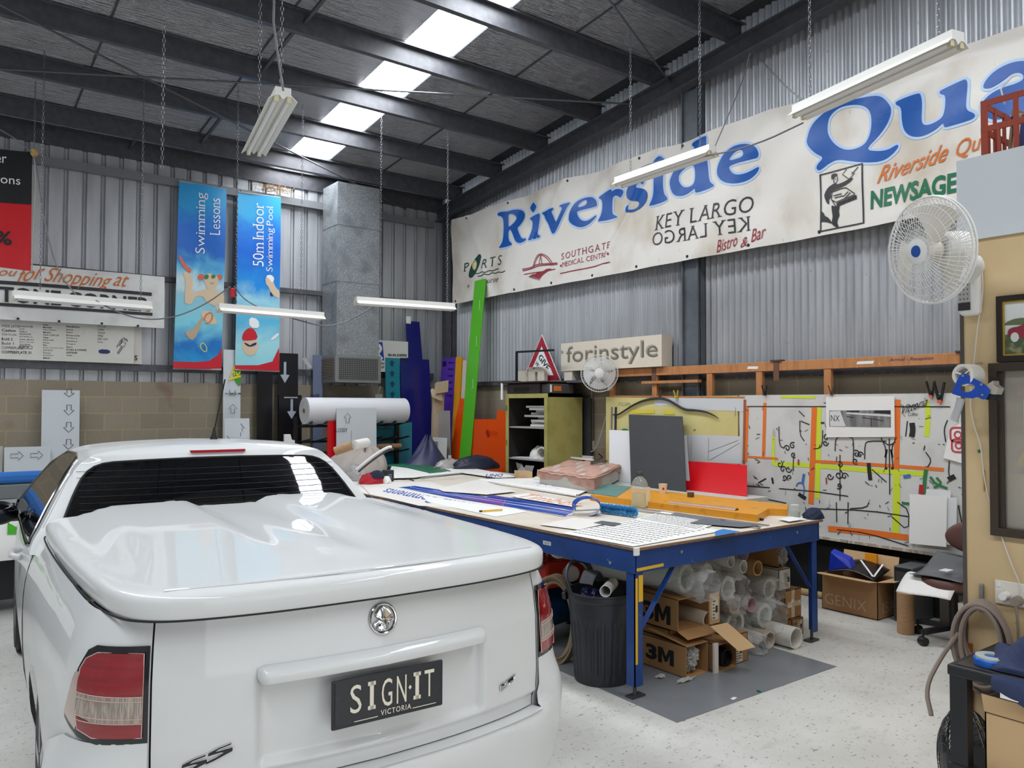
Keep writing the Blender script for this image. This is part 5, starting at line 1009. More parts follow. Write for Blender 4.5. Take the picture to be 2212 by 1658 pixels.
q = [V(p) for p in [(5.657,10.473,1.02),(5.835,10.296,1.02),(5.716,10.085,1.02),(5.541,10.258,1.02)]]
# towel covered box with rods and stapler
bz = thing('towel_box', 'white box covered with a stained pink towel beside the olive locker', 'box', (*(5.566,6.131,.886)[:2], .89))
f0, f1, f2, f3 = (V((p[0], p[1], .89)) for p in [(5.129,6.279,.89),(5.034,5.359,.89),(6.228,6.169,.89),(6.404,7.213,.89)])
H = .155
B().hexa(f0, f1 - f0, f3 - f0, (0, 0, H)).obj('box_body', mat('box_white_grey', '#c6c2ba', .5), bz)
tw = mat('pink_towel', '#c79f90', .95, spot=[(5, '#a87f66', .55, .75, U1), (14, '#8d6a52', .68, .8, U1)], bump=(90, .6, U1))
def towel(u, v):
    e = 1.0; P_ = f0 + (f1 - f0) * (u * 1.06 - .03) + (f3 - f0) * (v * 1.06 - .03); du = max(0, .04 - u, u - .96) / .04; dv = max(0, .05 - v, v - .95) / .05
    return V((P_.x, P_.y, .89 + H + .006 + .006 * math.sin(14 * u + 9 * v) + .004 * math.sin(40 * u) - .02 * max(du, dv)))
b = B().grid(towel, 40, 30)
n_ = ((f1 - f0).cross(V((0, 0, 1)))).normalized(); 
if n_.dot(f3 - f0) > 0: n_ = -n_
b.grid(lambda u, v: (lambda P_: V((P_.x, P_.y, .89 + H + .004 - v * (.07 + .045 * u ** 2 + .015 * math.sin(9 * u)))))(f0 + (f1 - f0) * (u * 1.06 - .03) + n_ * (.012 + .012 * math.sin(22 * u) * v + .01 * math.sin(9 * u + 1) * v)), 40, 8)
m_ = (f1 - f0).normalized()
b.grid(lambda u, v: (lambda P_: V((P_.x, P_.y, .89 + H + .004 - v * (.045 + .11 * max(0, 1 - u * 4) + .05 * max(0, u * 4 - 3)))))(f1 + (f3 - f0) * (u * 1.04 - .02) + m_ * (.014 + .012 * math.sin(14 * u) * v)), 30, 6)
b.obj('towel', tw, bz, True, recalc=False, angle=80)
zt = .89 + H + .014
a_, b_ = (V(p) + V((0, 0, .013)) for p in [(6.44,7.597,1.06),(6.311,6.743,1.06)]); B().bar(a_, b_, .03, .022).solo('white_rod', paper, 'square white plastic strip lying on the pink towel nearest the camera', 'strip', bevel=.002)
a_, b_ = (V(p) + V((0, .05, .016)) for p in [(6.567,7.667,1.06),(6.574,6.976,1.06)]); B().bar(a_, b_, .03, .03).solo('white_rod', mat('rod_white', '#efefee', .4), 'taller white plastic strip behind the other one on the pink towel', 'strip', bevel=.002)
a_, b_, c_ = (V(p) for p in [(5.848,6.275,1.07),(6.307,6.509,1.07),(6.542,6.821,1.07)]); t1 = V((6.476,6.827,1.14))
b = B().bar(a_ + V((0, 0, .006)), b_ + V((0, 0, .006)), .022, .016); s = b.solo('stapler', mat('stapler_steel', '#5b5852', .4, .6), 'grey metal plier stapler open on the pink towel', 'stapler', bevel=.003)
B().bar(c_ + V((0, 0, .02)), t1, .012, .010).obj('handle', MATS['stapler_steel'], s); B().bar(a_ + V((0, 0, .018)), c_ + V((0, 0, .022)), .016, .012).obj('upper_jaw', MATS['stapler_steel'], s)
# carton with loose plastic
c0, c1 = (V(p) for p in [(5.357,6.943,.886),(5.439,6.788,.886)])
kraft = mat('brown_cardboard', '#a67d50', .75, spot=(6, '#98714a', .45, .7, U1)); kraft_l = mat('light_cardboard', '#c6a57b', .75)
b = B(); d = c1 - c0; b.hexa(c0, d, (0.04, .12, 0), (0, 0, .09)); s = b.solo('small_carton', kraft_l, 'small open cardboard carton with clear plastic left of the towel-covered box', 'carton')
b = B(); b.face([c0 + V((0, 0, .09)), c0 + V((-.03, .0, .19)), c0 + V((.10, .06, .16)), c0 + d * .6 + V((0, .02, .1))]); b.face([c1 + V((0, 0, .09)), c1 + V((.05, .03, .15)), c1 + V((-.04, .07, .16)), c0 + d * .4 + V((0, .02, .1))]); b.obj('clear_plastic', clear, s)
b = B(); b.bar(V((5.636,10.325,1.02)), V((5.769,10.18,1.02)), .06, .008)
b.solo('foam_strip', paper, 'thin white foam strip sticking out behind the canvas bundle', 'strip')

# ================================================================ under the bench
def carton(name, lab, x0, x1, y0, y1, z0, z1, m=None, open_=True, group=None, rz=0, flaps=True):
    """long carton along y, open towards the room"""
    m = m or kraft; t = thing(name, lab, 'carton', ((x0 + x1) / 2, (y0 + y1) / 2, z0), group)
    e = .004; b = B()
    for q in (((x0, y0, z0), (x0 + e, y1, z1)), ((x1 - e, y0, z0), (x1, y1, z1)), ((x0, y0, z0), (x1, y1, z0 + e)), ((x0, y0, z1 - e), (x1, y1, z1)), ((x0, y1 - e, z0), (x1, y1, z1))): b.box(*q)
    if not open_: b.box((x0, y0, z0), (x1, y0 + e, z1))
    b.obj('carton_body', m, t); return t
def mark3(t, x, y0, y1, z0, z1):
    b = B(); w = y1 - y0; h = z1 - z0; b.text('3', (x - .001, y1, z0), (0, -w * .40, 0), (0, 0, h), bold=.05); b.fill([[(0, 0), (0, 1), (.3, 1), (.5, .5), (.7, 1), (1, 1), (1, 0), (.74, 0), (.74, .62), (.58, .16), (.42, .16), (.26, .62), (.26, 0)]], lambda u, v: V((x - .001, y0 + w * .56 - w * .56 * u, z0 + h * v))); b.obj('lettering', mat('carton_black_print', '#1c1a18', .7), t)
t = carton('film_carton', 'long brown 3M carton on the floor, lowest of the open stack', 3.865, 4.075, 3.28, 4.12, .002, .20); mark3(t, 3.865, 3.38, 3.62, .05, .15)
B().hexa((3.867, 3.28, .2), (.2, .02, .0), (-.03, .30, .05), (0, 0, .004)).obj('flap', kraft, t)
def crinkle(c, r, seed, n=26, m=16, k=.35):
    rr = random.Random(seed); b = B(); f = [(rr.randint(2, 9), rr.uniform(2, 12), rr.uniform(0, 6)) for _ in range(6)]
    return b.grid(lambda u, v: (lambda th, w: V((c[0] + r[0] * w * math.cos(th) * math.sin(PI * v), c[1] + r[1] * w * math.sin(th) * math.sin(PI * v), c[2] - r[2] * w * math.cos(PI * v))))(2 * PI * u, 1 + k * sum(math.sin(p * 2 * PI * u + q * v + o) for p, q, o in f) / 6 + k * .6 * rr.uniform(-1, 1)), n, m, True)
cling = mat('clear_plastic_bag', '#d9dadb', .1, alpha=.38, spec=.8)
foilp = mat('crinkled_plastic', '#dcdcda', .12, trans=.45, ior=1.2)
crinkle((3.965, 3.36, .10), (.075, .06, .085), 3, 34, 22).solo('plastic_wrap', foilp, 'crumpled clear plastic stuffed into the lowest 3M carton', 'packaging')
t = carton('plain_carton', 'open brown carton with a black tube between the 3M box and labelled carton', 4.115, 4.315, 3.24, 4.12, .002, .175)
B().box((4.085, 3.235, .002), (4.125, 3.25, .19)).obj('white_flap', 'd6d2cb', t)
B().hexa((4.08, 3.26, .295), (.16, -.01, 0), (.10, -.14, -.14), (0, .003, .003)).obj('flap', kraft_l, t)
s = B().pipe((4.255, 3.27, .062), (4.255, 4.1, .062), .055, .050, 28).solo('black_core_roll', mat('roll_black_core', '#24242a', .4), 'white film roll with black core inside the plain open carton', 'film roll', smooth=True)
B().cyl((4.255, 3.30, .062), (4.255, 3.31, .062), .050, n=24).obj('black_core', '08080a', s)
t = carton('labelled_carton', 'closed brown carton with a white shipping label on its end', 4.33, 4.478, 3.27, 4.12, .002, .195, open_=False)
lb = mat('label_paper', '#cfcac0', .6)
def label(t, x0, x1, z0, z1, y, n=10, seed=1):
    l = B().box((x0, y - .002, z0), (x1, y - .0006, z1)).obj('shipping_label', lb, t); b = B(); rr = random.Random(seed)
    for i in range(n): z = z0 + (z1 - z0) * (i + .5) / n; b.box((x0 + .008, y - .003, z), (x0 + .008 + (x1 - x0 - .016) * rr.uniform(.3, 1), y - .0021, z + (z1 - z0) / n * .3))
    for i in range(12): x = x0 + (x1 - x0) * (.55 + .03 * i); b.box((x, y - .003, z0 + (z1 - z0) * .35), (x + .0025, y - .0021, z0 + (z1 - z0) * .7)) if i % 3 else None
    b.obj('label_print', blk2, l)
label(t, 4.34, 4.42, .01, .17, 3.27)
t = carton('film_carton', 'brown 3M carton stacked on the lower cartons with its lid torn', 3.88, 4.19, 3.36, 4.12, .27, .475); mark3(t, 3.88, 3.42, 3.66, .30, .42)
B().hexa((3.88, 3.36, .27), (.30, 0, 0), (.0, -.08, -.03), (0, .002, .003)).obj('flap', kraft, t)
B().box((4.172, 3.34, .275), (4.272, 3.352, .475)).obj('side_flap', kraft_l, t); label(t, 4.19, 4.255, .30, .43, 3.34, 6, 4)
t = carton('flat_carton', 'flattened brown carton lying between the two 3M cartons', 3.9, 4.28, 3.45, 4.12, .205, .262, open_=False)
# rolls in racks of one layer on another, all pointing at the room
rw_ = mat('roll_white', '#dcdcda', .35); rl = mat('roll_lavender', '#c9c2d8', .3); rg = mat('roll_grey_white', '#c9cdc6', .3); rcr = mat('roll_cream', '#cbbfae', .45); rtan = mat('roll_tan', '#b99564', .5)
def roll(nm, lab, x, z, r, m, y0=3.36, wall=.006, dx=0, dz=0, grp='rolls stored under the bench', core=None, L_=.72):
    s = B().pipe((x, y0, z), (x + dx, y0 + L_, z + dz), r, r - wall, 28).solo(nm, m, lab, 'roll', grp, smooth=True)
    if core: B().pipe((x, y0 + .004, z), (x + dx * .02, y0 + .03, z), core, core - .004, 20).obj('core', kr, s, True)
    return s
def bag(par, x, y0, z, r, seed, L_=.3):
    rr = random.Random(seed)
    b = B().grid(lambda u, v: (lambda a, q: V((x + r * q * math.cos(a), y0 + v * L_ + rr.uniform(-.012, .012), z + r * q * math.sin(a))))(2 * PI * u, (1.08 + .10 * math.sin(5 * 2 * PI * u + seed) * (1 - v) + rr.uniform(-.08, .08) * (1.2 - v)) * (1 if v > .15 else .8 + v)), 26, 9, True)
    b.obj('plastic_bag', cling, par)
roll('paper_roll', 'white paper roll, left one of the topmost pair under the bench', 4.503, .640, .047, rw_, 3.42, dx=-.10)
roll('paper_roll', 'white paper roll, right one of the topmost pair under the bench', 4.615, .590, .046, rw_, 3.40, dx=-.06)
roll('film_roll', 'lavender tinted film roll loosely curled at the top of the pile', 4.745, .655, .068, rl, 3.50, .003)
s = roll('film_roll', 'greenish white film roll with crinkled plastic end by the near brace', 4.215, .575, .088, rg, 3.40, .03, dx=-.12); bag(s, 4.215, 3.33, .575, .09, 4); crinkle((4.215, 3.41, .575), (.05, .03, .05), 7, k=.6).obj('plastic_plug', foilp, s)
s = roll('film_roll', 'plastic wrapped roll with torn film in the middle of the top row', 4.465, .455, .085, rg, 3.42, .03, dx=-.05); bag(s, 4.465, 3.30, .455, .11, 9, .35)
s = roll('film_roll', 'plastic bagged roll resting on the upper 3M carton', 4.035, .580, .095, rg, 3.42, .03, dx=-.10); bag(s, 4.045, 3.22, .56, .105, 2, .5)
roll('cardboard_tube', 'tan cardboard tube at the right of the top row', 4.835, .545, .055, rtan, 3.44, .01)
s = roll('cardboard_tube', 'pale cardboard tube poking out below the bagged roll', 4.185, .535 - .235, .057, rcr, 3.36, .008, L_=.6)
s = roll('film_roll', 'cream film roll in clear bag left of the pink core', 4.539, .33, .062, rcr, 3.42, .02); bag(s, 4.539, 3.36, .33, .07, 13)
roll('film_roll', 'brown roll with a pink core in the middle of the pile', 4.735, .305, .052, mat('roll_pink', '#c8a9b0', .4), 3.42, .004)
s = roll('film_roll', 'pair-core clear wrapped roll right of the pile under the flat white box', 4.985, .375, .075, rg, 3.45, .02, core=.03); bag(s, 4.985, 3.36, .375, .085, 17)
s = roll('film_roll', 'large clear wrapped roll above the two cardboard tubes', 4.885, .205, .088, rg, 3.42, .03); bag(s, 4.885, 3.30, .215, .115, 23, .4)
s = roll('film_roll', 'large printed clear film roll behind the labelled carton', 4.60, .185, .10, rg, 3.46, .03); bag(s, 4.60, 3.40, .185, .105, 29, .4)
roll('cardboard_tube', 'grey cardboard tube on the floor left of the white pipe', 4.815, .063, .06, rcr, 3.33, .008, L_=.9)
roll('plastic_pipe', 'white plastic pipe end on the floor right of the grey tube', 4.965, .076, .075, mat('pipe_white', '#dcd9d2', .4), 3.22, .008, L_=.9)
s = roll('film_roll', 'wrapped film roll lowest right of the pile next to the tape carton', 5.10, .20, .06, rg, 3.5, .02, core=.03); bag(s, 5.10, 3.42, .20, .07, 31)
s = roll('film_roll', 'grey bagged roll on the floor beside the labelled carton', 4.655, .058, .055, rg, 3.40, .02); bag(s, 4.655, 3.26, .075, .07, 37, .35)
# cartons at the right end
t = carton('large_carton', 'tall open brown carton holding plastic, high at the right of the pile', 5.14, 5.235, 3.48, 4.3, .505, .71)
crinkle((5.19, 3.50, .60), (.04, .05, .08), 41, 30, 20).solo('plastic_wrap', foilp, 'bulging clear plastic in the high carton at the right end', 'packaging')
t = carton('white_box', 'white flat carton with a printed end label under the high open carton', 5.09, 5.235, 3.44, 4.0, .345, .50, mat('box_white', '#cfcdc8', .6), False); label(t, 5.15, 5.225, .36, .47, 3.44, 9, 6)
t = carton('taped_carton', 'brown carton crossed with clear tape under the white flat carton', 5.135, 5.34, 3.42, 4.0, .13, .342, open_=False)
B().hexa((5.34, 3.42, .15), (.08, .06, 0), (0, .004, 0), (0, 0, .18)).obj('side_flap', kraft, t)
tp = mat('packing_tape', '#cdb79a', .15, spot=(30, '#e6e0d8', .5, .62, U1)); b = B(); b.box((5.215, 3.4185, .135), (5.255, 3.4198, .34)); b.box((5.16, 3.4175, .215), (5.335, 3.4184, .255)); b.obj('clear_tape', tp, t)
t = carton('torn_carton', 'small torn brown carton at the bottom right of the pile', 5.19, 5.335, 3.40, 3.9, .002, .128, open_=False); label(t, 5.262, 5.318, .02, .11, 3.40, 6, 8)
B().text('k end', (5.20, 3.3985, .085), (.05, 0, 0), (0, 0, .022), bold=.02).obj('lettering', blk2, t)
# bin
bc = (3.455, 3.61); bn = thing('rubbish_bin', 'black ribbed plastic rubbish bin beside the front bench leg', 'bin', (*bc, .002))
blackp = mat('bin_black_plastic', '#22242b', .45, bump=(30, .05, U1))
def binr(z): return .172 + .038 * z / .5
b = B(); N_ = 96
b.grid(lambda u, v: (lambda a, z, r: V((bc[0] + r * math.cos(a), bc[1] + r * math.sin(a), z)))(2 * PI * u, .004 + .50 * v, binr(.5 * v) - (.006 if (u * 28) % 1 < .42 and .05 < v < .80 else 0)), N_ * 2, 20, True)
b.lathe([(.001, .004), (.165, .004)], (*bc, 0), n=48, cap=False)
b.lathe([(.209, .50), (.214, .505), (.217, .52), (.217, .545), (.222, .55), (.220, .557), (.210, .557), (.208, .51), (.198, .49), (.16, .03), (.001, .03)], (*bc, 0), n=64, cap=False).obj('bin_body', blackp, bn, True, recalc=True, angle=35)
for a in (-.98, 2.2):
    c = V((bc[0], bc[1], .525)); d = V((math.cos(a), math.sin(a), 0)); s = V((-d.y, d.x, 0)); b = B()
    pts = [(-.085, .012), (-.07, -.03), (-.03, -.045), (.03, -.045), (.07, -.03), (.085, .012)]
    b.prism([c + d * .216 + s * x + V((0, 0, z)) for x, z in pts], d * .025); h = b.obj('handle', blackp, bn, bevel=.004)
    O = c + d * .2425 + V((0, 0, -.022)) - s * .022; B().text('60', O, s * .04, V((0, 0, .02)), bold=.02).obj('raised_number', '0f1013', h)
hp = [V((bc[0] + .217 * math.cos(2.9), bc[1] + .217 * math.sin(2.9), .545)), V((3.22, 3.70, .66)), V((3.32, 3.76, .72)), V((3.42, 3.76, .72)), V((3.48, 3.74, .68)), V((3.48, 3.72, .60))]
B().tube(hp, .012, 10, smooth=2).obj('lid_hoop', blackp, bn, True)
B().pipe((3.33, 3.45, .59), (3.60, 3.66, .565), .035, .032, 24).solo('white_offcut_roll', paper, 'rolled white offcut lying across the top of the rubbish bin', 'roll', smooth=True)
crinkle((3.33, 3.58, .50), (.07, .07, .07), 5, 20, 12, .5).solo('dark_film_scrap', mat('dark_blue_film', '#14163a', .15), 'shiny dark blue film scrap inside the rubbish bin', 'scrap')
B().grid(lambda u, v: V((3.38 + .12 * u + .02 * math.sin(5 * v), 3.62 + .10 * v, .58 + .08 * math.sin(PI * u) + .01 * v)), 12, 6).solo('grey_film_scrap', '55595f', 'curled grey film scrap standing in the rubbish bin', 'scrap', smooth=True, recalc=False)
# compressor and its hose
cp = thing('air_compressor', 'red piston air compressor with black fan guard under the bench', 'compressor', (3.75, 4.4, 0))
cred = mat('compressor_red', '#b3281c', .4); cwh = mat('filter_grey', '#c4c2bc', .4); cbk = mat('compressor_black', '#15161a', .5)
B().lathe([(.10, -.42), (.17, -.38), (.17, .38), (.10, .42)], (3.86, 4.5, .26), (1, .25, 0), 32).obj('air_tank', mat('tank_blue', '#0e3c66', .35), cp, True)
b = B().box((3.48, 4.20, .43), (3.72, 4.42, .62)).obj('crankcase', cred, cp, bevel=.03)
for cx in (3.46, 3.66):
    b = B(); b.cyl((cx, 4.28, .58), (cx, 4.28, .74), .05, n=20)
    for i in range(8): b.cyl((cx, 4.28, .60 + .018 * i), (cx, 4.28, .607 + .018 * i), .075, n=24)
    b.obj('cylinder_head', cred, cp, True, angle=30)
for p, r in (((3.50, 4.10, .725), .055), ((3.62, 4.10, .555), .055)): B().lathe([(r * .9, 0), (r, .01), (r, .05), (r * .85, .06)], p, (-.5, -1, .1), 24).obj('air_filter', cwh, cp, True, angle=35)
b = B()
for i in range(7): b.box((3.70 + .018 * i, 4.17, .47), (3.706 + .018 * i, 4.35, .66 - .01 * i))
b.obj('cooling_fins', cred, cp)
b = B().lathe([(.25, 0), (.262, .01), (.262, .11), (.25, .12), (.05, .12)], (3.99, 4.42, .52), (.9, -.4, 0), 44); b.obj('fan_guard', cbk, cp, True, angle=35)
b = B()
for r in (.06, .09, .12, .15, .18, .21, .235): b.tube([V((3.985, 4.422, .52)) + V((.37, .93, 0)) * (r * math.cos(t)) + V((0, 0, r * math.sin(t))) for t in [i * PI / 16 for i in range(32)]], .003, 5, True)
b.obj('guard_wires', cbk, cp)
b = B().cyl((3.66, 4.02, .40), (3.645, 3.99, .40), .042, n=24).obj('pressure_gauge', mat('gauge_steel', '#8d9092', .3, .8), cp, True)
B().cyl((3.645, 3.989, .40), (3.643, 3.985, .40), .037, n=24).obj('gauge_dial', paper, b); B().bar((3.643, 3.983, .385), (3.655, 3.975, .42), .004, .002).obj('gauge_needle', '202022', b)
B().cyl((3.66, 4.02, .40), (3.70, 4.2, .42), .012, n=10).obj('gauge_pipe', 'b08d57', cp)
B().tube([(3.48, 4.1, .68), (3.62, 4.0, .66), (3.72, 4.0, .55), (3.70, 4.0, .42), (3.62, 4.0, .28), (3.6, 4.05, .2)], .007, 8, smooth=2).obj('air_line', mat('clear_hose', '#9a9894', .3), cp, True)
B().bar((3.3, 4.3, .44), (4.1, 4.5, .44), .16, .012).obj('mounting_plate', cbk, cp)
for x, y in ((3.6, 4.3), (4.1, 4.42), (3.6, 4.52), (4.1, 4.66)): B().cyl((x, y, 0), (x, y, .16), .02, n=10).obj('leg', cbk, cp)
hm = mat('tan_air_hose', '#8a7860', .55); b = B(); cc = V((3.40, 4.0, .285))
for i in range(9):
    r = .285 - .013 * (i % 4); off = V((-.02 + .018 * (i // 2), .012 * (i % 3), 0)); b.tube([cc + off + V((.80, -.30, 0)) * (r * .62 * math.cos(t)) + V((0, .1, 1)) * (r * math.sin(t)) for t in [k * PI / 20 for k in range(40)]], .0095, 8, True)
b.solo('air_hose', hm, 'tan coiled air hose standing between the car and rubbish bin', 'hose', smooth=True)
B().box((4.55, 6.98, .0), (5.25, 7.0, .72)).solo('grey_backing_sheet', mat('grey_board', '#a9aaab', .6), 'plain grey board standing far under the workbench', 'board')
p = V((3.829,2.895,.004)); B().prism([(p.x - .02, p.y - .012, .0032), (p.x + .028, p.y - .004, .0032), (p.x + .022, p.y + .016, .0032), (p.x - .016, p.y + .012, .0032)], (0, 0, .001)).solo('paper_scrap', paper, 'small white paper scrap on the grey floor patch', 'paper')
p = V((4.037,2.868,.004)); B().box((p.x - .004, p.y - .01, .003), (p.x + .004, p.y + .015, .012)).solo('green_scrap', '1f6a4a', 'tiny green plastic scrap at the grey floor patch edge', 'scrap')
for i, q in enumerate([(3.76,3.394,.004),(3.829,3.259,.004)]):
    crinkle((q[0], q[1], .012), (.035 + .03 * i, .02, .009), 50 + i, 12, 8, .6).solo('plastic_scrap', foilp, ('small' if i == 0 else 'larger flat') + ' clear plastic scrap on the floor by the 3M carton', 'scrap')

# ================================================================ along the right wall
oak = mat('stained_timber', '#bb8150', .6, spot=[(4, '#a86f42', .45, .7, (1, 6, 1)), (18, '#cfc4b4', .72, .76, (1, 2, 1))])
rail = thing('timber_rack', 'orange stained timber frame with paint marks above the painting boards', 'frame', (6.55, 4.8, 1.75))
B().box((6.52, 2.72, 2.045), (6.565, 6.72, 2.135)).obj('top_rail', oak, rail, bevel=.004)
for y in (6.66, 5.98, 5.22, 4.62, 3.90, 2.76): B().box((6.525, y - .035, .9), (6.57, y + .035, 2.045)).obj('post', oak, rail, bevel=.004)
for y in (5.98, 4.42, 2.74): B().box((6.505, y - .06, 2.136), (6.57, y + .06, 2.150)).obj('steel_cap', '4a3d38', rail); B().box((6.515, y - .03, 1.95), (6.521, y + .03, 2.14)).obj('steel_cleat', '6b4a38', rail)
B().box((6.50, 5.35, 1.955), (6.56, 6.15, 1.985)).obj('cross_piece', oak, rail)
b = B(); b.text('Arrival - Reception', (6.518, 3.33, 2.08), (0, -.36, 0), (0, 0, .035), shear=.3); b.obj('lettering', mat('marker_violet', '#3c2f6e', .6), rail)
b = B(); O = [(3.62, 2.075), (3.47, 2.075), (3.46, 2.10), (3.61, 2.10)]; b.face([(6.5185, y, z) for y, z in O]); b.face([(6.5185, 4.75, 2.075), (6.5185, 4.63, 2.07), (6.5185, 4.62, 2.095), (6.5185, 4.74, 2.10)]); b.obj('paint_smear', paper, rail)
XB = 6.48
def PX_(o): return lambda y, z: V((XB - o, y, z))
def paintmarks(par, items, o0=.002):
    """items: (name, colour or material, [(points, width)...], [fills])"""
    for i, (nm, m, st, fl) in enumerate(items):
        b = B()
        for j, (pts, w) in enumerate(st): b.stroke(pts, w, PX_(o0 + i * .0006 + (j % 9) * .00006), smooth=1)
        for q in fl: b.fill([q], PX_(o0 + i * .0006))
        b.obj(nm, m if not isinstance(m, str) else flatmat(m), par, recalc=False)
# yellow board
yb = B().box((XB, 4.835, .80), (XB + .018, 6.70, 1.812)).solo('painting_board', mat('board_pale_yellow', '#d6cc8c', .55, spot=[(2, '#cdc27e', .45, .65, U1)]), 'pale yellow painting board behind the black panel', 'board')
paintmarks(yb, [
 ('overspray', mat('overspray_white', '#cfd3d6', .5), [], [[(5.955,1.756),(5.783,1.799),(4.748,1.799),(4.749,1.657),(5.491,1.668),(5.635,1.72),(5.898,1.705)], [(5.546,1.407),(4.796,1.411),(4.798,1.139),(5.494,1.124)]]),
 ('paint_edge', oak, [([(6.636,1.819),(4.748,1.792)], .02)], []),
 ('orange_edge', '9a5c34', [([(4.748,1.773),(4.764,1.141)], .03)], []),
 ('yellow_smear', mat('smear_yellow', '#e0cf4a', .5), [([(6.306,1.637),(5.936,1.647)], .045), ([(5.793,1.641),(5.654,1.638)], .05)], []),
 ('pencil_marks', '8a8a88', [([(5.192,1.243),(4.828,1.371)], .004), ([(5.175,1.156),(4.812,1.345)], .004), ([(5.413,1.39),(5.418,1.184)], .004), ([(5.191,1.384),(5.197,1.155)], .004), ([(5.387,1.453),(5.361,1.467)], .012), ([(4.857,1.695),(4.865,1.604)], .006)], [])])
b = B(); O, R_, U_ = (V((XB - .003, y, z)) for y, z in [(6.488,1.708),(6.305,1.704),(6.483,1.75)]); b.text('POL2409', O, R_ - O, U_ - O, bold=-.01); b.obj('lettering', mat('pencil_grey', '#9a9678', .6), yb)
# paint-splashed white board
wbd = thing('painting_board', 'large paint-splashed white board with orange and lime lines', 'board', (XB, 3.5, .5))
wb_ = B().box((XB, 1.9, .535), (XB + .018, 4.815, 1.815)).obj('board_panel', mat('splashed_board', '#d2d2cf', .5, spot=[(2.5, '#c3c2bf', .5, .7, U1), (9, '#a6a5a1', .66, .72, (1, 1, .5)), (26, '#8d8b88', .72, .75, (1, 2.5, 1))]), wbd)
BW = lambda s: s
ink = mat('paint_black', '#232325', .5); orgp = mat('paint_orange', '#e8752a', .5); lime = mat('paint_lime', '#cfe038', .5)
def spiral(c, r, t0, dirn=1): return [(c[0] + dirn * r * (1 - .085 * i) * math.cos(t0 + i * .75), c[1] + r * (1 - .085 * i) * math.sin(t0 + i * .75)) for i in range(11)]
scr = []
for c, r, t, d in zip([(4.282,1.315),(4.224,1.343),(4.215,1.259),(4.361,1.163),(4.328,1.117),(4.27,1.121),(4.313,1.041),(4.259,1.046),(3.757,1.195),(3.853,1.087),(3.715,1.097),(3.77,1.106),(3.767,1.01),(3.885,1.431),(3.894,1.382),(3.605,1.299),(3.572,1.293),(3.614,1.235)], (.035, .035, .03, .035, .035, .035, .03, .03, .03, .035, .035, .045, .03, .035, .03, .035, .03, .03), (0, 1, 4, 2, 0, 3, 4, 5, 1, 3, 0, 2, 4, 0, 3, 1, 0, 4), (1, -1, 1, 1, -1, 1, -1, 1, 1, 1, -1, 1, -1, -1, 1, 1, -1, 1)): scr.append((spiral(c, r, t, d), .010))
lines = [[(4.723,1.705),(2.827,1.708)], [(4.016,.784),(3.503,.823),(3.157,.809)], [(4.739,.841),(4.295,.805)], [(4.372,.934),(4.014,.94),(3.683,.926)], [(4.728,.93),(4.471,.934)], [(4.368,1.517),(4.365,1.337),(4.311,1.314)], [(4.147,1.578),(4.148,1.447),(4.102,1.39)], [(4.138,1.573),(4.049,1.541)], [(3.802,1.313),(3.798,1.41),(3.772,1.44),(3.653,1.444),(3.628,1.416),(3.633,1.234)], [(3.531,1.256),(3.527,1.389),(3.498,1.413),(3.339,1.419)], [(3.92,1.495),(3.925,1.356),(3.957,1.33),(4.011,1.324)], [(3.316,1.443),(3.316,.975)], [(3.386,1.443),(3.34,1.35),(3.35,1.182)], [(3.255,1.453),(3.302,1.352),(3.283,1.187)], [(3.363,1.411),(3.317,1.382),(3.263,1.415)], [(4.215,1.259),(4.22,1.107)], [(3.756,1.283),(3.76,.883)], [(3.026,1.394),(3.034,1.357)], [(3.02,1.343),(2.974,1.28),(3.007,1.22)], [(3.163,1.59),(3.179,1.463)], [(2.849,1.603),(2.877,1.53),(2.864,1.43)], [(2.839,1.281),(2.847,1.173),(2.82,1.132)], [(3.253,.918),(3.156,.861),(3.165,.689),(3.3,.792)], [(3.667,.821),(3.519,.845),(3.495,.894)], [(3.684,.875),(3.689,.684)], [(3.794,.864),(3.792,.688)], [(4.156,1.665),(4.1,1.615)], [(2.775,.937),(2.75,.799)], [(3.468,1.174),(3.343,1.076)], [(3.788,.624),(3.505,.629),(3.167,.57)]]
dabs = [([(3.495,1.227),(3.492,1.173),(3.482,1.081)], .035), ([(3.126,1.576),(3.119,1.517),(3.13,1.461)], .045), ([(4.446,1.031),(4.435,.975)], .02), ([(4.166,.902),(4.125,.881),(4.092,.867)], .035), ([(3.937,1.56),(3.901,1.561)], .015), ([(2.833,1.167),(2.813,1.133)], .06), ([(4.603,.967),(4.511,1.018)], .012), ([(3.35,1.182),(3.342,1.201)], .022), ([(3.288,1.186),(3.295,1.204)], .022), ([(3.352,1.281),(3.336,1.351)], .016), ([(3.29,1.285),(3.302,1.352)], .016)]
rr = random.Random(12); spk = []
for i in range(150):
    y = rr.uniform(2.5, 4.78); z = rr.uniform(.56, 1.78); a = rr.uniform(0, PI); l = rr.uniform(.006, .05); spk.append(([(y, z), (y + l * math.cos(a), z + l * math.sin(a))], rr.uniform(.003, .009)))
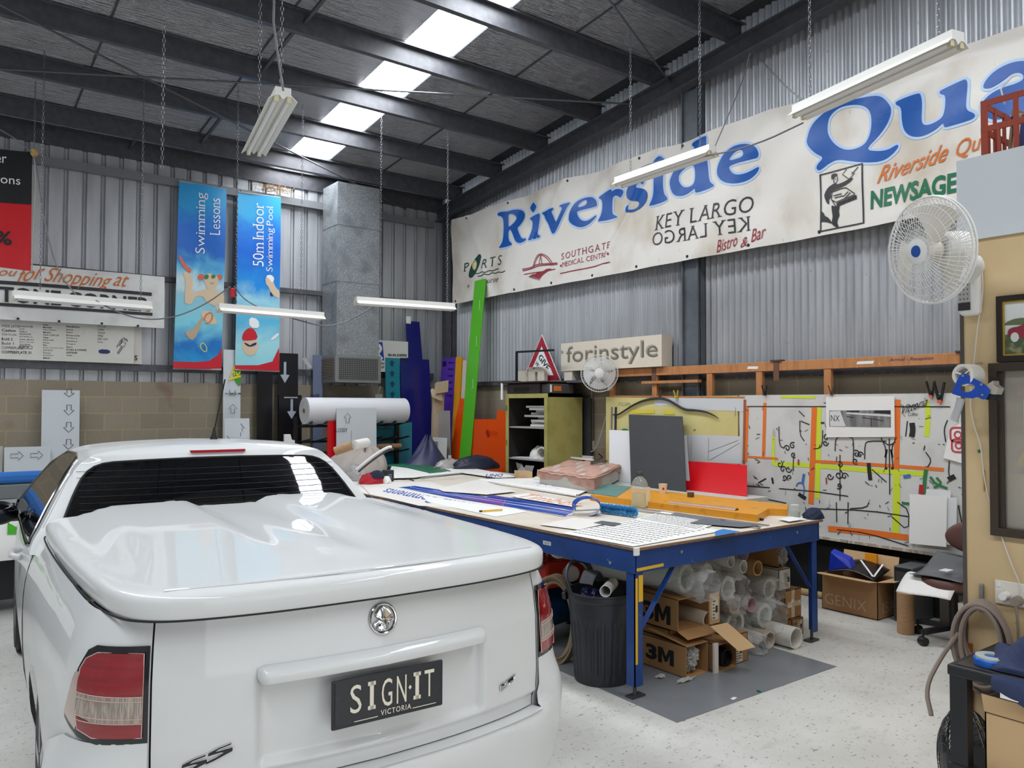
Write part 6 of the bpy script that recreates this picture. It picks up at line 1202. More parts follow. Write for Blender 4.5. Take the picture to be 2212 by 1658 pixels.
paintmarks(wbd, [
 ('lime_paint', lime, [([(4.43,1.162),(4.012,1.174),(3.5,1.164),(3.036,1.166)], .04), ([(3.954,1.699),(3.967,1.207),(3.979,.878)], .05), ([(3.258,1.188),(3.26,.917),(3.271,.653)], .06), ([(3.008,1.747),(2.995,1.659),(3.011,1.468)], .04), ([(4.346,1.797),(3.989,1.79)], .025), ([(4.428,1.421),(4.434,1.153)], .03)], []),
 ('orange_paint', orgp, [([(4.52,1.741),(4.54,1.216)], .035), ([(3.999,1.702),(4.014,1.369),(4.042,.823)], .055), ([(3.239,1.766),(3.25,1.475),(3.258,1.188)], .045), ([(4.717,1.705),(4.741,1.161)], .03), ([(4.748,1.214),(4.38,1.213)], .02), ([(4.048,1.21),(3.5,1.216),(2.881,1.211)], .028), ([(3.875,.621),(3.505,.637),(3.166,.637)], .05)], []),
 ('black_lines', ink, [(p, .009) for p in lines] + scr + dabs, []),
 ('speckles', mat('paint_grey', '#4a4a4c', .5), spk, []),
 ('blue_paint', mat('paint_blue', '#4a6fb5', .5), [([(4.108,1.09),(4.12,1.031),(4.124,.997)], .025), ([(4.189,.967),(4.176,1.001),(4.133,1.01),(4.105,.974),(4.115,.898)], .012), ([(3.175,1.152),(3.168,1.123)], .06)], []),
 ('green_paint', mat('paint_green', '#2f7a48', .5), [([(3.017,1.204),(3.03,1.116),(3.034,1.013)], .03), ([(3.215,.914),(3.148,.916)], .02), ([(2.986,1.148),(2.945,1.093),(2.855,1.065)], .02), ([(2.937,1.145),(2.896,1.097),(2.959,1.063)], .02)], []),
 ('red_paint', mat('paint_red', '#b02a2e', .5), [([(3.052,1.077),(3.06,1.003)], .04), ([(4.163,1.22),(4.163,1.17)], .015), ([(3.888,1.073),(3.885,1.017)], .012)], [])])
b = B(); O, R_, U_ = (V((XB - .007, y, z)) for y, z in [(3.212,1.642),(3.006,1.718),(3.197,1.717)]); b.text('Vittoria', O, R_ - O, U_ - O, shear=.3); O, R_, U_ = (V((XB - .007, y, z)) for y, z in [(3.156,1.631),(3.079,1.636),(3.155,1.658)]); b.text('Coffee', O, R_ - O, U_ - O); b.obj('lettering', ink, wbd)
B().box((XB - .006, 1.9, .52), (XB + .03, 4.815, .545)).obj('bottom_ledge', mat('ledge_paint_crust', '#a89a88', .7, spot=[(12, '#c8c0b0', .5, .6, (1, 3, 1)), (20, '#3c3834', .66, .7, (1, 3, 1))]), wbd)
blkp = mat('black_backing', '#141416', .7)
B().box((6.60, 1.9, .0), (6.64, 4.9, .52)).struct('wall_right_skirt_panel', blkp)
# sheets fixed to the boards
def pinned(name, q, m, label, cat, x=6.465, t=.004, group=None):
    b = B(); b.prism([(x, y, z) for y, z in q], (t, 0, 0)); return b.solo(name, m if not isinstance(m, str) else flatmat(m), label, cat, group)
s = pinned('photo_sheet', [(3.879,1.794),(3.264,1.796),(3.263,1.457),(3.877,1.432)], paper, 'white sheet with a grey kitchen photo and the letters NX pinned on the splashed board', 'poster')
pm = mat('photo_grey_cabinets', '#8b8b8c', .4, spot=[(4, '#6a6a6c', .45, .6, (1, 6, 1))])
B().fill([[(3.846,1.671),(3.294,1.678),(3.295,1.535),(3.847,1.53)]], lambda y, z: V((6.463, y, z))).obj('printed_photo', pm, s, recalc=False)
b = B(); b.fill([[(3.683,1.672),(3.566,1.673),(3.567,1.66),(3.683,1.662)]], lambda y, z: V((6.462, y, z))); b.fill([[(3.434,1.675),(3.294,1.676),(3.294,1.646),(3.434,1.655)]], lambda y, z: V((6.462, y, z)))
for q in ([(3.542,1.615),(3.462,1.602)], [(3.451,1.604),(3.352,1.586)], [(3.459,1.616),(3.461,1.536)], [(3.683,1.621),(3.616,1.612)]): b.stroke(q, .006, lambda y, z: V((6.462, y, z)))
O, R_, U_ = (V((6.462, y, z)) for y, z in [(3.83,1.579),(3.749,1.575),(3.83,1.632)]); b.text('NX', O, R_ - O, U_ - O); b.obj('lettering', ink, s, recalc=False)
b = B(); b.fill([[(3.683,1.656),(3.294,1.641),(3.294,1.623),(3.683,1.643)]], lambda y, z: V((6.4615, y, z))); b.fill([[(3.842,1.664),(3.838,1.532),(3.692,1.535),(3.742,1.668)]], lambda y, z: V((6.4625, y, z))); b.obj('printed_highlight', 'd5d6d7', s, recalc=False)
s = pinned('sticker_sheet', [(2.823,1.539),(2.702,1.606),(2.68,1.256),(2.878,1.303)], paper, 'tilted white sheet with two pink camera icons at the board end', 'paper')
b = B()
for c, r in ((2.767,1.491), .055), ((2.762,1.406), .05):
    sq = [(c[0] + r * math.copysign(abs(math.cos(t)) ** .5, math.cos(t)), c[1] + r * math.copysign(abs(math.sin(t)) ** .5, math.sin(t))) for t in [i * PI / 12 for i in range(24)]]
    b.stroke(sq, .014, lambda y, z: V((6.462, y, z)), True); b.stroke([(c[0] + r * .45 * math.cos(i * PI / 8), c[1] + r * .45 * math.sin(i * PI / 8)) for i in range(16)], .012, lambda y, z: V((6.462, y, z)), True)
b.obj('icon_print', mat('icon_pink', '#c2454e', .5), s, recalc=False)
pinned('blank_board', [(3.129,.999),(2.839,1.005),(2.85,.612),(3.136,.6)], paper, 'tall white blank panel leaning on the splashed board beside the chair', 'panel', 6.43, .006)
pinned('blank_board', [(2.892,.996),(2.772,1.003),(2.784,.635),(2.896,.626)], mat('paper_cool', '#dfe1e3', .5), 'second white blank panel half hidden behind the front white panel', 'panel', 6.445, .006)
pinned('clear_sheet', [(3.008,1.049),(2.82,1.054),(2.825,.991),(3.013,.987)], mat('paper_cool', '#dfe1e3', .5), 'small white sheet above the white blank panels', 'paper', 6.455, .004)
# panels standing on the side bench
def leaning(name, tl, tr, bl, br, m, label, cat, t=.008, group=None):
    tl, tr, bl, br = map(V, (tl, tr, bl, br)); n = (tr - tl).cross(bl - tl).normalized(); b = B(); b.prism([tl, tr, br, bl], n * t); return b.solo(name, m if not isinstance(m, str) else flatmat(m), label, cat, group)
leaning('black_board', *[(6.42,6.271,1.609),(6.42,5.489,1.598)], (5.97, 5.80, .874), (5.97, 5.06, .874), mat('matt_black_board', '#1f2023', .55, spot=(4, '#26272a', .5, .7, U1)), 'tall matt black board leaning against the pale yellow board', 'panel')
leaning('red_sheet', *[(6.38,5.42,1.137),(6.38,4.659,1.141)], (6.12, 5.20, .874), (6.12, 4.47, .874), mat('red_acrylic', '#d0101c', .25), 'glossy red panel leaning against the painting boards', 'panel')
leaning('white_sheet', *[(6.42,6.584,1.427),(6.42,6.257,1.426)], (6.2, 6.36, .874), (6.2, 5.98, .874), mat('paper_cool', '#dfe1e3', .5), 'white sheet leaning left of the black board', 'panel', .004)
leaning('white_sheet', *[(6.42,5.515,1.397),(6.42,5.44,1.4)], (6.16, 5.3, .874), (6.16, 5.17, .874), mat('paper_cool', '#dfe1e3', .5), 'narrow white sheet between the black board and red panel', 'panel', .004)
lt = B(); lt.tube([V((6.46, y, z)) for y, z in [(6.569,1.603),(6.477,1.601),(6.361,1.659),(6.196,1.734),(6.036,1.778),(5.862,1.795),(5.73,1.777),(5.62,1.727),(5.494,1.668),(5.371,1.666),(5.234,1.653),(5.134,1.624),(5.055,1.585)]], lambda t: .004 + .009 * math.sin(PI * min(1, t * 1.05)) ** .5, 8, smooth=2)
lt.solo('car_outline_strip', mat('black_strip', '#161617', .4), 'curved black car-silhouette strip clipped on the pale yellow board', 'sign strip', smooth=True)
for (q, m, lb_) in (([(6.545,1.693),(6.515,1.693),(6.524,1.426),(6.554,1.426)], '20244a', 'narrow navy strip on the left of the pale yellow board'), ([(6.606,1.693),(6.588,1.693),(6.593,1.428),(6.615,1.427)], '7b7d80', 'narrow grey strip left of the navy strip on the yellow board')): pinned('sample_strip', q, m, lb_, 'strip', 6.472, .004)
pinned('green_disc', smooth2([(6.439,1.427),(6.413,1.444),(6.375,1.448),(6.34,1.44),(6.319,1.427)], 1), '2c7a52', 'small green disc edge peeking above the white sheet', 'disc', 6.465, .004)
# spring clamps along the top of the boards
def clamp(px, s, m, label, tip='d8603a', h=.12):
    y, z = px; t = thing('spring_clamp', label, 'clamp', (6.47, y, z), 'spring clamps on the painting boards')
    for k in (-1, 1): B().bar((6.465 - .008 * k * 0, y + k * .006 * s, z), (6.455 - .01 * k, y + k * .028 * s, z + h * s), .016 * s, .014 * s, (0, 1, 0)).obj('jaw', m, t, bevel=.003)
    B().cyl((6.475, y, z + .03 * s), (6.445, y, z + .03 * s), .012 * s, n=12).obj('pivot', m, t)
    B().box((6.45, y - .012 * s, z - .012 * s), (6.475, y + .012 * s, z + .008 * s)).obj('tip', tip, t)
cb_ = mat('clamp_black', '#151517', .5); cg_ = mat('clamp_bare_steel', '#6a5a4c', .4, .5)
clamp((4.51,1.819), .75, cb_, 'small black spring clamp on the left of the splashed board', '151517')
clamp((3.824,1.812), .7, cg_, 'small bare metal clamp over the kitchen photo sheet', '6a5a4c')
clamp((2.966,1.793), 1.0, cb_, 'smaller of two black clamps with orange tips near the tape gun')
clamp((2.899,1.753), 1.25, cb_, 'larger of two black clamps with orange tips near the tape gun')
clamp((5.844,1.81), .6, cg_, 'bare metal clamp at the crest of the car outline strip', '6a5a4c')
clamp((5.608,1.779), .8, mat('clamp_yellow', '#c9b83c', .5), 'yellow handled clamp right of the car outline strip', 'b9b9b4')
# ledge, give way sign, foam letters
B().box((6.32, 6.72, 1.985), (6.69, 8.75, 2.015)).struct('trim_shelf_ledge', steel)
gw = thing('give_way_sign', 'red bordered triangular road sign reading GIVE WAY behind the foam letters', 'sign', (6.55, 8.0, 2.016))
tri = [(7.99, 2.65), (8.42, 2.03), (7.60, 2.02)]
B().prism([(6.56, y, z) for y, z in tri], (.004, 0, 0)).obj('sign_plate', wht, gw)
def inset_tri(k): c = (sum(p[0] for p in tri) / 3, sum(p[1] for p in tri) / 3 - .0); return [(c[0] + (p[0] - c[0]) * k, c[1] + (p[1] - c[1]) * k) for p in tri]
B().fill([inset_tri(.95), inset_tri(.62)], lambda y, z: V((6.557, y, z))).obj('red_border', mat('sign_red', '#a82536', .45), gw, recalc=False)
b = B(); O, R_, U_ = (V((6.556, y, z)) for y, z in [(8.071,2.341),(7.888,2.157),(8.001,2.394)]); b.text('GIVE', O, R_ - O, U_ - O, bold=.01); O, R_, U_ = (V((6.556, y, z)) for y, z in [(8.145,2.267),(8.088,2.22),(8.088,2.298)]); b.text('W', O, R_ - O, U_ - O); b.obj('lettering', ink, gw)
fo = mat('foam_ivory', '#d8cfbe', .8)
for ch, pts, lb_ in (('a', [(8.436,2.062),(8.171,2.058),(8.418,2.173)], 'ivory foam letter a standing before the triangular road sign'), ('n', [(8.153,2.069),(7.821,2.05),(8.1,2.218)], 'ivory foam letter n leaning before the triangular road sign')):
    O, R_, U_ = (V((6.46, y, z)) for y, z in pts); O.z = 2.016; R_.z = 2.016; b = B(); b.text(ch, O, R_ - O, V((0, 0, U_.z - O.z)), bold=.06); r = bmesh.ops.extrude_face_region(b.bm, geom=b.bm.faces[:]); bmesh.ops.translate(b.bm, vec=(.06, 0, 0), verts=[v for v in r['geom'] if isinstance(v, bmesh.types.BMVert)]); b.solo('foam_letter', fo, lb_, 'letter', 'loose foam letters')
q = [(7.543,2.476),(5.815,2.444),(5.823,2.13),(7.552,2.105)]
fb = thing('foam_block', 'long ivory foam offcut with letter shapes cut out of it', 'foam block', (6.52, 6.75, 2.12))
ty0, tz1, ty1, tz0 = 7.50, 2.49, 5.82, 2.14
holes = []; b = B()
vs_, fs_ = serif_glyphs('fonstyle', bold=.02)
outer = [(ty0, tz0), (ty0, tz0 + .22), (ty0 - .05, tz0 + .22), (ty0 - .05, tz0 + .25), (ty0, tz0 + .27), (ty0, tz1), (ty1, tz1), (ty1, tz0)]
B().prism([(6.47, y, z) for y, z in outer], (.17, 0, 0)).obj('foam_body', fo, fb)
sh = mat('foam_cut_shade', '#a79f90', .9)
b = B(); b.text('forinstyle', (6.4685, 7.40, 2.19), (0, -1.52, 0), (0, 0, .26), bold=.015); b.obj('letter_cut_shade', sh, fb)  # flat darker letters on the face: shade of the cut-outs put into colour
b = B(); b.text('forinstyle', (6.468, 7.392, 2.184), (0, -1.52, 0), (0, 0, .25), bold=-.004); b.obj('letter_cut_shade_deep', mat('foam_cut_shade_deep', '#6f6a60', .9), fb)  # darker shifted copy, painted depth of the cut-outs
B().box((6.48, 7.3, 2.016), (6.62, 7.45, 2.139)).obj('packing', fo, fb); B().box((6.50, 5.9, 2.151), (6.62, 6.0, 2.152)).obj('packing', fo, fb)
fr_ = B(); bk = mat('black_square_tube', '#141417', .45); pA = [(6.3,8.199,2.021),(6.3,8.2,2.413),(6.3,7.443,2.397)]; fr_.bar(pA[0], pA[1], .025, .025); fr_.bar(pA[1] if True else 0, pA[2], .025, .025); fr_.box((6.28, pA[0][1] - .05, 1.985 + .031), (6.33, pA[0][1] + .05, 2.03))
fr_.solo('bracket', bk, 'black square-tube bracket standing on the ledge before the road sign', 'bracket')
# olive locker with things in and on it
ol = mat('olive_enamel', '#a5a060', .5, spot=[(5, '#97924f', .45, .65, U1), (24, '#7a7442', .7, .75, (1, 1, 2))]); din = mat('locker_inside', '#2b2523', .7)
lk = thing('metal_locker', 'open olive green metal cabinet with shelves against the right wall', 'cabinet', (6.3, 7.65, 0))
b = B(); x0, x1, y0, y1, h = 6.0, 6.56, 7.20, 8.03, 1.85
for q in (((x0, y0, 0), (x1, y0 + .02, h)), ((x0, y1 - .02, 0), (x1, y1, h)), ((x0, y0, h - .04), (x1, y1, h)), ((x0, y0, 0), (x1, y1, .06))): b.box(*q)
b.box((x0 - .004, y0, 0), (x0 + .002, y0 + .06, h)); b.box((x0 - .004, y1 - .06, 0), (x0 + .002, y1, h)); b.box((x0 - .006, y0 - .005, h - .05), (x0 + .002, y1 + .005, h + .004))
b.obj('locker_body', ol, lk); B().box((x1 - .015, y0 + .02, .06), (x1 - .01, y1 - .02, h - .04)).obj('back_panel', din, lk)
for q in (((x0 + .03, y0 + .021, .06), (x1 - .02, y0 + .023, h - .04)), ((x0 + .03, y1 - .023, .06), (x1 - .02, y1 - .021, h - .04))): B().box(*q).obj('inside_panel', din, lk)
for z in (.62, 1.03, 1.425): B().box((x0 + .02, y0 + .024, z), (x1 - .02, y1 - .024, z + .018)).obj('shelf', mat('shelf_grey', '#9b9a96', .5), lk)
for z in (1.64, .8, 1.2): B().box((x0 - .008, y1 - .03, z), (x0 - .003, y1 - .015, z + .07)).obj('hinge', '5b5838', lk)
B().box((6.60, 7.1, 0), (6.63, 7.23, 1.80)).solo('steel_angle', mat('dull_steel', '#55585c'), 'grey steel angle upright beside the olive cabinet', 'angle')
rr = random.Random(4)
for i, (z, n, zz) in enumerate(((1.444, 9, .022),)):
    for k in range(n):
        a = rr.uniform(-.3, .3); y = 7.56 + rr.uniform(-.1, .08); l = rr.uniform(.35, .5); zc = z + .016 + .029 * k; zc2 = zc
        b = B(); c = V((6.2 + rr.uniform(-.05, .1), y, zc)); d = V((math.sin(a) * .3, math.cos(a), 0)); b.bar(c - d * l / 2, c + d * l / 2, .09, .026); b.solo('foam_offcut', paper if k % 2 else mat('foam_offwhite', '#dcdad5', .6), 'white foam strip in the loose stack on the upper cabinet shelf', 'strip', 'foam strips in the cabinet')
B().pipe((6.05, 7.38, 1.13), (6.4, 7.45, 1.13), .075, .06, 24).solo('white_pipe', mat('pipe_white', '#dcd9d2', .4), 'short white pipe end on the middle cabinet shelf', 'pipe', smooth=True)
cloth((6.22, 7.62, 1.049), .12, .14, .14, 14).solo('white_plastic_bag', mat('bag_white', '#dad8d4', .4), 'crumpled white plastic bag beside the pipe on the middle shelf', 'bag', smooth=True)
B().box((6.04, 7.25, 1.0485), (6.4, 7.95, 1.056)).solo('sheet_stack', 'c3c5c4', 'thin stack of grey sheets under the white bag in the cabinet', 'sheets')
t = thing('brown_machine', 'dark brown moulded machine hood lying on top of the olive cabinet', 'machine', (6.2, 7.7, 1.855))
dbr = mat('dark_brown_plastic', '#3a2b2a', .45); B().box((5.99, 7.35, 1.855), (6.5, 8.0, 1.985)).obj('hood', dbr, t, bevel=.015); B().box((5.93, 7.22, 1.986), (6.5, 8.12, 2.004)).obj('top_plate', dbr, t, bevel=.006); B().box((5.986, 7.55, 1.87), (5.992, 7.85, 1.93)).obj('hand_slot', '17100f', t)
B().box((5.93, 8.02, 1.78), (5.945, 8.05, 1.99)).obj('white_edge_strip', paper, t)
t = thing('power_supply', 'grey box with an orange label on the cabinet corner', 'box', (6.3, 7.1, 1.856)); B().box((6.02, 7.205, 1.856), (6.42, 7.34, 1.972)).obj('case', mat('case_grey', '#4b4b4d', .45), t, bevel=.008); B().box((6.10, 7.203, 1.885), (6.22, 7.2048, 1.945)).obj('orange_label', 'd8732a', t); B().box((6.04, 7.203, 1.87), (6.07, 7.2048, 1.96)).obj('white_sticker', paper, t)
# small wall fan with its conduit and socket
def fan(name, C, n, R, label, cols, depth=.09, wires=48, rr_=.0016, rings=(.35, .6, .85), blades=5):
    """cage fan head: C centre, n facing"""
    C, n = V(C), V(n).normalized(); x = n.cross(V((0, 0, 1))).normalized(); y = x.cross(n).normalized() * -1
    y = n.cross(x); t = thing(name, label, 'fan', tuple(C)); cage, bl, hub = cols
    def pt(a, r, s): return C + (x * math.cos(a) + y * math.sin(a)) * r + n * s
    g = B()
    for s in (-1, 1):
        for i in range(wires):
            a = 2 * PI * i / wires; g.tube([pt(a + .10 * k / 4 * s, R * (.22 + .78 * k / 4), s * depth * .5 * (1 - (k / 4) ** 3 * .85)) for k in range(5)], rr_, 4)
        for q in rings: g.tube([pt(a, R * q, s * depth * .5 * (1 - ((q - .22) / .78) ** 3 * .85)) for a in [i * PI / 24 for i in range(48)]], rr_, 4, True)
    for s in (-.008, .008): g.tube([pt(a, R, s) for a in [i * PI / 32 for i in range(64)]], .004, 6, True)
    g.obj('cage', cage, t, True)
    for k in range(blades):
        a0 = 2 * PI * k / blades; b = B(); b.grid(lambda u, v: pt(a0 + (v - .5) * (.55 + .75 * u) + .25 * u, R * (.16 + .70 * u), .018 * (v - .5) * 2), 10, 8); b.obj('blade', bl, t, True, recalc=False)
    b = B(); b.lathe([(.001, depth * .56), (R * .2, depth * .54), (R * .27, depth * .46), (R * .27, depth * .40)], C, n, 32); h = b.obj('hub_cap', hub, t, True, angle=35)
    B().lathe([(R * .15, .03), (R * .17, -.03)], C, n, 24).obj('blade_hub', bl, t, True)
    return t, pt, h
wp = mat('fan_white', '#deddda', .4); fanblade = mat('fan_blade_clear', '#dcdedf', .25, alpha=.75)
t, pt, h = fan('wall_fan', (6.3,6.621,2.083), (-.75, -.65, .05), .215, 'small white wall fan over the yellow board with its cage', (wp, fanblade, wp))
C = V((6.3,6.621,2.083)); B().cyl(C + V((.03, .03, 0)), C + V((.14, .12, -.01)), .055, .05, 20).obj('motor', wp, t, True, angle=35); B().box((C.x + .16, C.y + .02, C.z - .20), (C.x + .24, C.y + .13, C.z + .02)).obj('wall_base', wp, t, bevel=.02); B().bar(C + V((.12, .1, -.02)), C + V((.2, .08, -.08)), .04, .05).obj('neck', wp, t); B().box((C.x + .155, C.y + .03, C.z - .20), (C.x + .161, C.y + .12, C.z - .15)).obj('control_panel', '1c1c20', t)
cd_ = mat('grey_conduit', '#a9a6a0', .45); p = [(6.66,7.148,2.143),(6.66,7.149,1.282)]; B().cyl((6.672, p[0][1], p[1][2]), (6.672, p[0][1], 2.0), .013, n=12).solo('conduit', cd_, 'vertical grey conduit running down the block wall to the socket', 'conduit', smooth=True)
p = V((6.66,7.157,1.225)); s = B().box((6.645, p.y - .045, p.z - .06), (6.69, p.y + .065, p.z + .05)).solo('wall_socket', mat('socket_cream', '#cfcbbf', .45), 'cream power socket box at the foot of the grey conduit', 'socket', bevel=.006)
B().tube([(6.64, p.y, p.z - .02), (6.60, p.y + .02, p.z - .07), (6.62, p.y - .12, p.z - .09), (6.60, p.y - .30, p.z + .25), (6.56, p.y - .5, p.z + .7)], .005, smooth=2).solo('fan_cord', mat('cord_white', '#d8d6d0', .5), 'white cord looping from the socket up to the small wall fan', 'cord', smooth=True)
# sheets and offcuts leaning in the corner
def upright(name, x0, x1, z1, y, m, label, cat='panel', t=.01, lean=.12, z0=.002, yaw=0):
    b = B(); b.hexa((x0, y - lean, z0), (x1 - x0, yaw, 0), (0, t, 0), (0, lean, z1 - z0)); return b.solo(name, m if not isinstance(m, str) else flatmat(m), label, cat)
nv = mat('navy_acrylic', '#1c1f6e', .2)
b = B(); L0 = V((5.77, 10.16, .002)); 
b.prism([(5.77, 10.16, .002), (6.28, 10.16, .002), (6.28, 10.39, 2.41), (6.16, 10.39, 2.41), (6.14, 10.45, 2.99), (5.90, 10.45, 2.99), (5.90, 10.39, 2.41), (5.77, 10.39, 2.41)], (0, .01, 0)); s = b.solo('navy_board', nv, 'tall stepped navy blue panel leaning in the corner', 'panel')
B().box((5.90, 10.435, 2.95), (5.98, 10.448, 3.06)).obj('white_packing', paper, s)
s = upright('teal_strip', 5.50, 5.74, 2.41, 10.35, mat('teal_acrylic', '#1d7f94', .25), 'narrow teal strip printed with arrows left of the navy panel')
b = B(); tl = mat('teal_dark', '#0d4654', .4)
def arrow(b, P, c, w, h, up=1, filled=True, lw=.006):
    q = [(-.5, .0), (0, .5), (.5, .0), (.22, .0), (.22, -.5), (-.22, -.5), (-.22, .0)]; q = [(c[0] + x * w, c[1] + y * h * up) for x, y in q]
    b.fill([q], P) if filled else b.stroke(q, lw, P, True)
for i in range(7): z = 2.33 - .155 * i; b_y = 10.35 - .12 + .12 * z / 2.41 - .004; arrow(b, lambda u, v: V((u, b_y, v)), (5.61, z), .10, .09)
b.obj('printed_arrows', tl, s, recalc=False)
pp = mat('purple_acrylic', '#5a3aa8', .25)
def side_leaner(name, y0, y1, z1, x, m, label, z0=.002, lean=.14, t=.01, cat='panel'):
    b = B(); b.hexa((x - lean, y0, z0), (0, y1 - y0, 0), (t, 0, 0), (lean, 0, z1 - z0)); return b.solo(name, m if not isinstance(m, str) else flatmat(m), label, cat)
s = side_leaner('purple_board', 9.86, 10.28, 2.43, 6.44, pp, 'purple panel printed with small dark words in the corner')
b = B()
for i, w in enumerate(('Foam core', 'Non cut', 'Double', 'Laser', 'Router', 'Knife', 'Printing', 'Routing')):
    z = 2.34 - .10 * i - (.2 if i > 5 else 0); xx = 6.44 - .14 + .14 * z / 2.43 - .003; b.text(w, (xx, 10.08, z), (0, -.15, 0), (.002, 0, .035), bold=.02)
b.box((6.424, 10.14, 2.31), (6.43, 10.23, 2.38)); b.obj('lettering', mat('purple_dark', '#22124e', .4), s)
side_leaner('amber_board', 9.69, 9.85, 2.43, 6.42, mat('amber_acrylic', '#dd9a15', .25), 'narrow amber yellow panel beside the purple panel', t=.02)
side_leaner('cream_strip', 9.56, 9.66, 2.37, 6.42, mat('cream_plastic', '#cfc6ba', .4), 'narrow cream plastic strip between the amber and green panels', t=.02)
gp = side_leaner('green_board', 9.17, 9.45, 3.53, 6.48, mat('lime_acrylic', '#58b52c', .22), 'very tall bright green panel rising in front of the banner', lean=.35)
b = B(); ga = mat('green_pale', '#8fd07a', .4)
for z in (3.12, 2.60, 1.98): xx = 6.48 - .35 + .35 * z / 3.53 - .005; b.stroke([(9.25, z + .10), (9.25, z - .06)], .03, lambda u, v: V((xx, u, v))); b.fill([[(9.20, z - .04), (9.30, z - .04), (9.25, z - .12)]], lambda u, v: V((xx, u, v)))
b.obj('printed_arrows', ga, gp, recalc=False)
oq = [(8.442,1.628),(8.643,1.646),(8.642,1.52),(9.341,1.509),(9.343,1.675),(9.439,1.801),(9.573,1.809),(9.657,1.537)]; oq = oq + [(9.75, .35), (8.30, .35)]
b = B(); b.prism([(6.18 + .14 * z / 1.8, y, z) for y, z in oq], (.01, 0, 0)); s = b.solo('orange_board', mat('orange_acrylic', '#e04e12', .2), 'notched bright orange panel leaning left of the olive cabinet', 'panel')
b = B(); c = (8.806,1.332); b.fill([[(c[0] + .035 * math.cos(i * PI / 8), c[1] + .045 * math.sin(i * PI / 8)) for i in range(16)]], lambda u, v: V((6.26, u, v))); b.text('GLOSSY', (6.258, c[0] - .07, c[1] - .02), (0, -.17, 0), (0, 0, .04)); b.obj('lettering', mat('orange_dark', '#a8260c', .4), s)
B().box((6.05, 8.35, .0), (6.45, 9.1, .348)).solo('pallet_box', mat('dark_box', '#2c2b2d', .7), 'low dark box under the orange panel', 'box')
b = B(); b.prism([(6.10, 10.05, .002), (6.10, 9.46, .002), (6.12, 9.55, 1.63), (6.12, 10.05, 1.63)], (.008, 0, 0)); s = b.solo('grey_arrow_board', mat('board_warm_grey', '#a39d98', .45), 'warm grey panel with outline arrows before the purple panel', 'panel'); b = B()
for z in (1.30, 1.60): arrow(b, lambda u, v: V((6.105, u, v)), (9.90, z), .10, .14, 1, False)
b.obj('printed_arrows', ink, s, recalc=False)
b = B(); b.prism([(5.96, 9.95, .002), (5.96, 9.42, .002), (6.04, 9.50, 1.24), (6.04, 9.88, 1.24)], (.008, 0, 0)); s = b.solo('white_grey_board', paper, 'white panel with a grey inset propped by the navy cloth', 'panel'); B().prism([(5.995, 9.9, .4), (5.995, 9.68, .4), (6.027, 9.72, 1.18), (6.027, 9.86, 1.18)], (.002, 0, 0)).obj('grey_inset', '8c908e', s)
b = B(); b.prism([(5.94, 9.42, .002), (5.94, 9.32, .002), (6.01, 9.34, 1.0), (6.01, 9.41, 1.0)], (.01, 0, 0)); b.solo('white_strip', paper, 'narrow white strip right of the grey inset panel', 'strip')
kx = [V(p) for p in [(6.077,9.962,1.124),(6.15,9.906,1.878),(6.057,9.977,1.946)]]; b = B(); b.bar(V((kx[0].x, kx[0].y - .1, .003)), kx[1] + V((0, 0, .0)), .17, .07, (0, 1, 0)); s = b.solo('cardboard_bundle', mat('pale_cardboard', '#b9a68c', .8, bump=(20, .3, U1)), 'tall torn pale cardboard packing bundle beside the navy panel', 'packaging', bevel=.006)
b = B(); b.hexa(kx[1] + V((-.10, -.05, -.02)), (.2, 0, .03), (.02, .02, .17), (0, -.06, .02)); b.hexa(kx[1] + V((-.16, -.08, -.05)), (.14, -.02, -.06), (.0, .04, .10), (.03, 0, .03)); b.obj('torn_flap', MATS['pale_cardboard'], s)
c = V((5.8,9.2,.973))
sup = B(); sup.box((4.9, 8.86, 0), (5.9, 9.40, .83)); sup.solo('rear_bench', mat('rear_bench_grey', '#6d6f72', .6), 'low grey cabinet behind the far end of the workbench', 'cabinet')
t = B().grid(lambda u, v: (lambda a, k: V((5.55 + .42 * math.cos(a) * k * (1 + .08 * math.sin(3 * a)), 9.2 + .26 * math.sin(a) * k, .832 + .44 * (1 - v) ** 1.1 * (1 + .10 * math.sin(5 * a + 4 * v)) * (1 - .25 * v))))(2 * PI * u, .08 + .92 * v), 60, 16, True); t.solo('navy_cloth', mat('navy_nylon', '#35395a', .45), 'navy nylon jacket heaped in a peak behind the green sign', 'cloth', smooth=True, angle=80)
cloth((5.75, 8.35, .89), .34, .20, .17, 33).solo('navy_bag', mat('navy_nylon_dark', '#1d2136', .5), 'dark navy bag lying right of the nylon jacket before the orange panel', 'bag', smooth=True, angle=80)
cloth((5.45, 8.5, .888), .22, .12, .13, 35).solo('clear_bag', mat('grey_plastic_bag', '#b0aba8', .3, alpha=.8), 'pale grey plastic bag between the two navy heaps', 'bag', smooth=True)
B().box((5.33, 7.65, .0), (5.93, 8.8, .86)).solo('rear_side_bench', mat('side_bench_white', '#c9c8c4'), 'low pale cabinet at the far corner of the workbench', 'cabinet')

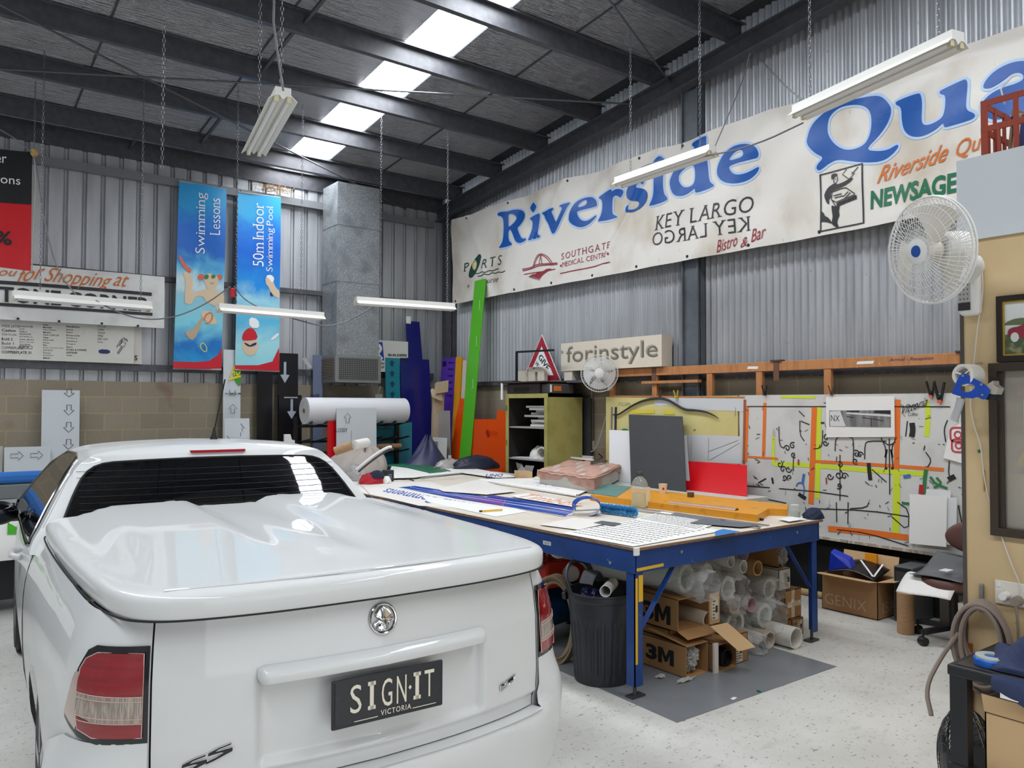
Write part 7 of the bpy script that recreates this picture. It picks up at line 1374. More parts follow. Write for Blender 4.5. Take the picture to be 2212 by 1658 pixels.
# ================================================================ along the back wall
dg_ = mat('duct_galvanised', '#8f9498', .42, .55, spot=[(60, '#a9aeb2', .48, .56, U1), (3, '#7d8286', .5, .7, U1)])
du = thing('air_duct', 'square galvanised air duct dropping down the back wall with grilles', 'duct', (4.9, 10.3, 1.99))
B().box((4.575, 10.02, 2.40), (5.22, 10.51, 4.80)).obj('duct_body', dg_, du)
for z in (3.42, 4.2): B().box((4.570, 10.015, z), (5.225, 10.512, z + .012)).obj('duct_seam', dg_, du)
gd = mat('grille_frame', '#8b8d8e', .45, .4); gdark = mat('grille_dark', '#3a3835', .7)
b = B().box((4.55, 9.995, 2.02), (5.245, 10.51, 2.40)).obj('grille_box', gd, du)
B().box((4.60, 9.992, 2.06), (5.195, 9.996, 2.36)).obj('front_grille', gdark, b)
s = B()
for i in range(22): s.box((4.60 + .027 * i, 9.988, 2.06), (4.606 + .027 * i, 9.993, 2.36))
for i in range(12): s.box((4.60, 9.988, 2.06 + .026 * i), (5.195, 9.993, 2.065 + .026 * i))
s.obj('grille_mesh', gd, b)
B().box((4.546, 10.04, 2.06), (4.551, 10.47, 2.36)).obj('side_grille', gdark, b)
s = B()
for i in range(14): s.box((4.540, 10.04, 2.064 + .0215 * i), (4.549, 10.47, 2.072 + .0215 * i))
s.obj('grille_louvres', mat('louvre_warm', '#a08f80', .5), b)
q = (4.196,1.522); B().box((5.42, 10.50, 1.80), (5.54, 10.545, 1.87)).solo('wall_socket', mat('socket_cream', '#cfcbbf', .45), 'cream double power socket below the duct', 'socket', bevel=.005)
B().tube([(5.46, 10.5, 1.85), (5.47, 10.45, 1.95), (5.5, 10.48, 2.0), (5.48, 10.52, 1.9)], .006, smooth=2).solo('socket_cable', mat('cord_white', '#d8d6d0'), 'short white cord loop above the socket below the duct', 'cord', smooth=True)
# boards with outline arrows
wb2 = mat('white_board', '#cfd5da', .4)
s = upright('arrow_board', 1.14, 1.525, 1.873, 10.44, wb2, 'tall white board with a column of outline arrows against the block wall', lean=.06)
b = B()
for i in range(6): z = 1.84 - .2 * i; yy = 10.44 - .06 + .06 * z / 1.873 - .004; arrow(b, lambda u, v: V((u, yy, v)), (1.415, z - .0), .105, .118 if i else .09, -1, False, .007)
b.obj('printed_arrows', ink, s, recalc=False)
s = upright('arrow_board', .78, 1.225, 1.228, 10.36, wb2, 'wide white board with two sideways outline arrows in front of the tall one', lean=.05)
b = B()
for x in (.90, 1.09): q = [(-.5, -.22), (.1, -.22), (.1, -.5), (.5, 0), (.1, .5), (.1, .22), (-.5, .22)]; b.stroke([(x + u * .12, 1.13 + v * .10) for u, v in q], .006, lambda u, v: V((u, 10.345, v)), True)
b.obj('printed_arrows', ink, s, recalc=False)
upright('grey_board', .55, .77, 1.24, 10.40, 'b4b8b4', 'pale grey board edge at the far left behind the arrow boards', 'board', lean=.05)
s = upright('sample_board', 3.18, 3.405, 2.43, 10.44, wb2, 'tall white sample board with green and yellow logo by the antenna', lean=.05)
def fP(y): return lambda u, v: V((u, y, v))
b = B(); b.fill([smooth2([(3.401,2.266),(3.352,2.215),(3.315,2.114),(3.327,2.026),(3.366,1.972),(3.405,1.95)], 1)], fP(10.418)); b.obj('green_disc', mat('logo_green', '#3f9a2f', .4), s, recalc=False)
b = B(); O, R_, U_ = (V((x, 10.414, z)) for x, z in [(3.256,2.079),(3.398,2.099),(3.274,2.217)]); b.text('AU', O, R_ - O, U_ - O, bold=.02, shear=.15); b.stroke([(3.249,2.041),(3.401,2.088)], .03, fP(10.414)); b.obj('lettering_yellow', mat('logo_yellow', '#e0d22a', .4), s, recalc=False)
b = B(); O, R_, U_ = (V((x, 10.412, z)) for x, z in [(3.197,1.839),(3.4,1.841),(3.197,1.865)]); b.text('ALUMINUM', O, R_ - O, U_ - O, bold=.005); arrow(b, fP(10.405), (3.30, 1.655), .11, .12, 1, False)
b.stroke([(3.26, 1.90), (3.26, 1.83), (3.33, 1.83), (3.33, 1.90)], .007, fP(10.412)); b.obj('lettering', ink, s, recalc=False)
s = upright('sample_board', 3.06, 3.375, 1.535, 9.98, wb2, 'short white board with cut-off arrows standing before the tall sample board', lean=.03, z0=1.1945)
b = B(); b.stroke([(3.26, 1.36), (3.26, 1.30), (3.24, 1.30)], .006, fP(9.96)); b.stroke([(3.26, 1.47), (3.31, 1.41), (3.28, 1.41), (3.28, 1.36), (3.25, 1.36)], .006, fP(9.965)); b.stroke([(3.09, 1.32), (3.13, 1.27), (3.09, 1.22)], .006, fP(9.955)); b.obj('printed_arrows', ink, s, recalc=False)
bkb = mat('black_gloss_board', '#121216', .25)
upright('black_board', 3.62, 3.83, 2.415, 10.42, bkb, 'plain narrow black board right of the white sample board', lean=.05, t=.012)
s = upright('black_board', 3.905, 4.19, 2.415, 10.42, bkb, 'taller black board with a grey arrow left of the duct', lean=.05, t=.012)
ag = mat('arrow_grey', '#a9b2bf', .4)
def solid_arrow(b, x, z, y, h): b.stroke([(x, z + h / 2), (x, z - h * .2)], .035, fP(y)); b.fill([[(x - .065, z - h * .12), (x, z - h * .08), (x + .065, z - h * .12), (x, z - h * .5)]], fP(y - .0005))
b = B(); solid_arrow(b, 4.00, 2.15, 10.408, .29); b.obj('printed_arrow', ag, s, recalc=False)
s = upright('black_board', 3.895, 4.215, 1.842, 10.34, bkb, 'shorter black board with a grey arrow in front of the taller one', lean=.03, t=.012)
b = B(); solid_arrow(b, 4.07, 1.65, 10.33, .27); b.obj('printed_arrow', ag, s, recalc=False); B().box((3.96, 10.325, 1.80), (4.15, 10.329, 1.815)).obj('tape_piece', 'b4b6ba', s)
s = upright('slate_board', 4.415, 4.555, 2.41, 10.44, mat('slate_board', '#6a7590', .4), 'narrow slate blue board edge beside the duct grille', lean=.05)
b = B(); b.text('ANEL', (4.36, 10.41, 1.79), (.16, 0, 0), (0, 0, .07), bold=.02); b.text('TE', (4.42, 10.41, 1.62), (.06, 0, 0), (0, 0, .05), bold=.02); b.obj('lettering', mat('slate_dark', '#26365a', .4), s)
B().bar((4.27, 10.42, 2.36), (4.36, 10.38, 2.22), .02, .05).solo('small_bracket', mat('aluminium', '#b6babd'), 'small metal bracket hanging by the slate board', 'bracket')
# low cabinet behind the car with foam bits
B().box((2.2, 9.76, 0), (3.905, 10.05, 1.19)).solo('low_cabinet', mat('dark_box', '#2c2b2d', .7), 'low dark cabinet against the block wall behind the car roof', 'cabinet')
for i, (x0, x1, z1, d) in enumerate(((2.42, 2.61, 1.262, 'foremost left'), (2.70, 2.93, 1.255, 'second from the left'), (3.24, 3.50, 1.255, 'right of the short white board'))):
    B().box((x0, 9.78, 1.1905), (x1, 9.86, z1)).solo('foam_piece', paper, ('white foam piece on the dark cabinet, ' + d).replace('foremost left', 'leftmost'), 'foam piece', 'foam pieces on the dark cabinet')
B().prism([(3.76, 9.78, 1.1905), (3.90, 9.78, 1.1905), (3.90, 9.78, 1.25), (3.86, 9.78, 1.26), (3.84, 9.78, 1.33), (3.76, 9.78, 1.33)], (0, .03, 0)).solo('notched_foam_piece', paper, 'notched white foam piece before the black boards', 'foam piece')
# roll rack
rk = thing('roll_rack', 'black steel rack with angled pegs holding film rolls near the corner', 'rack', (4.8, 9.8, 0))
bks = mat('rack_black', '#17171b', .45)
for x in (3.92, 5.42): B().box((x, 9.86, 0), (x + .05, 9.91, 1.55)).obj('post', bks, rk); B().box((x, 9.45, 0), (x + .05, 10.0, .04)).obj('foot', bks, rk)
for z in (1.44, 1.235, 1.06, .8):
    B().box((3.92, 9.87, z - .03), (5.47, 9.91, z)).obj('crossbar', bks, rk)
    for k in range(8): x = 4.0 + .2 * k; B().bar((x, 9.88, z - .02), (x, 9.46, z + .045), .02, .02).obj('peg', bks, rk)
b = B().pipe((3.95, 9.60, 1.632), (5.40, 9.60, 1.632), .172, .03, 48); s = b.solo('large_film_roll', mat('film_roll_white', '#d9d9de', .35), 'very large white film roll on the top of the black rack', 'roll', smooth=True, angle=35)
b = B()
for r in (.06, .085, .11, .135): b.tube([(3.949, 9.60 + r * math.cos(t), 1.632 + r * math.sin(t)) for t in [i * PI / 20 for i in range(40)]], .002, 5, True)
b.obj('roll_layers', mat('roll_edge', '#b9b2a6', .5), s); B().pipe((3.94, 9.6, 1.632), (4.1, 9.6, 1.632), .032, .024, 20).obj('core', mat('core_brown', '#8f8676', .6), s, True)
B().cyl((4.30, 9.66, 1.14), (5.38, 9.66, 1.14), .038, n=20).solo('kraft_roll', mat('kraft_tube', '#b08a66', .6), 'brown cardboard tube lying on the lower rack pegs', 'roll', smooth=True)
B().box((4.45, 9.93, .002), (5.72, 9.94, 1.46)).solo('teal_sheet', mat('teal_acrylic', '#1d7f94', .25), 'broad teal panel standing behind the roll rack', 'panel')
B().text('AIRBRUSH', (4.95, 9.927, 1.36), (.42, 0, 0), (0, 0, .06), bold=.02).obj('lettering', tl, bpy.data.objects['teal_sheet.001'])
s = B().hexa((4.28, 9.33, .05), (.57, 0, 0), (0, .008, 0), (.02, .07, 1.615)).solo('glossy_board', wb2, 'white board lettered GLOSSY with an arrow leaning on the roll rack', 'panel')
b = B(); arrow(b, fP(9.385), (4.45, 1.54), .10, .13, 1, False); b.text('LOSSY', (4.285, 9.375, 1.36), (.16, 0, 0), (0, 0, .05)); b.stroke([(4.50, 1.38), (4.50, 1.0)], .003, fP(9.375)); b.obj('lettering', ink, s, recalc=False)
B().box((4.37, 9.366, 1.0), (4.70, 9.368, 1.13)).obj('printed_photo', '9aa0a6', s)
b = B(); b.bar((4.52, 9.364, 1.09), (4.60, 9.364, 1.0), .02, .002, (0, 1, 0)); b.bar((4.40, 9.364, 1.08), (4.47, 9.364, 1.12), .012, .002, (0, 1, 0)); b.bar((4.50, 9.364, 1.0), (4.50, 9.364, 1.10), .014, .002, (0, 1, 0)); b.obj('printed_lines', ink, s)
b = B(); b.hexa((4.19, 9.42, .05), (.12, 0, 0), (0, .008, 0), (.02, .05, 1.45)); b.solo('red_board', mat('red_acrylic', '#d0101c', .25), 'narrow red board edge behind the GLOSSY lettered board', 'panel')
# print machine beyond the car
pr_ = thing('print_machine', 'wide grey printing machine with a blue top edge beyond the bonnet', 'machine', (.4, 7.9, 0))
B().box((-1.6, 7.62, 1.055), (1.7, 7.72, 1.15)).obj('blue_rail', mat('machine_blue', '#2267b4', .35), pr_, bevel=.03)
B().box((-1.6, 7.62, .93), (1.7, 8.3, 1.05)).obj('machine_body', mat('machine_grey', '#6d7173', .45), pr_, bevel=.01); B().box((-1.6, 7.6, .90), (1.7, 7.64, .93)).obj('front_lip', 'a5a6a8', pr_)
B().box((-1.55, 7.7, .1), (1.65, 8.3, .9)).obj('lower_body', '26262a', pr_); B().box((-1.6, 7.58, .72), (1.7, 7.7, .78)).obj('platen', mat('machine_grey', '#6d7173'), pr_)
for x in (-1.5, 1.6): B().box((x, 7.65, 0), (x + .08, 8.25, .9)).obj('leg', '3a3a3e', pr_)
s = B().grid(lambda u, v: V((-1.2 + 2.5 * u, 7.57 - .05 * math.sin(v * 1.5), .80 - .35 * v)), 8, 10).solo('green_print', paper, 'white print with green zigzag shapes feeding from the print machine', 'print', smooth=True, recalc=False)
b = B()
for k in range(7): x = -.6 + .30 * k; b.fill([[(x, .755), (x + .09, .69), (x + .15, .755), (x + .24, .755), (x + .16, .655), (x + .09, .70 - .05), (x, .655)]], lambda u, v: V((u, 7.535, v)))
b.obj('green_shapes', mat('print_green_bright', '#4fb52e', .4), s, recalc=False)

# ================================================================ hanging lamps, chains and cables
lw = mat('lamp_white_enamel', '#e9e9e4', .35); tubem = mat('lamp_tube_glass', '#f2f3f2', .25); sockm = mat('lamp_socket_cream', '#d9cfae', .5); chm = mat('chain_zinc', '#7d8084', .45, .7)
def chain(par, p, q, pitch=.034, r=.0022, name='chain'):
    p, q = V(p), V(q); d = q - p; n = int(d.length / pitch); d.normalize(); x = d.cross(V((.3, .8, .1))).normalized(); y = d.cross(x); b = B()
    for i in range(n):
        c = p + d * pitch * (i + .5); s = x if i % 2 else y; h = pitch * .62
        b.tube([c + d * h + s * .0, c + d * h * .5 + s * .009, c - d * h * .5 + s * .009, c - d * h, c - d * h * .5 - s * .009, c + d * h * .5 - s * .009], r, 4, True)
    return b.obj(name, chm, par) if par is not None else b
def lamp(A, Bq, label, chains=(.12, .88), grp='twin fluorescent lamps on chains'):
    A, Bq = V(A), V(Bq); L = (Bq - A).length; d = (Bq - A) / L; s = d.cross(V((0, 0, 1))).normalized(); up = V((0, 0, 1)); M_ = (A + Bq) / 2
    t = thing('fluorescent_lamp', label, 'lamp', tuple(M_), grp)
    prof = [(-.050, .05), (.050, .05), (.050, .005), (.092, -.032), (.090, -.036), (.052, -.006), (.024, -.004), (.0, -.030), (-.024, -.004), (-.052, -.006), (-.090, -.036), (-.092, -.032), (-.050, .005)]
    B().prism([A + s * x + up * z for x, z in prof], d * L).obj('housing', lw, t)
    for k in (-1, 1):
        B().cyl(A + s * .040 * k - up * .026 + d * .03, Bq + s * .040 * k - up * .026 - d * .03, .014, n=14).obj('tube', tubem, t, True)
        for P_, e in ((A, 1), (Bq, -1)): B().bar(P_ + d * e * .004 + s * .040 * k - up * .02, P_ + d * e * .03 + s * .040 * k - up * .02, .03, .05).obj('socket', sockm, t, bevel=.004)
    for f in chains:
        c = A.lerp(Bq, f) + up * .05; chain(t, (c.x, c.y, foil(c.y) - .02), c)
    return t
lamp((1.838, 4.861, 3.70), (2.064, 6.075, 3.70), 'bare-reflector twin lamp hanging end-on under the skylights', (.06, .8))
lamp((4.685, 1.976, 3.80), (4.972, 3.187, 3.80), 'twin tube lamp nearest the camera in front of the large letter Q', (.1, .9))
lamp((5.598, 4.427, 3.98), (5.655, 5.67, 3.98), 'twin lamp hanging across the word Riverside', (.12, .85))
lamp((.706, 8.776, 2.74), (1.941, 8.869, 2.74), 'twin tube lamp hanging before the black lettered shopping banner', (.18, .92))
lamp((2.537, 8.548, 2.74), (3.762, 8.639, 2.74), 'twin tube lamp hanging before the two blue pool banners', (.16, .78))
lamp((4.052, 8.361, 2.92), (5.282, 8.161, 2.92), 'twin tube lamp hanging before the air duct', (.24, .93))
for (p0, p1, lb_) in (((1.427,6.2,4.779), (1.423,6.2,3.461), 'loose chain hanging free left of the bare twin lamp'), ((.954,9.5,5.028), (.927,9.5,4.336), 'chain ending in a yellow knot by the red and black banner')):
    p0 = V(p0); p1 = V(p1); p0.x = p1.x; p0.z = foil(p1.y) - .02; b = chain(None, p0, p1); o = b.solo('hanging_chain', chm, lb_, 'chain')
    if 'knot' in lb_: B().ball(p1, (.035, .03, .045), 10, 8).obj('knot', mat('rope_yellow', '#c9a35c', .8, bump=(60, .6, U1)), o, True); B().tube([p1, p1 + V((.02, 0, -.3)), p1 + V((.0, .02, -1.25))], .006).obj('rope', 'a9a49a', o)
cab = mat('grey_cable', '#6d6e72', .5)
def cable(pts, label, r=.007, m=None):
    return B().tube([V(p) for p in pts], r, 8, smooth=2).solo('cable', m or cab, label, 'cable', 'cables between the lamps', smooth=True)
cable([(.928,9.5,4.326)] + [(.984,9.1,3.539),(1.114,9.1,3.038)] + [(1.25, 8.83, 2.79)], 'grey cable running from the yellow knot down to the shopping banner lamp')
cable([(1.35, 8.8, 2.79)] + [(1.546,8.75,2.669),(1.806,8.75,2.583),(2.121,8.75,2.615),(2.45,8.75,2.778),(2.744,8.75,3.022)] + [(2.72, 8.75, 3.0)], 'grey cable drooping between the shopping banner lamp and the pool banner lamp')
b_ = cable([(2.753,8.7,3.017),(2.882,8.7,2.859),(3.145,8.7,2.765),(3.471,8.7,2.693)] + [(3.725,8.5,2.607),(3.985,8.5,2.673),(4.253,8.5,2.829),(4.387,8.5,2.934)] + [(4.15, 8.33, 2.975)], 'grey cable drooping from the red hook to the lamp before the duct')
p = V((2.755,8.75,2.967)); B().box((p.x - .025, p.y - .02, p.z - .07), (p.x + .025, p.y + .02, p.z + .03)).solo('red_plug', mat('plug_red', '#c8202c', .4), 'red plug hanging on the chain between the pool banners', 'plug', bevel=.008)
cable([(.61,9.3,4.456),(.749,9.3,4.391),(.892,9.3,4.278)], 'grey cable entering from the left to the yellow knot')
cable([(1.6, 3.9, 5.66)] + [(1.728,4.8,4.258),(1.776,4.8,3.917),(1.815,4.8,3.702)], 'grey cable running down to the bare twin lamp')
cable([(5.6,5.421,3.983),(5.6,5.205,4.069),(5.6,4.403,3.933)] + [(5.2,3.666,3.757),(5.2,3.284,3.812)], 'grey cable from the Riverside lamp to the letter Q lamp')
cable([(6.52,4.654,5.206), (5.9,3.922,4.494), (4.95, 3.12, 3.86)], 'short grey cable above the letter Q lamp')
cable([(6.3,4.539,5.09), (6.3,4.62,4.847), (5.63,4.427,4.028)], 'thin grey cable from the rafter to the Riverside lamp', .005)
# straw nest bits on the eave girt
rr = random.Random(8); b = B()
for i in range(160):
    x = rr.choice((rr.gauss(3.95, .10), rr.gauss(3.75, .06))); z = 4.62 + rr.uniform(0, .08); a = rr.uniform(0, 6.28); l = rr.uniform(.04, .16); b.bar((x, 10.46 + rr.uniform(-.03, .03), z), (x + l * math.cos(a), 10.46 + rr.uniform(-.05, .05), z + l * .6 * math.sin(a)), .003, .003)
o = b.solo('bird_nest_straw', mat('straw', '#a58a66', .9), 'loose straw of a bird nest on the eave girt below the skylight', 'straw'); o['kind'] = 'stuff'

# ================================================================ office partition and what stands by it
OX = 3.2
beige = mat('beige_partition', '#d3b98e', .55, spot=[(2, '#cbb083', .45, .65, U1), (30, '#a58d68', .74, .77, U1)])
wx0, wx1, wz0, wz1 = 1.118, 1.252, .0, .0
B().box((OX, -3.2, 0), (OX + .09, .20, 2.40)).struct('wall_office', beige)
B().box((OX, .20, 0), (OX + .09, 1.343, 1.245)).struct('wall_office_below', beige)
B().box((OX, .20, 1.865), (OX + .09, 1.343, 2.40)).struct('wall_office_above', beige)
B().box((OX, 1.236, 1.245), (OX + .09, 1.343, 1.865)).struct('wall_office_jamb', beige)
B().box((OX + .09, 1.15, 0), (XR - .1, 1.24, 2.40)).struct('wall_office_return', beige)
B().box((OX - .0, -3.2, 2.40), (XR - .1, 1.24, 2.645)).struct('roof_office_deck', mat('deck_dark', '#5d554b', .7))
B().box((OX - .004, 1.343, 0), (OX + .09, 1.356, 2.40)).struct('trim_office_edge', mat('edge_channel', '#5a544e', .4, .4))
B().box((OX - .010, 1.325, 0), (OX + .02, 1.345, .815)).struct('trim_office_timber', mat('trim_timber', '#9a6238', .6))
brz = mat('bronze_frame', '#453a31', .4, .3)
t = B(); z0, z1, y0, y1 = 1.235, 1.872, .22, 1.252
for q in (((OX - .02, y0, z1 - .03), (OX + .05, y1, z1)), ((OX - .02, y0, z0), (OX + .05, y1, z0 + .03)), ((OX - .0195, y1 - .028, z0 + .03), (OX + .05, y1, z1 - .03)), ((OX - .0195, y0, z0 + .03), (OX + .05, y0 + .03, z1 - .03)), ((OX - .008, y1 - .045, z0 + .03), (OX + .02, y1 - .028, z1 - .03)), ((OX - .0, .70, z0 + .03), (OX + .03, .73, z1 - .03))): t.box(*q)
w = t.struct('window_1', brz)
B().box((OX + .004, y0 + .03, z0 + .03), (OX + .008, y1 - .045, z1 - .03)).obj('window_pane', mat('window_glass', '#cfd0cb', .03, alpha=.25, spec=.7), w)
B().box((OX + .35, .2, .9), (OX + .36, 1.14, 2.3)).struct('wall_office_inside', mat('office_inside', '#a89878', .7))
B().box((OX + .10, .75, 1.10), (OX + .30, 1.13, 1.40)).solo('office_equipment', mat('equipment_black', '#131419', .3), 'black electronic box behind the lower window glass', 'equipment', bevel=.01)
B().prism([(OX + .06, 1.198, 1.49), (OX + .06, 1.10, 1.49), (OX + .06, 1.15, 1.585)], (.002, 0, 0)).solo('warning_sign', mat('warning_yellow', '#c9a53a', .5), 'yellow warning triangle seen behind the window glass', 'sign')
B().box((OX + .062, 1.08, 1.60), (OX + .064, 1.165, 1.74)).solo('notice_paper', paper, 'white notice sheet with orange mark behind the window glass', 'notice')
B().box((OX + .062, 1.155, 1.75), (OX + .064, 1.185, 1.80)).solo('notice_paper', 'c98a5a', 'small orange notice high behind the window glass', 'notice')
# picture, white panel, crate
fr = thing('framed_photo', 'dark framed photo of a red rally car on the beige partition', 'picture', (OX, 1.1, 1.87)); pz0, pz1, py0, py1 = 1.876, 2.12, .92, 1.224
b = B()
for q in (((OX - .018, py0, pz1 - .022), (OX, py1, pz1)), ((OX - .018, py0, pz0), (OX, py1, pz0 + .022)), ((OX - .018, py1 - .02, pz0 + .022), (OX, py1, pz1 - .022)), ((OX - .018, py0, pz0 + .022), (OX, py0 + .02, pz1 - .022))): b.box(*q)
b.obj('frame', mat('frame_dark', '#241a14', .35), fr, bevel=.002)
b = B()
for q in (((OX - .012, py0 + .02, pz1 - .028), (OX - .002, py1 - .02, pz1 - .022)), ((OX - .012, py0 + .02, pz0 + .022), (OX - .002, py1 - .02, pz0 + .028)), ((OX - .012, py1 - .026, pz0 + .028), (OX - .002, py1 - .02, pz1 - .028))): b.box(*q)
b.obj('gold_slip', mat('gold_slip', '#c8a54a', .35, .6), fr)
B().box((OX - .006, py0 + .02, pz0 + .028), (OX - .004, py1 - .026, pz1 - .028)).obj('photo_sky', 'd9dcda', fr)
fq = lambda pts: (lambda u, v: V((OX - .0075, u, v)))
b = B(); b.fill([[(1.198, 1.904), (.94, 1.904), (.94, 1.985), (1.05, 1.97), (1.12, 1.99), (1.198, 1.975)]], fq(0)); b.obj('photo_grass', mat('photo_grass', '#4a5a3a', .5, spot=(30, '#8a8a68', .5, .65, U1)), fr, recalc=False)
b = B(); b.fill([smooth2([(1.198, 2.02), (1.16, 2.035), (1.1, 2.03), (.94, 2.035), (.94, 2.01), (1.198, 2.008)], 1)], fq(0)); b.obj('photo_trees', '5f6f4c', fr, recalc=False)
b = B(); b.fill([smooth2([(1.19, 1.985), (1.18, 2.0), (1.15, 2.003), (1.12, 2.02), (1.06, 2.02), (1.02, 1.99), (1.02, 1.945), (1.10, 1.945), (1.15, 1.965), (1.185, 1.97)], 1)], lambda u, v: V((OX - .0085, u, v))); b.obj('photo_car', '8e2a3a', fr, recalc=False)
b = B()
for c in ((1.165, 1.965), (1.07, 1.945)): b.fill([[(c[0] + .014 * math.cos(i * PI / 6), c[1] + .018 * math.sin(i * PI / 6)) for i in range(12)]], lambda u, v: V((OX - .0095, u, v)))
b.obj('photo_wheels', 'd8d6d2', fr, recalc=False)
B().box((OX - .012, .3, 2.345), (OX - .004, 1.358, 2.66)).solo('blank_board', mat('white_board', '#cfd5da', .4), 'large blank white panel fixed along the top of the beige partition', 'panel')
cr = thing('milk_crate', 'rust red plastic crate full of offcuts on top of the partition', 'crate', (OX + .15, 1.10, 2.646)); crm = mat('crate_rust', '#983a20', .5)
cx0, cx1, cy0, cy1, cz0, cz1 = OX + .005, OX + .33, .95, 1.275, 2.646, 2.872
def slat_wall(b, P):
    """a crate side in (u, v): rim, base, posts, slats"""
    for kk, (u0, u1, v0, v1) in enumerate(((0, 1, .90, 1), (0, 1, .0, .07), (0, .07, 0, 1), (.93, 1, 0, 1), (0, 1, .46, .56), (.34, .39, 0, 1), (.61, .66, 0, 1), (.17, .2, 0, .5), (.48, .51, 0, .5), (.8, .83, 0, .5))): e = -.04 * kk; b.hexa(P(u0, v0, e), P(u1, v0, 0) - P(u0, v0, 0), P(u0, v1, 0) - P(u0, v0, 0), P(u0, v0, 1 - e) - P(u0, v0, e))
for nm, f in (('side', lambda u, v, k: V((cx0 + .006 * k, cy1 + (cy0 - cy1) * u, cz0 + (cz1 - cz0) * v))), ('side', lambda u, v, k: V((cx1 - .006 * k, cy1 + (cy0 - cy1) * u, cz0 + (cz1 - cz0) * v))), ('side', lambda u, v, k: V((cx0 + (cx1 - cx0) * u, cy1 - .006 * k, cz0 + (cz1 - cz0) * v))), ('side', lambda u, v, k: V((cx0 + (cx1 - cx0) * u, cy0 + .006 * k, cz0 + (cz1 - cz0) * v)))):
    b = B(); slat_wall(b, f); b.obj(nm, crm, cr)
B().box((cx0, cy0, cz0), (cx1, cy1, cz0 + .008)).obj('base', crm, cr)
rr = random.Random(6)
for i in range(7):
    x, y = rr.uniform(cx0 + .06, cx1 - .06), rr.uniform(cy0 + .12, cy1 - .05); b = B(); b.bar((x, y, cz0 + .012), (x + rr.uniform(-.05, .05), y + rr.uniform(-.04, .03), cz0 + rr.uniform(.16, .24)), .05, .012, (rr.uniform(-1, 1), 1, 0)); b.solo('offcut', ['6a5238', '1c2a6b', '8b8378', '3b332c', 'b9b2a6', '57503f', '8d6b4a'][i], ['brown', 'deep blue', 'grey', 'dark brown', 'pale', 'olive', 'tan'][i] + ' offcut standing in the rust red crate', 'offcut', 'offcuts in the crate')
B().tube([(cx0 + .02, 1.20, cz1 - .03), (cx0 + .015, 1.21, cz1 + .03), (cx0 + .012, 1.17, cz1 + .065)], .003).solo('white_wire', 'dcdcd8', 'thin white wire poking up from the red crate', 'wire')
# big wall fan
t, pt, h = fan('wall_fan', (2.824, 1.292, 2.259), (-.93, .36, -.12), .185, 'large white wall fan with blue badge on the beige partition', (wp, mat('fan_blade_white', '#d8d2c8', .4), wp), .115, 64, .0011, (.4, .55, .7, .85, .95), 3)
n = V((-.93, .36, -.12)).normalized(); C = V((2.824, 1.292, 2.259))
B().lathe([(.012, .0665), (.020, .0655), (.021, .063)], C, n, 20).obj('blue_badge', mat('badge_blue', '#1a4f9c', .3), h, True)
B().lathe([(.055, -.04), (.062, -.06), (.060, -.14), (.045, -.155)], C, n, 28).obj('motor', wp, t, True, angle=40)
q = lambda s: s
B().box((3.155, 1.272, 2.055), (3.2, 1.346, 2.262)).obj('wall_base', wp, t, bevel=.018, seg=4)
B().tube([C - n * .13 + V((0, 0, -.04)), C - n * .22 + V((0, 0, -.06)), V((3.165, 1.31, 2.20))], .026, 12, smooth=1).obj('neck', wp, t, True)
B().box((3.1525, 1.300, 2.105), (3.1545, 1.343, 2.185)).obj('control_panel', mat('panel_grey', '#a7a5a2', .4), t, bevel=.0008); B().box((3.152, 1.300, 2.075), (3.1545, 1.343, 2.104)).obj('sensor_window', '2a2224', t)
b = B()
for i in range(4):
    for j in range(3): b.box((3.1518, 1.307 + .013 * j, 2.115 + .018 * i), (3.1526, 1.311 + .013 * j, 2.121 + .018 * i))
b.obj('button_print', '55524f', t)
cdw = MATS['cord_white']
B().tube([V(p) for p in [(3.19,1.271,2.231),(3.19,1.269,2.125),(3.19,1.29,2.022),(3.19,1.304,1.883),(3.19,1.321,1.742),(3.19,1.314,1.663),(3.19,1.285,1.568),(3.19,1.28,1.499),(3.19,1.268,1.396),(3.19,1.223,1.247),(3.19,1.186,1.134),(3.19,1.156,1.064),(3.19,1.165,1.012),(3.19,1.203,.983),(3.19,1.223,1.009),(3.19,1.21,1.042)]], .0022, 6, smooth=2).solo('fan_cord', cdw, 'white cord of the large wall fan running down to the partition socket', 'cord', smooth=True)
s = B().box((OX - .009, 1.135, .985), (OX, 1.244, 1.072)).solo('wall_socket', mat('socket_plate_white', '#e3ddd0', .4), 'double white power socket on the beige partition', 'socket', bevel=.003)
B().box((OX - .012, 1.222, 1.048), (OX - .009, 1.236, 1.064)).obj('switch', paper, s, bevel=.003); B().cyl((OX - .009, 1.205, 1.02), (OX - .045, 1.205, 1.02), .016, .013, 14).obj('plug', paper, s, True, angle=35); B().cyl((OX - .009, 1.165, 1.01), (OX - .045, 1.165, 1.01), .018, .015, 14).obj('grey_plug', mat('plug_taupe', '#8f8375', .5), s, True, angle=35)
B().tube([(OX - .04, 1.165, 1.0), (OX - .03, 1.16, .94), (OX - .01, 1.165, .8), (OX - .01, 1.15, .6)], .005, 8, smooth=1).solo('socket_cable', MATS['plug_taupe'], 'taupe cord hanging from the double socket behind the trolley', 'cord', smooth=True)
B().box((OX - .006, 1.2765, 1.395), (OX, 1.2815, 1.475)).solo('door_bolt', mat('brass_orange', '#d09a56', .4), 'small orange wooden peg on the beige partition', 'peg', bevel=.002)
p = V((3.198,1.294,1.543)); B().ball(p, .006, 8, 6).solo('green_pin', '1f7a3a', 'green pushpin in the beige partition', 'pin', smooth=True)
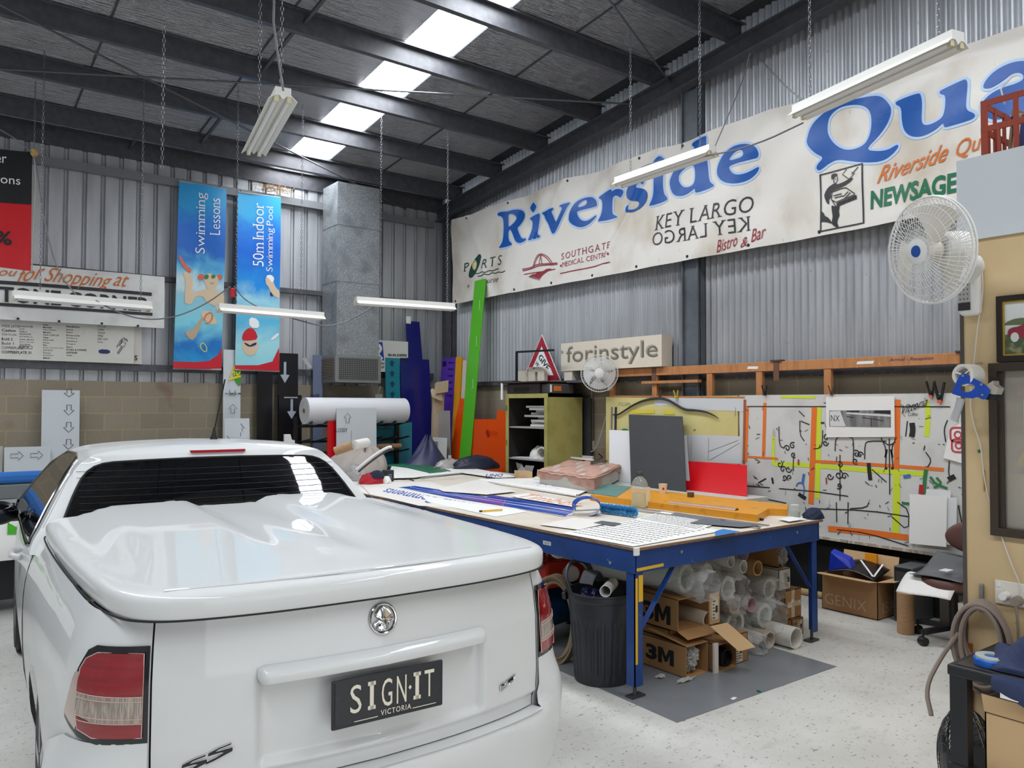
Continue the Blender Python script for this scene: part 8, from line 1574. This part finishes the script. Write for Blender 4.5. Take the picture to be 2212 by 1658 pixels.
hk = B().box((OX - .012, 1.283, .94), (OX, 1.298, 1.045)).solo('hose_hook', mat('hook_grey', '#8f8d88', .4, .6), 'grey metal hook on the beige partition above the coiled cable', 'hook', bevel=.003)
# coiled cable on the hook
hz = mat('taupe_cable', '#8b7b70', .5); b = B()
for i in range(7):
    o = V((-.016 * (i % 3), 0, -.004 * i)); w = .075 + .006 * (i % 4); dp = .24 + .03 * ((i * 5) % 4); c = V((3.165, 1.272, .99))
    b.tube([c + o + V((0, w * math.sin(t) * (1 + .15 * math.sin(i)), (-dp / 2) + dp / 2 * math.cos(t) + .0)) for t in [k * PI / 16 for k in range(32)]], .0085, 8, True)
b.tube([V((3.14, 1.35, .86)), V((3.10, 1.40, .76)), V((3.02, 1.42, .66)), V((2.98, 1.38, .58))], .0085, 8, smooth=2)
b.solo('coiled_cable', hz, 'thick taupe cable coiled on the hook behind the black trolley', 'cable', smooth=True)
# tape dispenser hanging on the partition edge
tx = 3.06; tg_ = thing('tape_gun', 'blue packing tape gun with white roll hanging on the partition edge', 'tape dispenser', (3.1, 1.28, 1.7)); tb2 = mat('tape_gun_blue', '#1a47ab', .35)
def tP(x): return lambda u, v: V((x, u, v))
q = [(1.293,1.834),(1.282,1.832),(1.195,1.779),(1.207,1.743),(1.219,1.735),(1.234,1.742),(1.242,1.747),(1.262,1.738),(1.327,1.757),(1.328,1.763),(1.309,1.811)]; hq = [(1.3,1.781),(1.294,1.792),(1.273,1.796),(1.253,1.791),(1.247,1.78),(1.262,1.766),(1.282,1.763),(1.297,1.771)]
b = B(); b.fill([smooth2(q, 1), smooth2(hq, 1)], tP(tx)); b.obj('side_plate', tb2, tg_, recalc=False, solid=.004)
c = V((3.075,1.292,1.827))
B().pipe(c + V((-.012, 0, 0)), c + V((.055, -.012, 0)), .041, .030, 36).obj('tape_roll', mat('tape_white', '#dedbd3', .35), tg_, True); b = B().pipe(c + V((-.008, 0, 0)), c + V((.04, -.01, 0)), .029, .027, 30)
for k in range(3): a = k * 2.1 + .4; b.bar(c, c + V((0, .028 * math.cos(a), .028 * math.sin(a))), .004, .02, (1, 0, 0))
b.cyl(c + V((-.006, 0, 0)), c + V((.03, 0, 0)), .006, n=10).obj('spool', paper, tg_)
h0, h1 = (V(p) for p in [(3.068,1.301,1.731),(3.068,1.328,1.659)]); b = B(); b.tube([h0 + V((0, 0, .01)), h0.lerp(h1, .3), h0.lerp(h1, .75), h1], lambda t: .0135 + .004 * (t - .4) ** 2 * 4, 14, smooth=2); b.obj('handle', mat('handle_grey', '#b0b0b2', .4), tg_, True)
for p in [(3.058,1.288,1.824),(3.058,1.226,1.791),(3.058,1.223,1.753)]: B().cyl(V(p), V(p) + V((-.003, 0, 0)), .0045, n=10).obj('screw', bolt, tg_)
e = [V(p) for p in [(3.065,1.211,1.79),(3.065,1.191,1.804),(3.065,1.189,1.79),(3.065,1.173,1.777),(3.065,1.183,1.753),(3.065,1.206,1.759)]]
b = B(); b.prism(e, (.05, 0, 0)); b.obj('cutter_plate', mat('cutter_clear', '#b9b2a4', .2, .3), tg_); e = [V(p) for p in [(3.065,1.206,1.757),(3.065,1.181,1.754),(3.065,1.189,1.734),(3.065,1.215,1.736)]]; B().prism(e, (.045, 0, 0)).obj('brush', mat('brush_black', '#16171a', .8), tg_)
B().tube([c + V((.03, 0, .03)), V((OX - .005, c.y - .01, c.z + .05)), V((OX + .0, c.y - .01, c.z + .045))], .003).obj('hanger', bolt, tg_)
# trolley with tape roll, jacket and cartons
tc = thing('black_trolley', 'black plastic shelf trolley in the lower right corner', 'trolley', (2.91, .82, 0)); tkb = mat('trolley_black', '#17181b', .45); tkt = mat('trolley_top_worn', '#3a332e', .4, spot=(8, '#2a2624', .45, .6, U1))
ax0, ax1, ay0, ay1 = 2.70, 3.105, .40, 1.20
B().box((ax0, ay0, .835), (ax1, ay1, .87)).obj('top_shelf', tkb, tc, bevel=.006); B().box((ax0 + .02, ay0 + .02, .866), (ax1 - .02, ay1 - .02, .872)).obj('top_mat', tkt, tc)
B().box((ax0, ay0, .52), (ax1, ay1, .555)).obj('middle_shelf', tkb, tc, bevel=.006); B().box((ax0, ay0, .16), (ax1, ay1, .20)).obj('bottom_shelf', tkb, tc, bevel=.006)
for x in (ax0 + .005, ax1 - .05):
    for y in (ay0 + .005, ay1 - .06): B().box((x, y, .06), (x + .045, y + .055, .84)).obj('leg', tkb, tc, bevel=.004); B().cyl((x + .01, y + .025, .03), (x + .035, y + .025, .03), .03, n=16).obj('castor', '2a2a2c', tc)
c = V((2.795, 1.10, .8735)); s = B().lathe([(.02, 0), (.052, 0), (.053, .004), (.053, .020), (.050, .024), (.02, .024)], c, n=36).solo('tape_roll', mat('tape_blue', '#1c66c8', .3), 'blue tape roll lying on the trolley corner', 'tape', smooth=True, angle=35)
B().pipe(c + V((0, 0, .0242)), c + V((0, 0, .030)), .048, .022, 30).obj('clear_rim', mat('tape_clear_rim', '#c9d0cf', .15, alpha=.8), s, True)
dn = mat('navy_denim', '#2f3a5c', .85, bump=(30, .3, U1))
def jack(u, v):
    a = 2 * PI * u; k = math.sin(v * PI / 2); w = .12 * math.sin(3 * a + 1) + .08 * math.sin(7 * a + 4 * v)
    x = 2.90 + .18 * k * math.cos(a) * (1 + w * v); y = .93 + .20 * k * math.sin(a) * (1 + w * v); z = .874 + .075 * math.cos(v * PI / 2) * (1 + .5 * math.sin(5 * a + 6 * v) + .3 * math.sin(9 * a - 3 * v)) + .002
    return V((x, y, max(.874, z)))
s = B().grid(jack, 64, 18, True).solo('navy_jacket', dn, 'crumpled navy work jacket on the trolley top', 'jacket', smooth=True, angle=80)
B().grid(lambda u, v: V((2.692 - .012 * math.sin(PI * v) - .006 * math.sin(9 * u), 1.06 - .26 * u, .878 - .10 * v * (.5 + u) + .006 * math.sin(7 * u)))  , 20, 8).obj('hanging_sleeve', dn, s, True, recalc=False)
B().box((2.684, .985, .812), (2.690, 1.035, .848)).obj('white_label', paper, s)
t = carton('storage_carton', 'brown carton with its flap raised on the middle trolley shelf', 2.735, 3.03, .52, 1.10, .556, .74, kraft_l, False)
B().hexa((2.73, 1.10, .74), (0, -.56, 0), (-.02, 0, .06), (.003, 0, 0)).obj('flap', kraft_l, t)
t = carton('storage_carton', 'brown carton holding an orange item on the bottom trolley shelf', 2.735, 3.03, .52, 1.10, .202, .42, kraft_l, False); B().box((2.72, .58, .43), (2.78, .72, .47)).obj('orange_item', 'd9622c', t); B().hexa((2.735, 1.12, .42), (0, -.55, 0), (-.05, 0, .04), (.003, 0, 0)).obj('flap', kraft_l, t)
# floor fan behind the trolley
t, pt, h = fan('floor_fan', (3.03, 1.27, .42), (-.66, .75, 0), .205, 'black wire floor fan half hidden behind the trolley', (mat('fan_wire_black', '#1b1b1d', .35), mat('fan_blade_black', '#202124', .4), MATS['rack_black']), .16, 60, .0016, (.35, .5, .65, .8, .92), 3)
B().bar((3.06, 1.24, .23), (3.06, 1.24, .02), .05, .05).obj('stand', bks, t); B().cyl((3.05, 1.24, 0), (3.05, 1.24, .02), .14, n=32).obj('base', bks, t); B().lathe([(.06, -.04), (.06, -.10), (.05, -.12)], (3.03, 1.27, .42), (-.66, .75, 0), 20).obj('motor', bks, t, True)
# office chair with papers
ch = thing('office_chair', 'brown office chair on a black castor base below the splashed board', 'chair', (6.02, 2.62, 0)); brn = mat('brown_vinyl', '#5e3d38', .5); bkp = mat('chair_black', '#131315', .45)
B().lathe([(.001, 0), (.20, .0), (.235, .02), (.24, .05), (.22, .075), (.001, .08)], (6.02, 2.62, .40), n=36).obj('seat', brn, ch, True, angle=50)
b = B(); b.grid(lambda u, v: (lambda a, k: V((6.27 + .03 * math.cos(PI * v) + .06 * (math.cos(a) * k) ** 2 * -1, 2.56 + .20 * math.cos(a) * k * 1.0, .735 + .125 * math.sin(a) * k)))(2 * PI * u, math.sin(PI * v) ** .6), 36, 14, True); b.obj('backrest', brn, ch, True)
B().tube([(6.15, 2.6, .40), (6.30, 2.58, .42), (6.32, 2.57, .55), (6.29, 2.56, .72)], .022, 10, smooth=1).obj('back_stem', bkp, ch, True); B().cyl((6.02, 2.62, .10), (6.02, 2.62, .40), .03, n=16).obj('gas_column', bkp, ch, True); B().box((5.90, 2.50, .375), (6.14, 2.74, .40)).obj('seat_plate', bkp, ch)
for k in range(5):
    a = k * 2 * PI / 5 + 2.75; d = V((math.cos(a), math.sin(a), 0)); B().bar(V((6.02, 2.62, .115)), V((6.02, 2.62, .095)) + d * .27, .045, .035).obj('base_arm', bkp, ch, bevel=.005); e = V((6.02, 2.62, .031)) + d * .27; sd_ = V((-d.y, d.x, 0)); B().cyl(e - sd_ * .025, e + sd_ * .025, .03, n=18).obj('castor', bkp, ch, True, angle=35); B().cyl(e, e + V((0, 0, .07)), .009, n=8).obj('castor_pin', bkp, ch)
B().grid(lambda u, v: V((5.80 + .48 * u, 2.47 + .36 * v + .02 * u, .486 + .012 * math.sin(5 * u + 3 * v) + .10 * u ** 2)), 16, 12).solo('grey_plastic_sheets', mat('grey_poly', '#5d6064', .3), 'grey plastic sheeting piled on the office chair seat', 'plastic sheet', smooth=True, recalc=False, solid=.004)
B().grid(lambda u, v: V((5.74 + .22 * u - .04 * v, 2.52 + .36 * v * 1.0, .483 - .16 * max(0, .8 - u) ** 1.4 + .004 * math.sin(6 * v))), 14, 8).solo('drooping_paper', paper, 'white paper sheets drooping over the chair seat edge', 'paper', smooth=True, recalc=False, solid=.002)
B().box((5.88, 2.60, .53), (5.98, 2.66, .533)).solo('white_slip', paper, 'small white slip on the grey plastic sheets', 'paper')
B().hexa((5.86, 2.46, .005), (.16, .02, 0), (0, .05, 0), (-.03, 0, .33)).solo('white_file_box', mat('box_white', '#cfcdc8'), 'white lettered box leaning under the office chair', 'box'); b = B()
for i, c in enumerate('MTE'): b.text(c, (5.93 - .012 * i, 2.4575, .25 - .065 * i), (.03, .004, 0), (-.003, 0, .035), bold=.02)
b.obj('lettering', mat('file_blue', '#3f86b0', .5), bpy.data.objects['white_file_box'])
B().cyl((5.98, 2.95, .003), (5.98, 2.95, .30), .06, n=24).solo('cardboard_tube', kr, 'short brown tube standing behind the office chair', 'tube', smooth=True, angle=40)
B().box((6.42, 2.6, .003), (6.58, 2.9, .50)).solo('grey_box_frame', mat('frame_brown_grey', '#57514c', .6), 'dark grey framed box under the splashed board', 'box')
t = thing('computer_tower', 'old grey computer tower on the floor beside the lettered carton', 'computer', (6.42, 3.09, 0)); B().box((6.24, 3.02, .003), (6.58, 3.17, .44)).obj('case', mat('pc_grey', '#5b5e60', .45), t, bevel=.006); B().box((6.236, 3.03, .02), (6.241, 3.16, .43)).obj('front_panel', mat('pc_black', '#1a1b1d', .4), t); B().box((6.232, 3.04, .30), (6.237, 3.15, .40)).obj('drive_bay', '33363a', t)
# lettered carton
g = thing('lettered_carton', 'open brown carton lettered GENIX full of plastic cut-outs', 'carton', (6.3, 3.48, 0)); gx0, gx1, gy0, gy1, gz = 6.14, 6.46, 3.25, 3.735, .30; b = B()
for q in (((gx0, gy0, .002), (gx0 + .005, gy1, gz)), ((gx1 - .005, gy0, .002), (gx1, gy1, gz)), ((gx0, gy0, .002), (gx1, gy0 + .005, gz)), ((gx0, gy1 - .005, .002), (gx1, gy1, gz)), ((gx0, gy0, .002), (gx1, gy1, .007))): b.box(*q)
b.obj('carton_body', mat('genix_cardboard', '#a37c55', .7), g)
B().hexa((gx0, gy0 + .0, gz), (0, gy1 - gy0, 0), (-.13, 0, .015), (0, 0, .004)).obj('flap', kraft_l, g); B().hexa((gx0, gy0, gz), (gx1 - gx0, 0, 0), (.02, -.13, .02), (0, 0, .004)).obj('flap', kraft_l, g); B().hexa((gx1 - .005, gy0, gz), (0, gy1 - gy0, 0), (.04, 0, .16), (.004, 0, 0)).obj('flap', kraft_l, g)
lb2 = mat('genix_print', '#cdb99c', .6); b = B(); b.text('GENIX', (gx0 - .001, gy1 - .03, .05), (0, -.36, 0), (0, 0, .085), bold=-.022); b.text('ISA', (gx0 + .08, gy0 - .001, .045), (.20, 0, 0), (0, 0, .085), bold=-.022); b.obj('lettering', lb2, g)
B().grid(lambda u, v: V((6.17 + .25 * v, 3.29 + .42 * u, .30 + .05 * math.sin(PI * u) + .06 * v)), 14, 8).solo('black_cutout', mat('black_poly', '#0e0e10', .3), 'black plastic sheet with white edges in the lettered carton', 'plastic sheet', smooth=True, recalc=False, solid=.004)
b = B(); b.bar((6.18, 3.30, .335), (6.40, 3.34, .40), .014, .006); b.bar((6.18, 3.31, .335), (6.38, 3.52, .41), .014, .006); b.solo('white_edging', paper, 'white edging strips lying in a V on the black plastic sheet', 'strip')
B().prism([(6.22, 3.72, .30), (6.22, 3.50, .34), (6.24, 3.55, .42), (6.22, 3.70, .47)], (.06, 0, .02)).solo('blue_cutout', mat('blue_poly', '#1430b0', .3), 'bright blue plastic piece sticking out of the lettered carton', 'plastic piece')
B().box((6.41, 3.40, .38), (6.44, 3.50, .47)).solo('orange_cutout', mat('orange_poly', '#e8941c', .4), 'orange plastic piece at the back of the lettered carton', 'plastic piece')
B().cyl((6.44, 3.80, .03), (6.44, 4.8, .03), .028, n=16).solo('timber_pole', mat('pine', '#c8a878', .6), 'pale timber pole lying on the floor under the splashed board', 'pole', smooth=True)
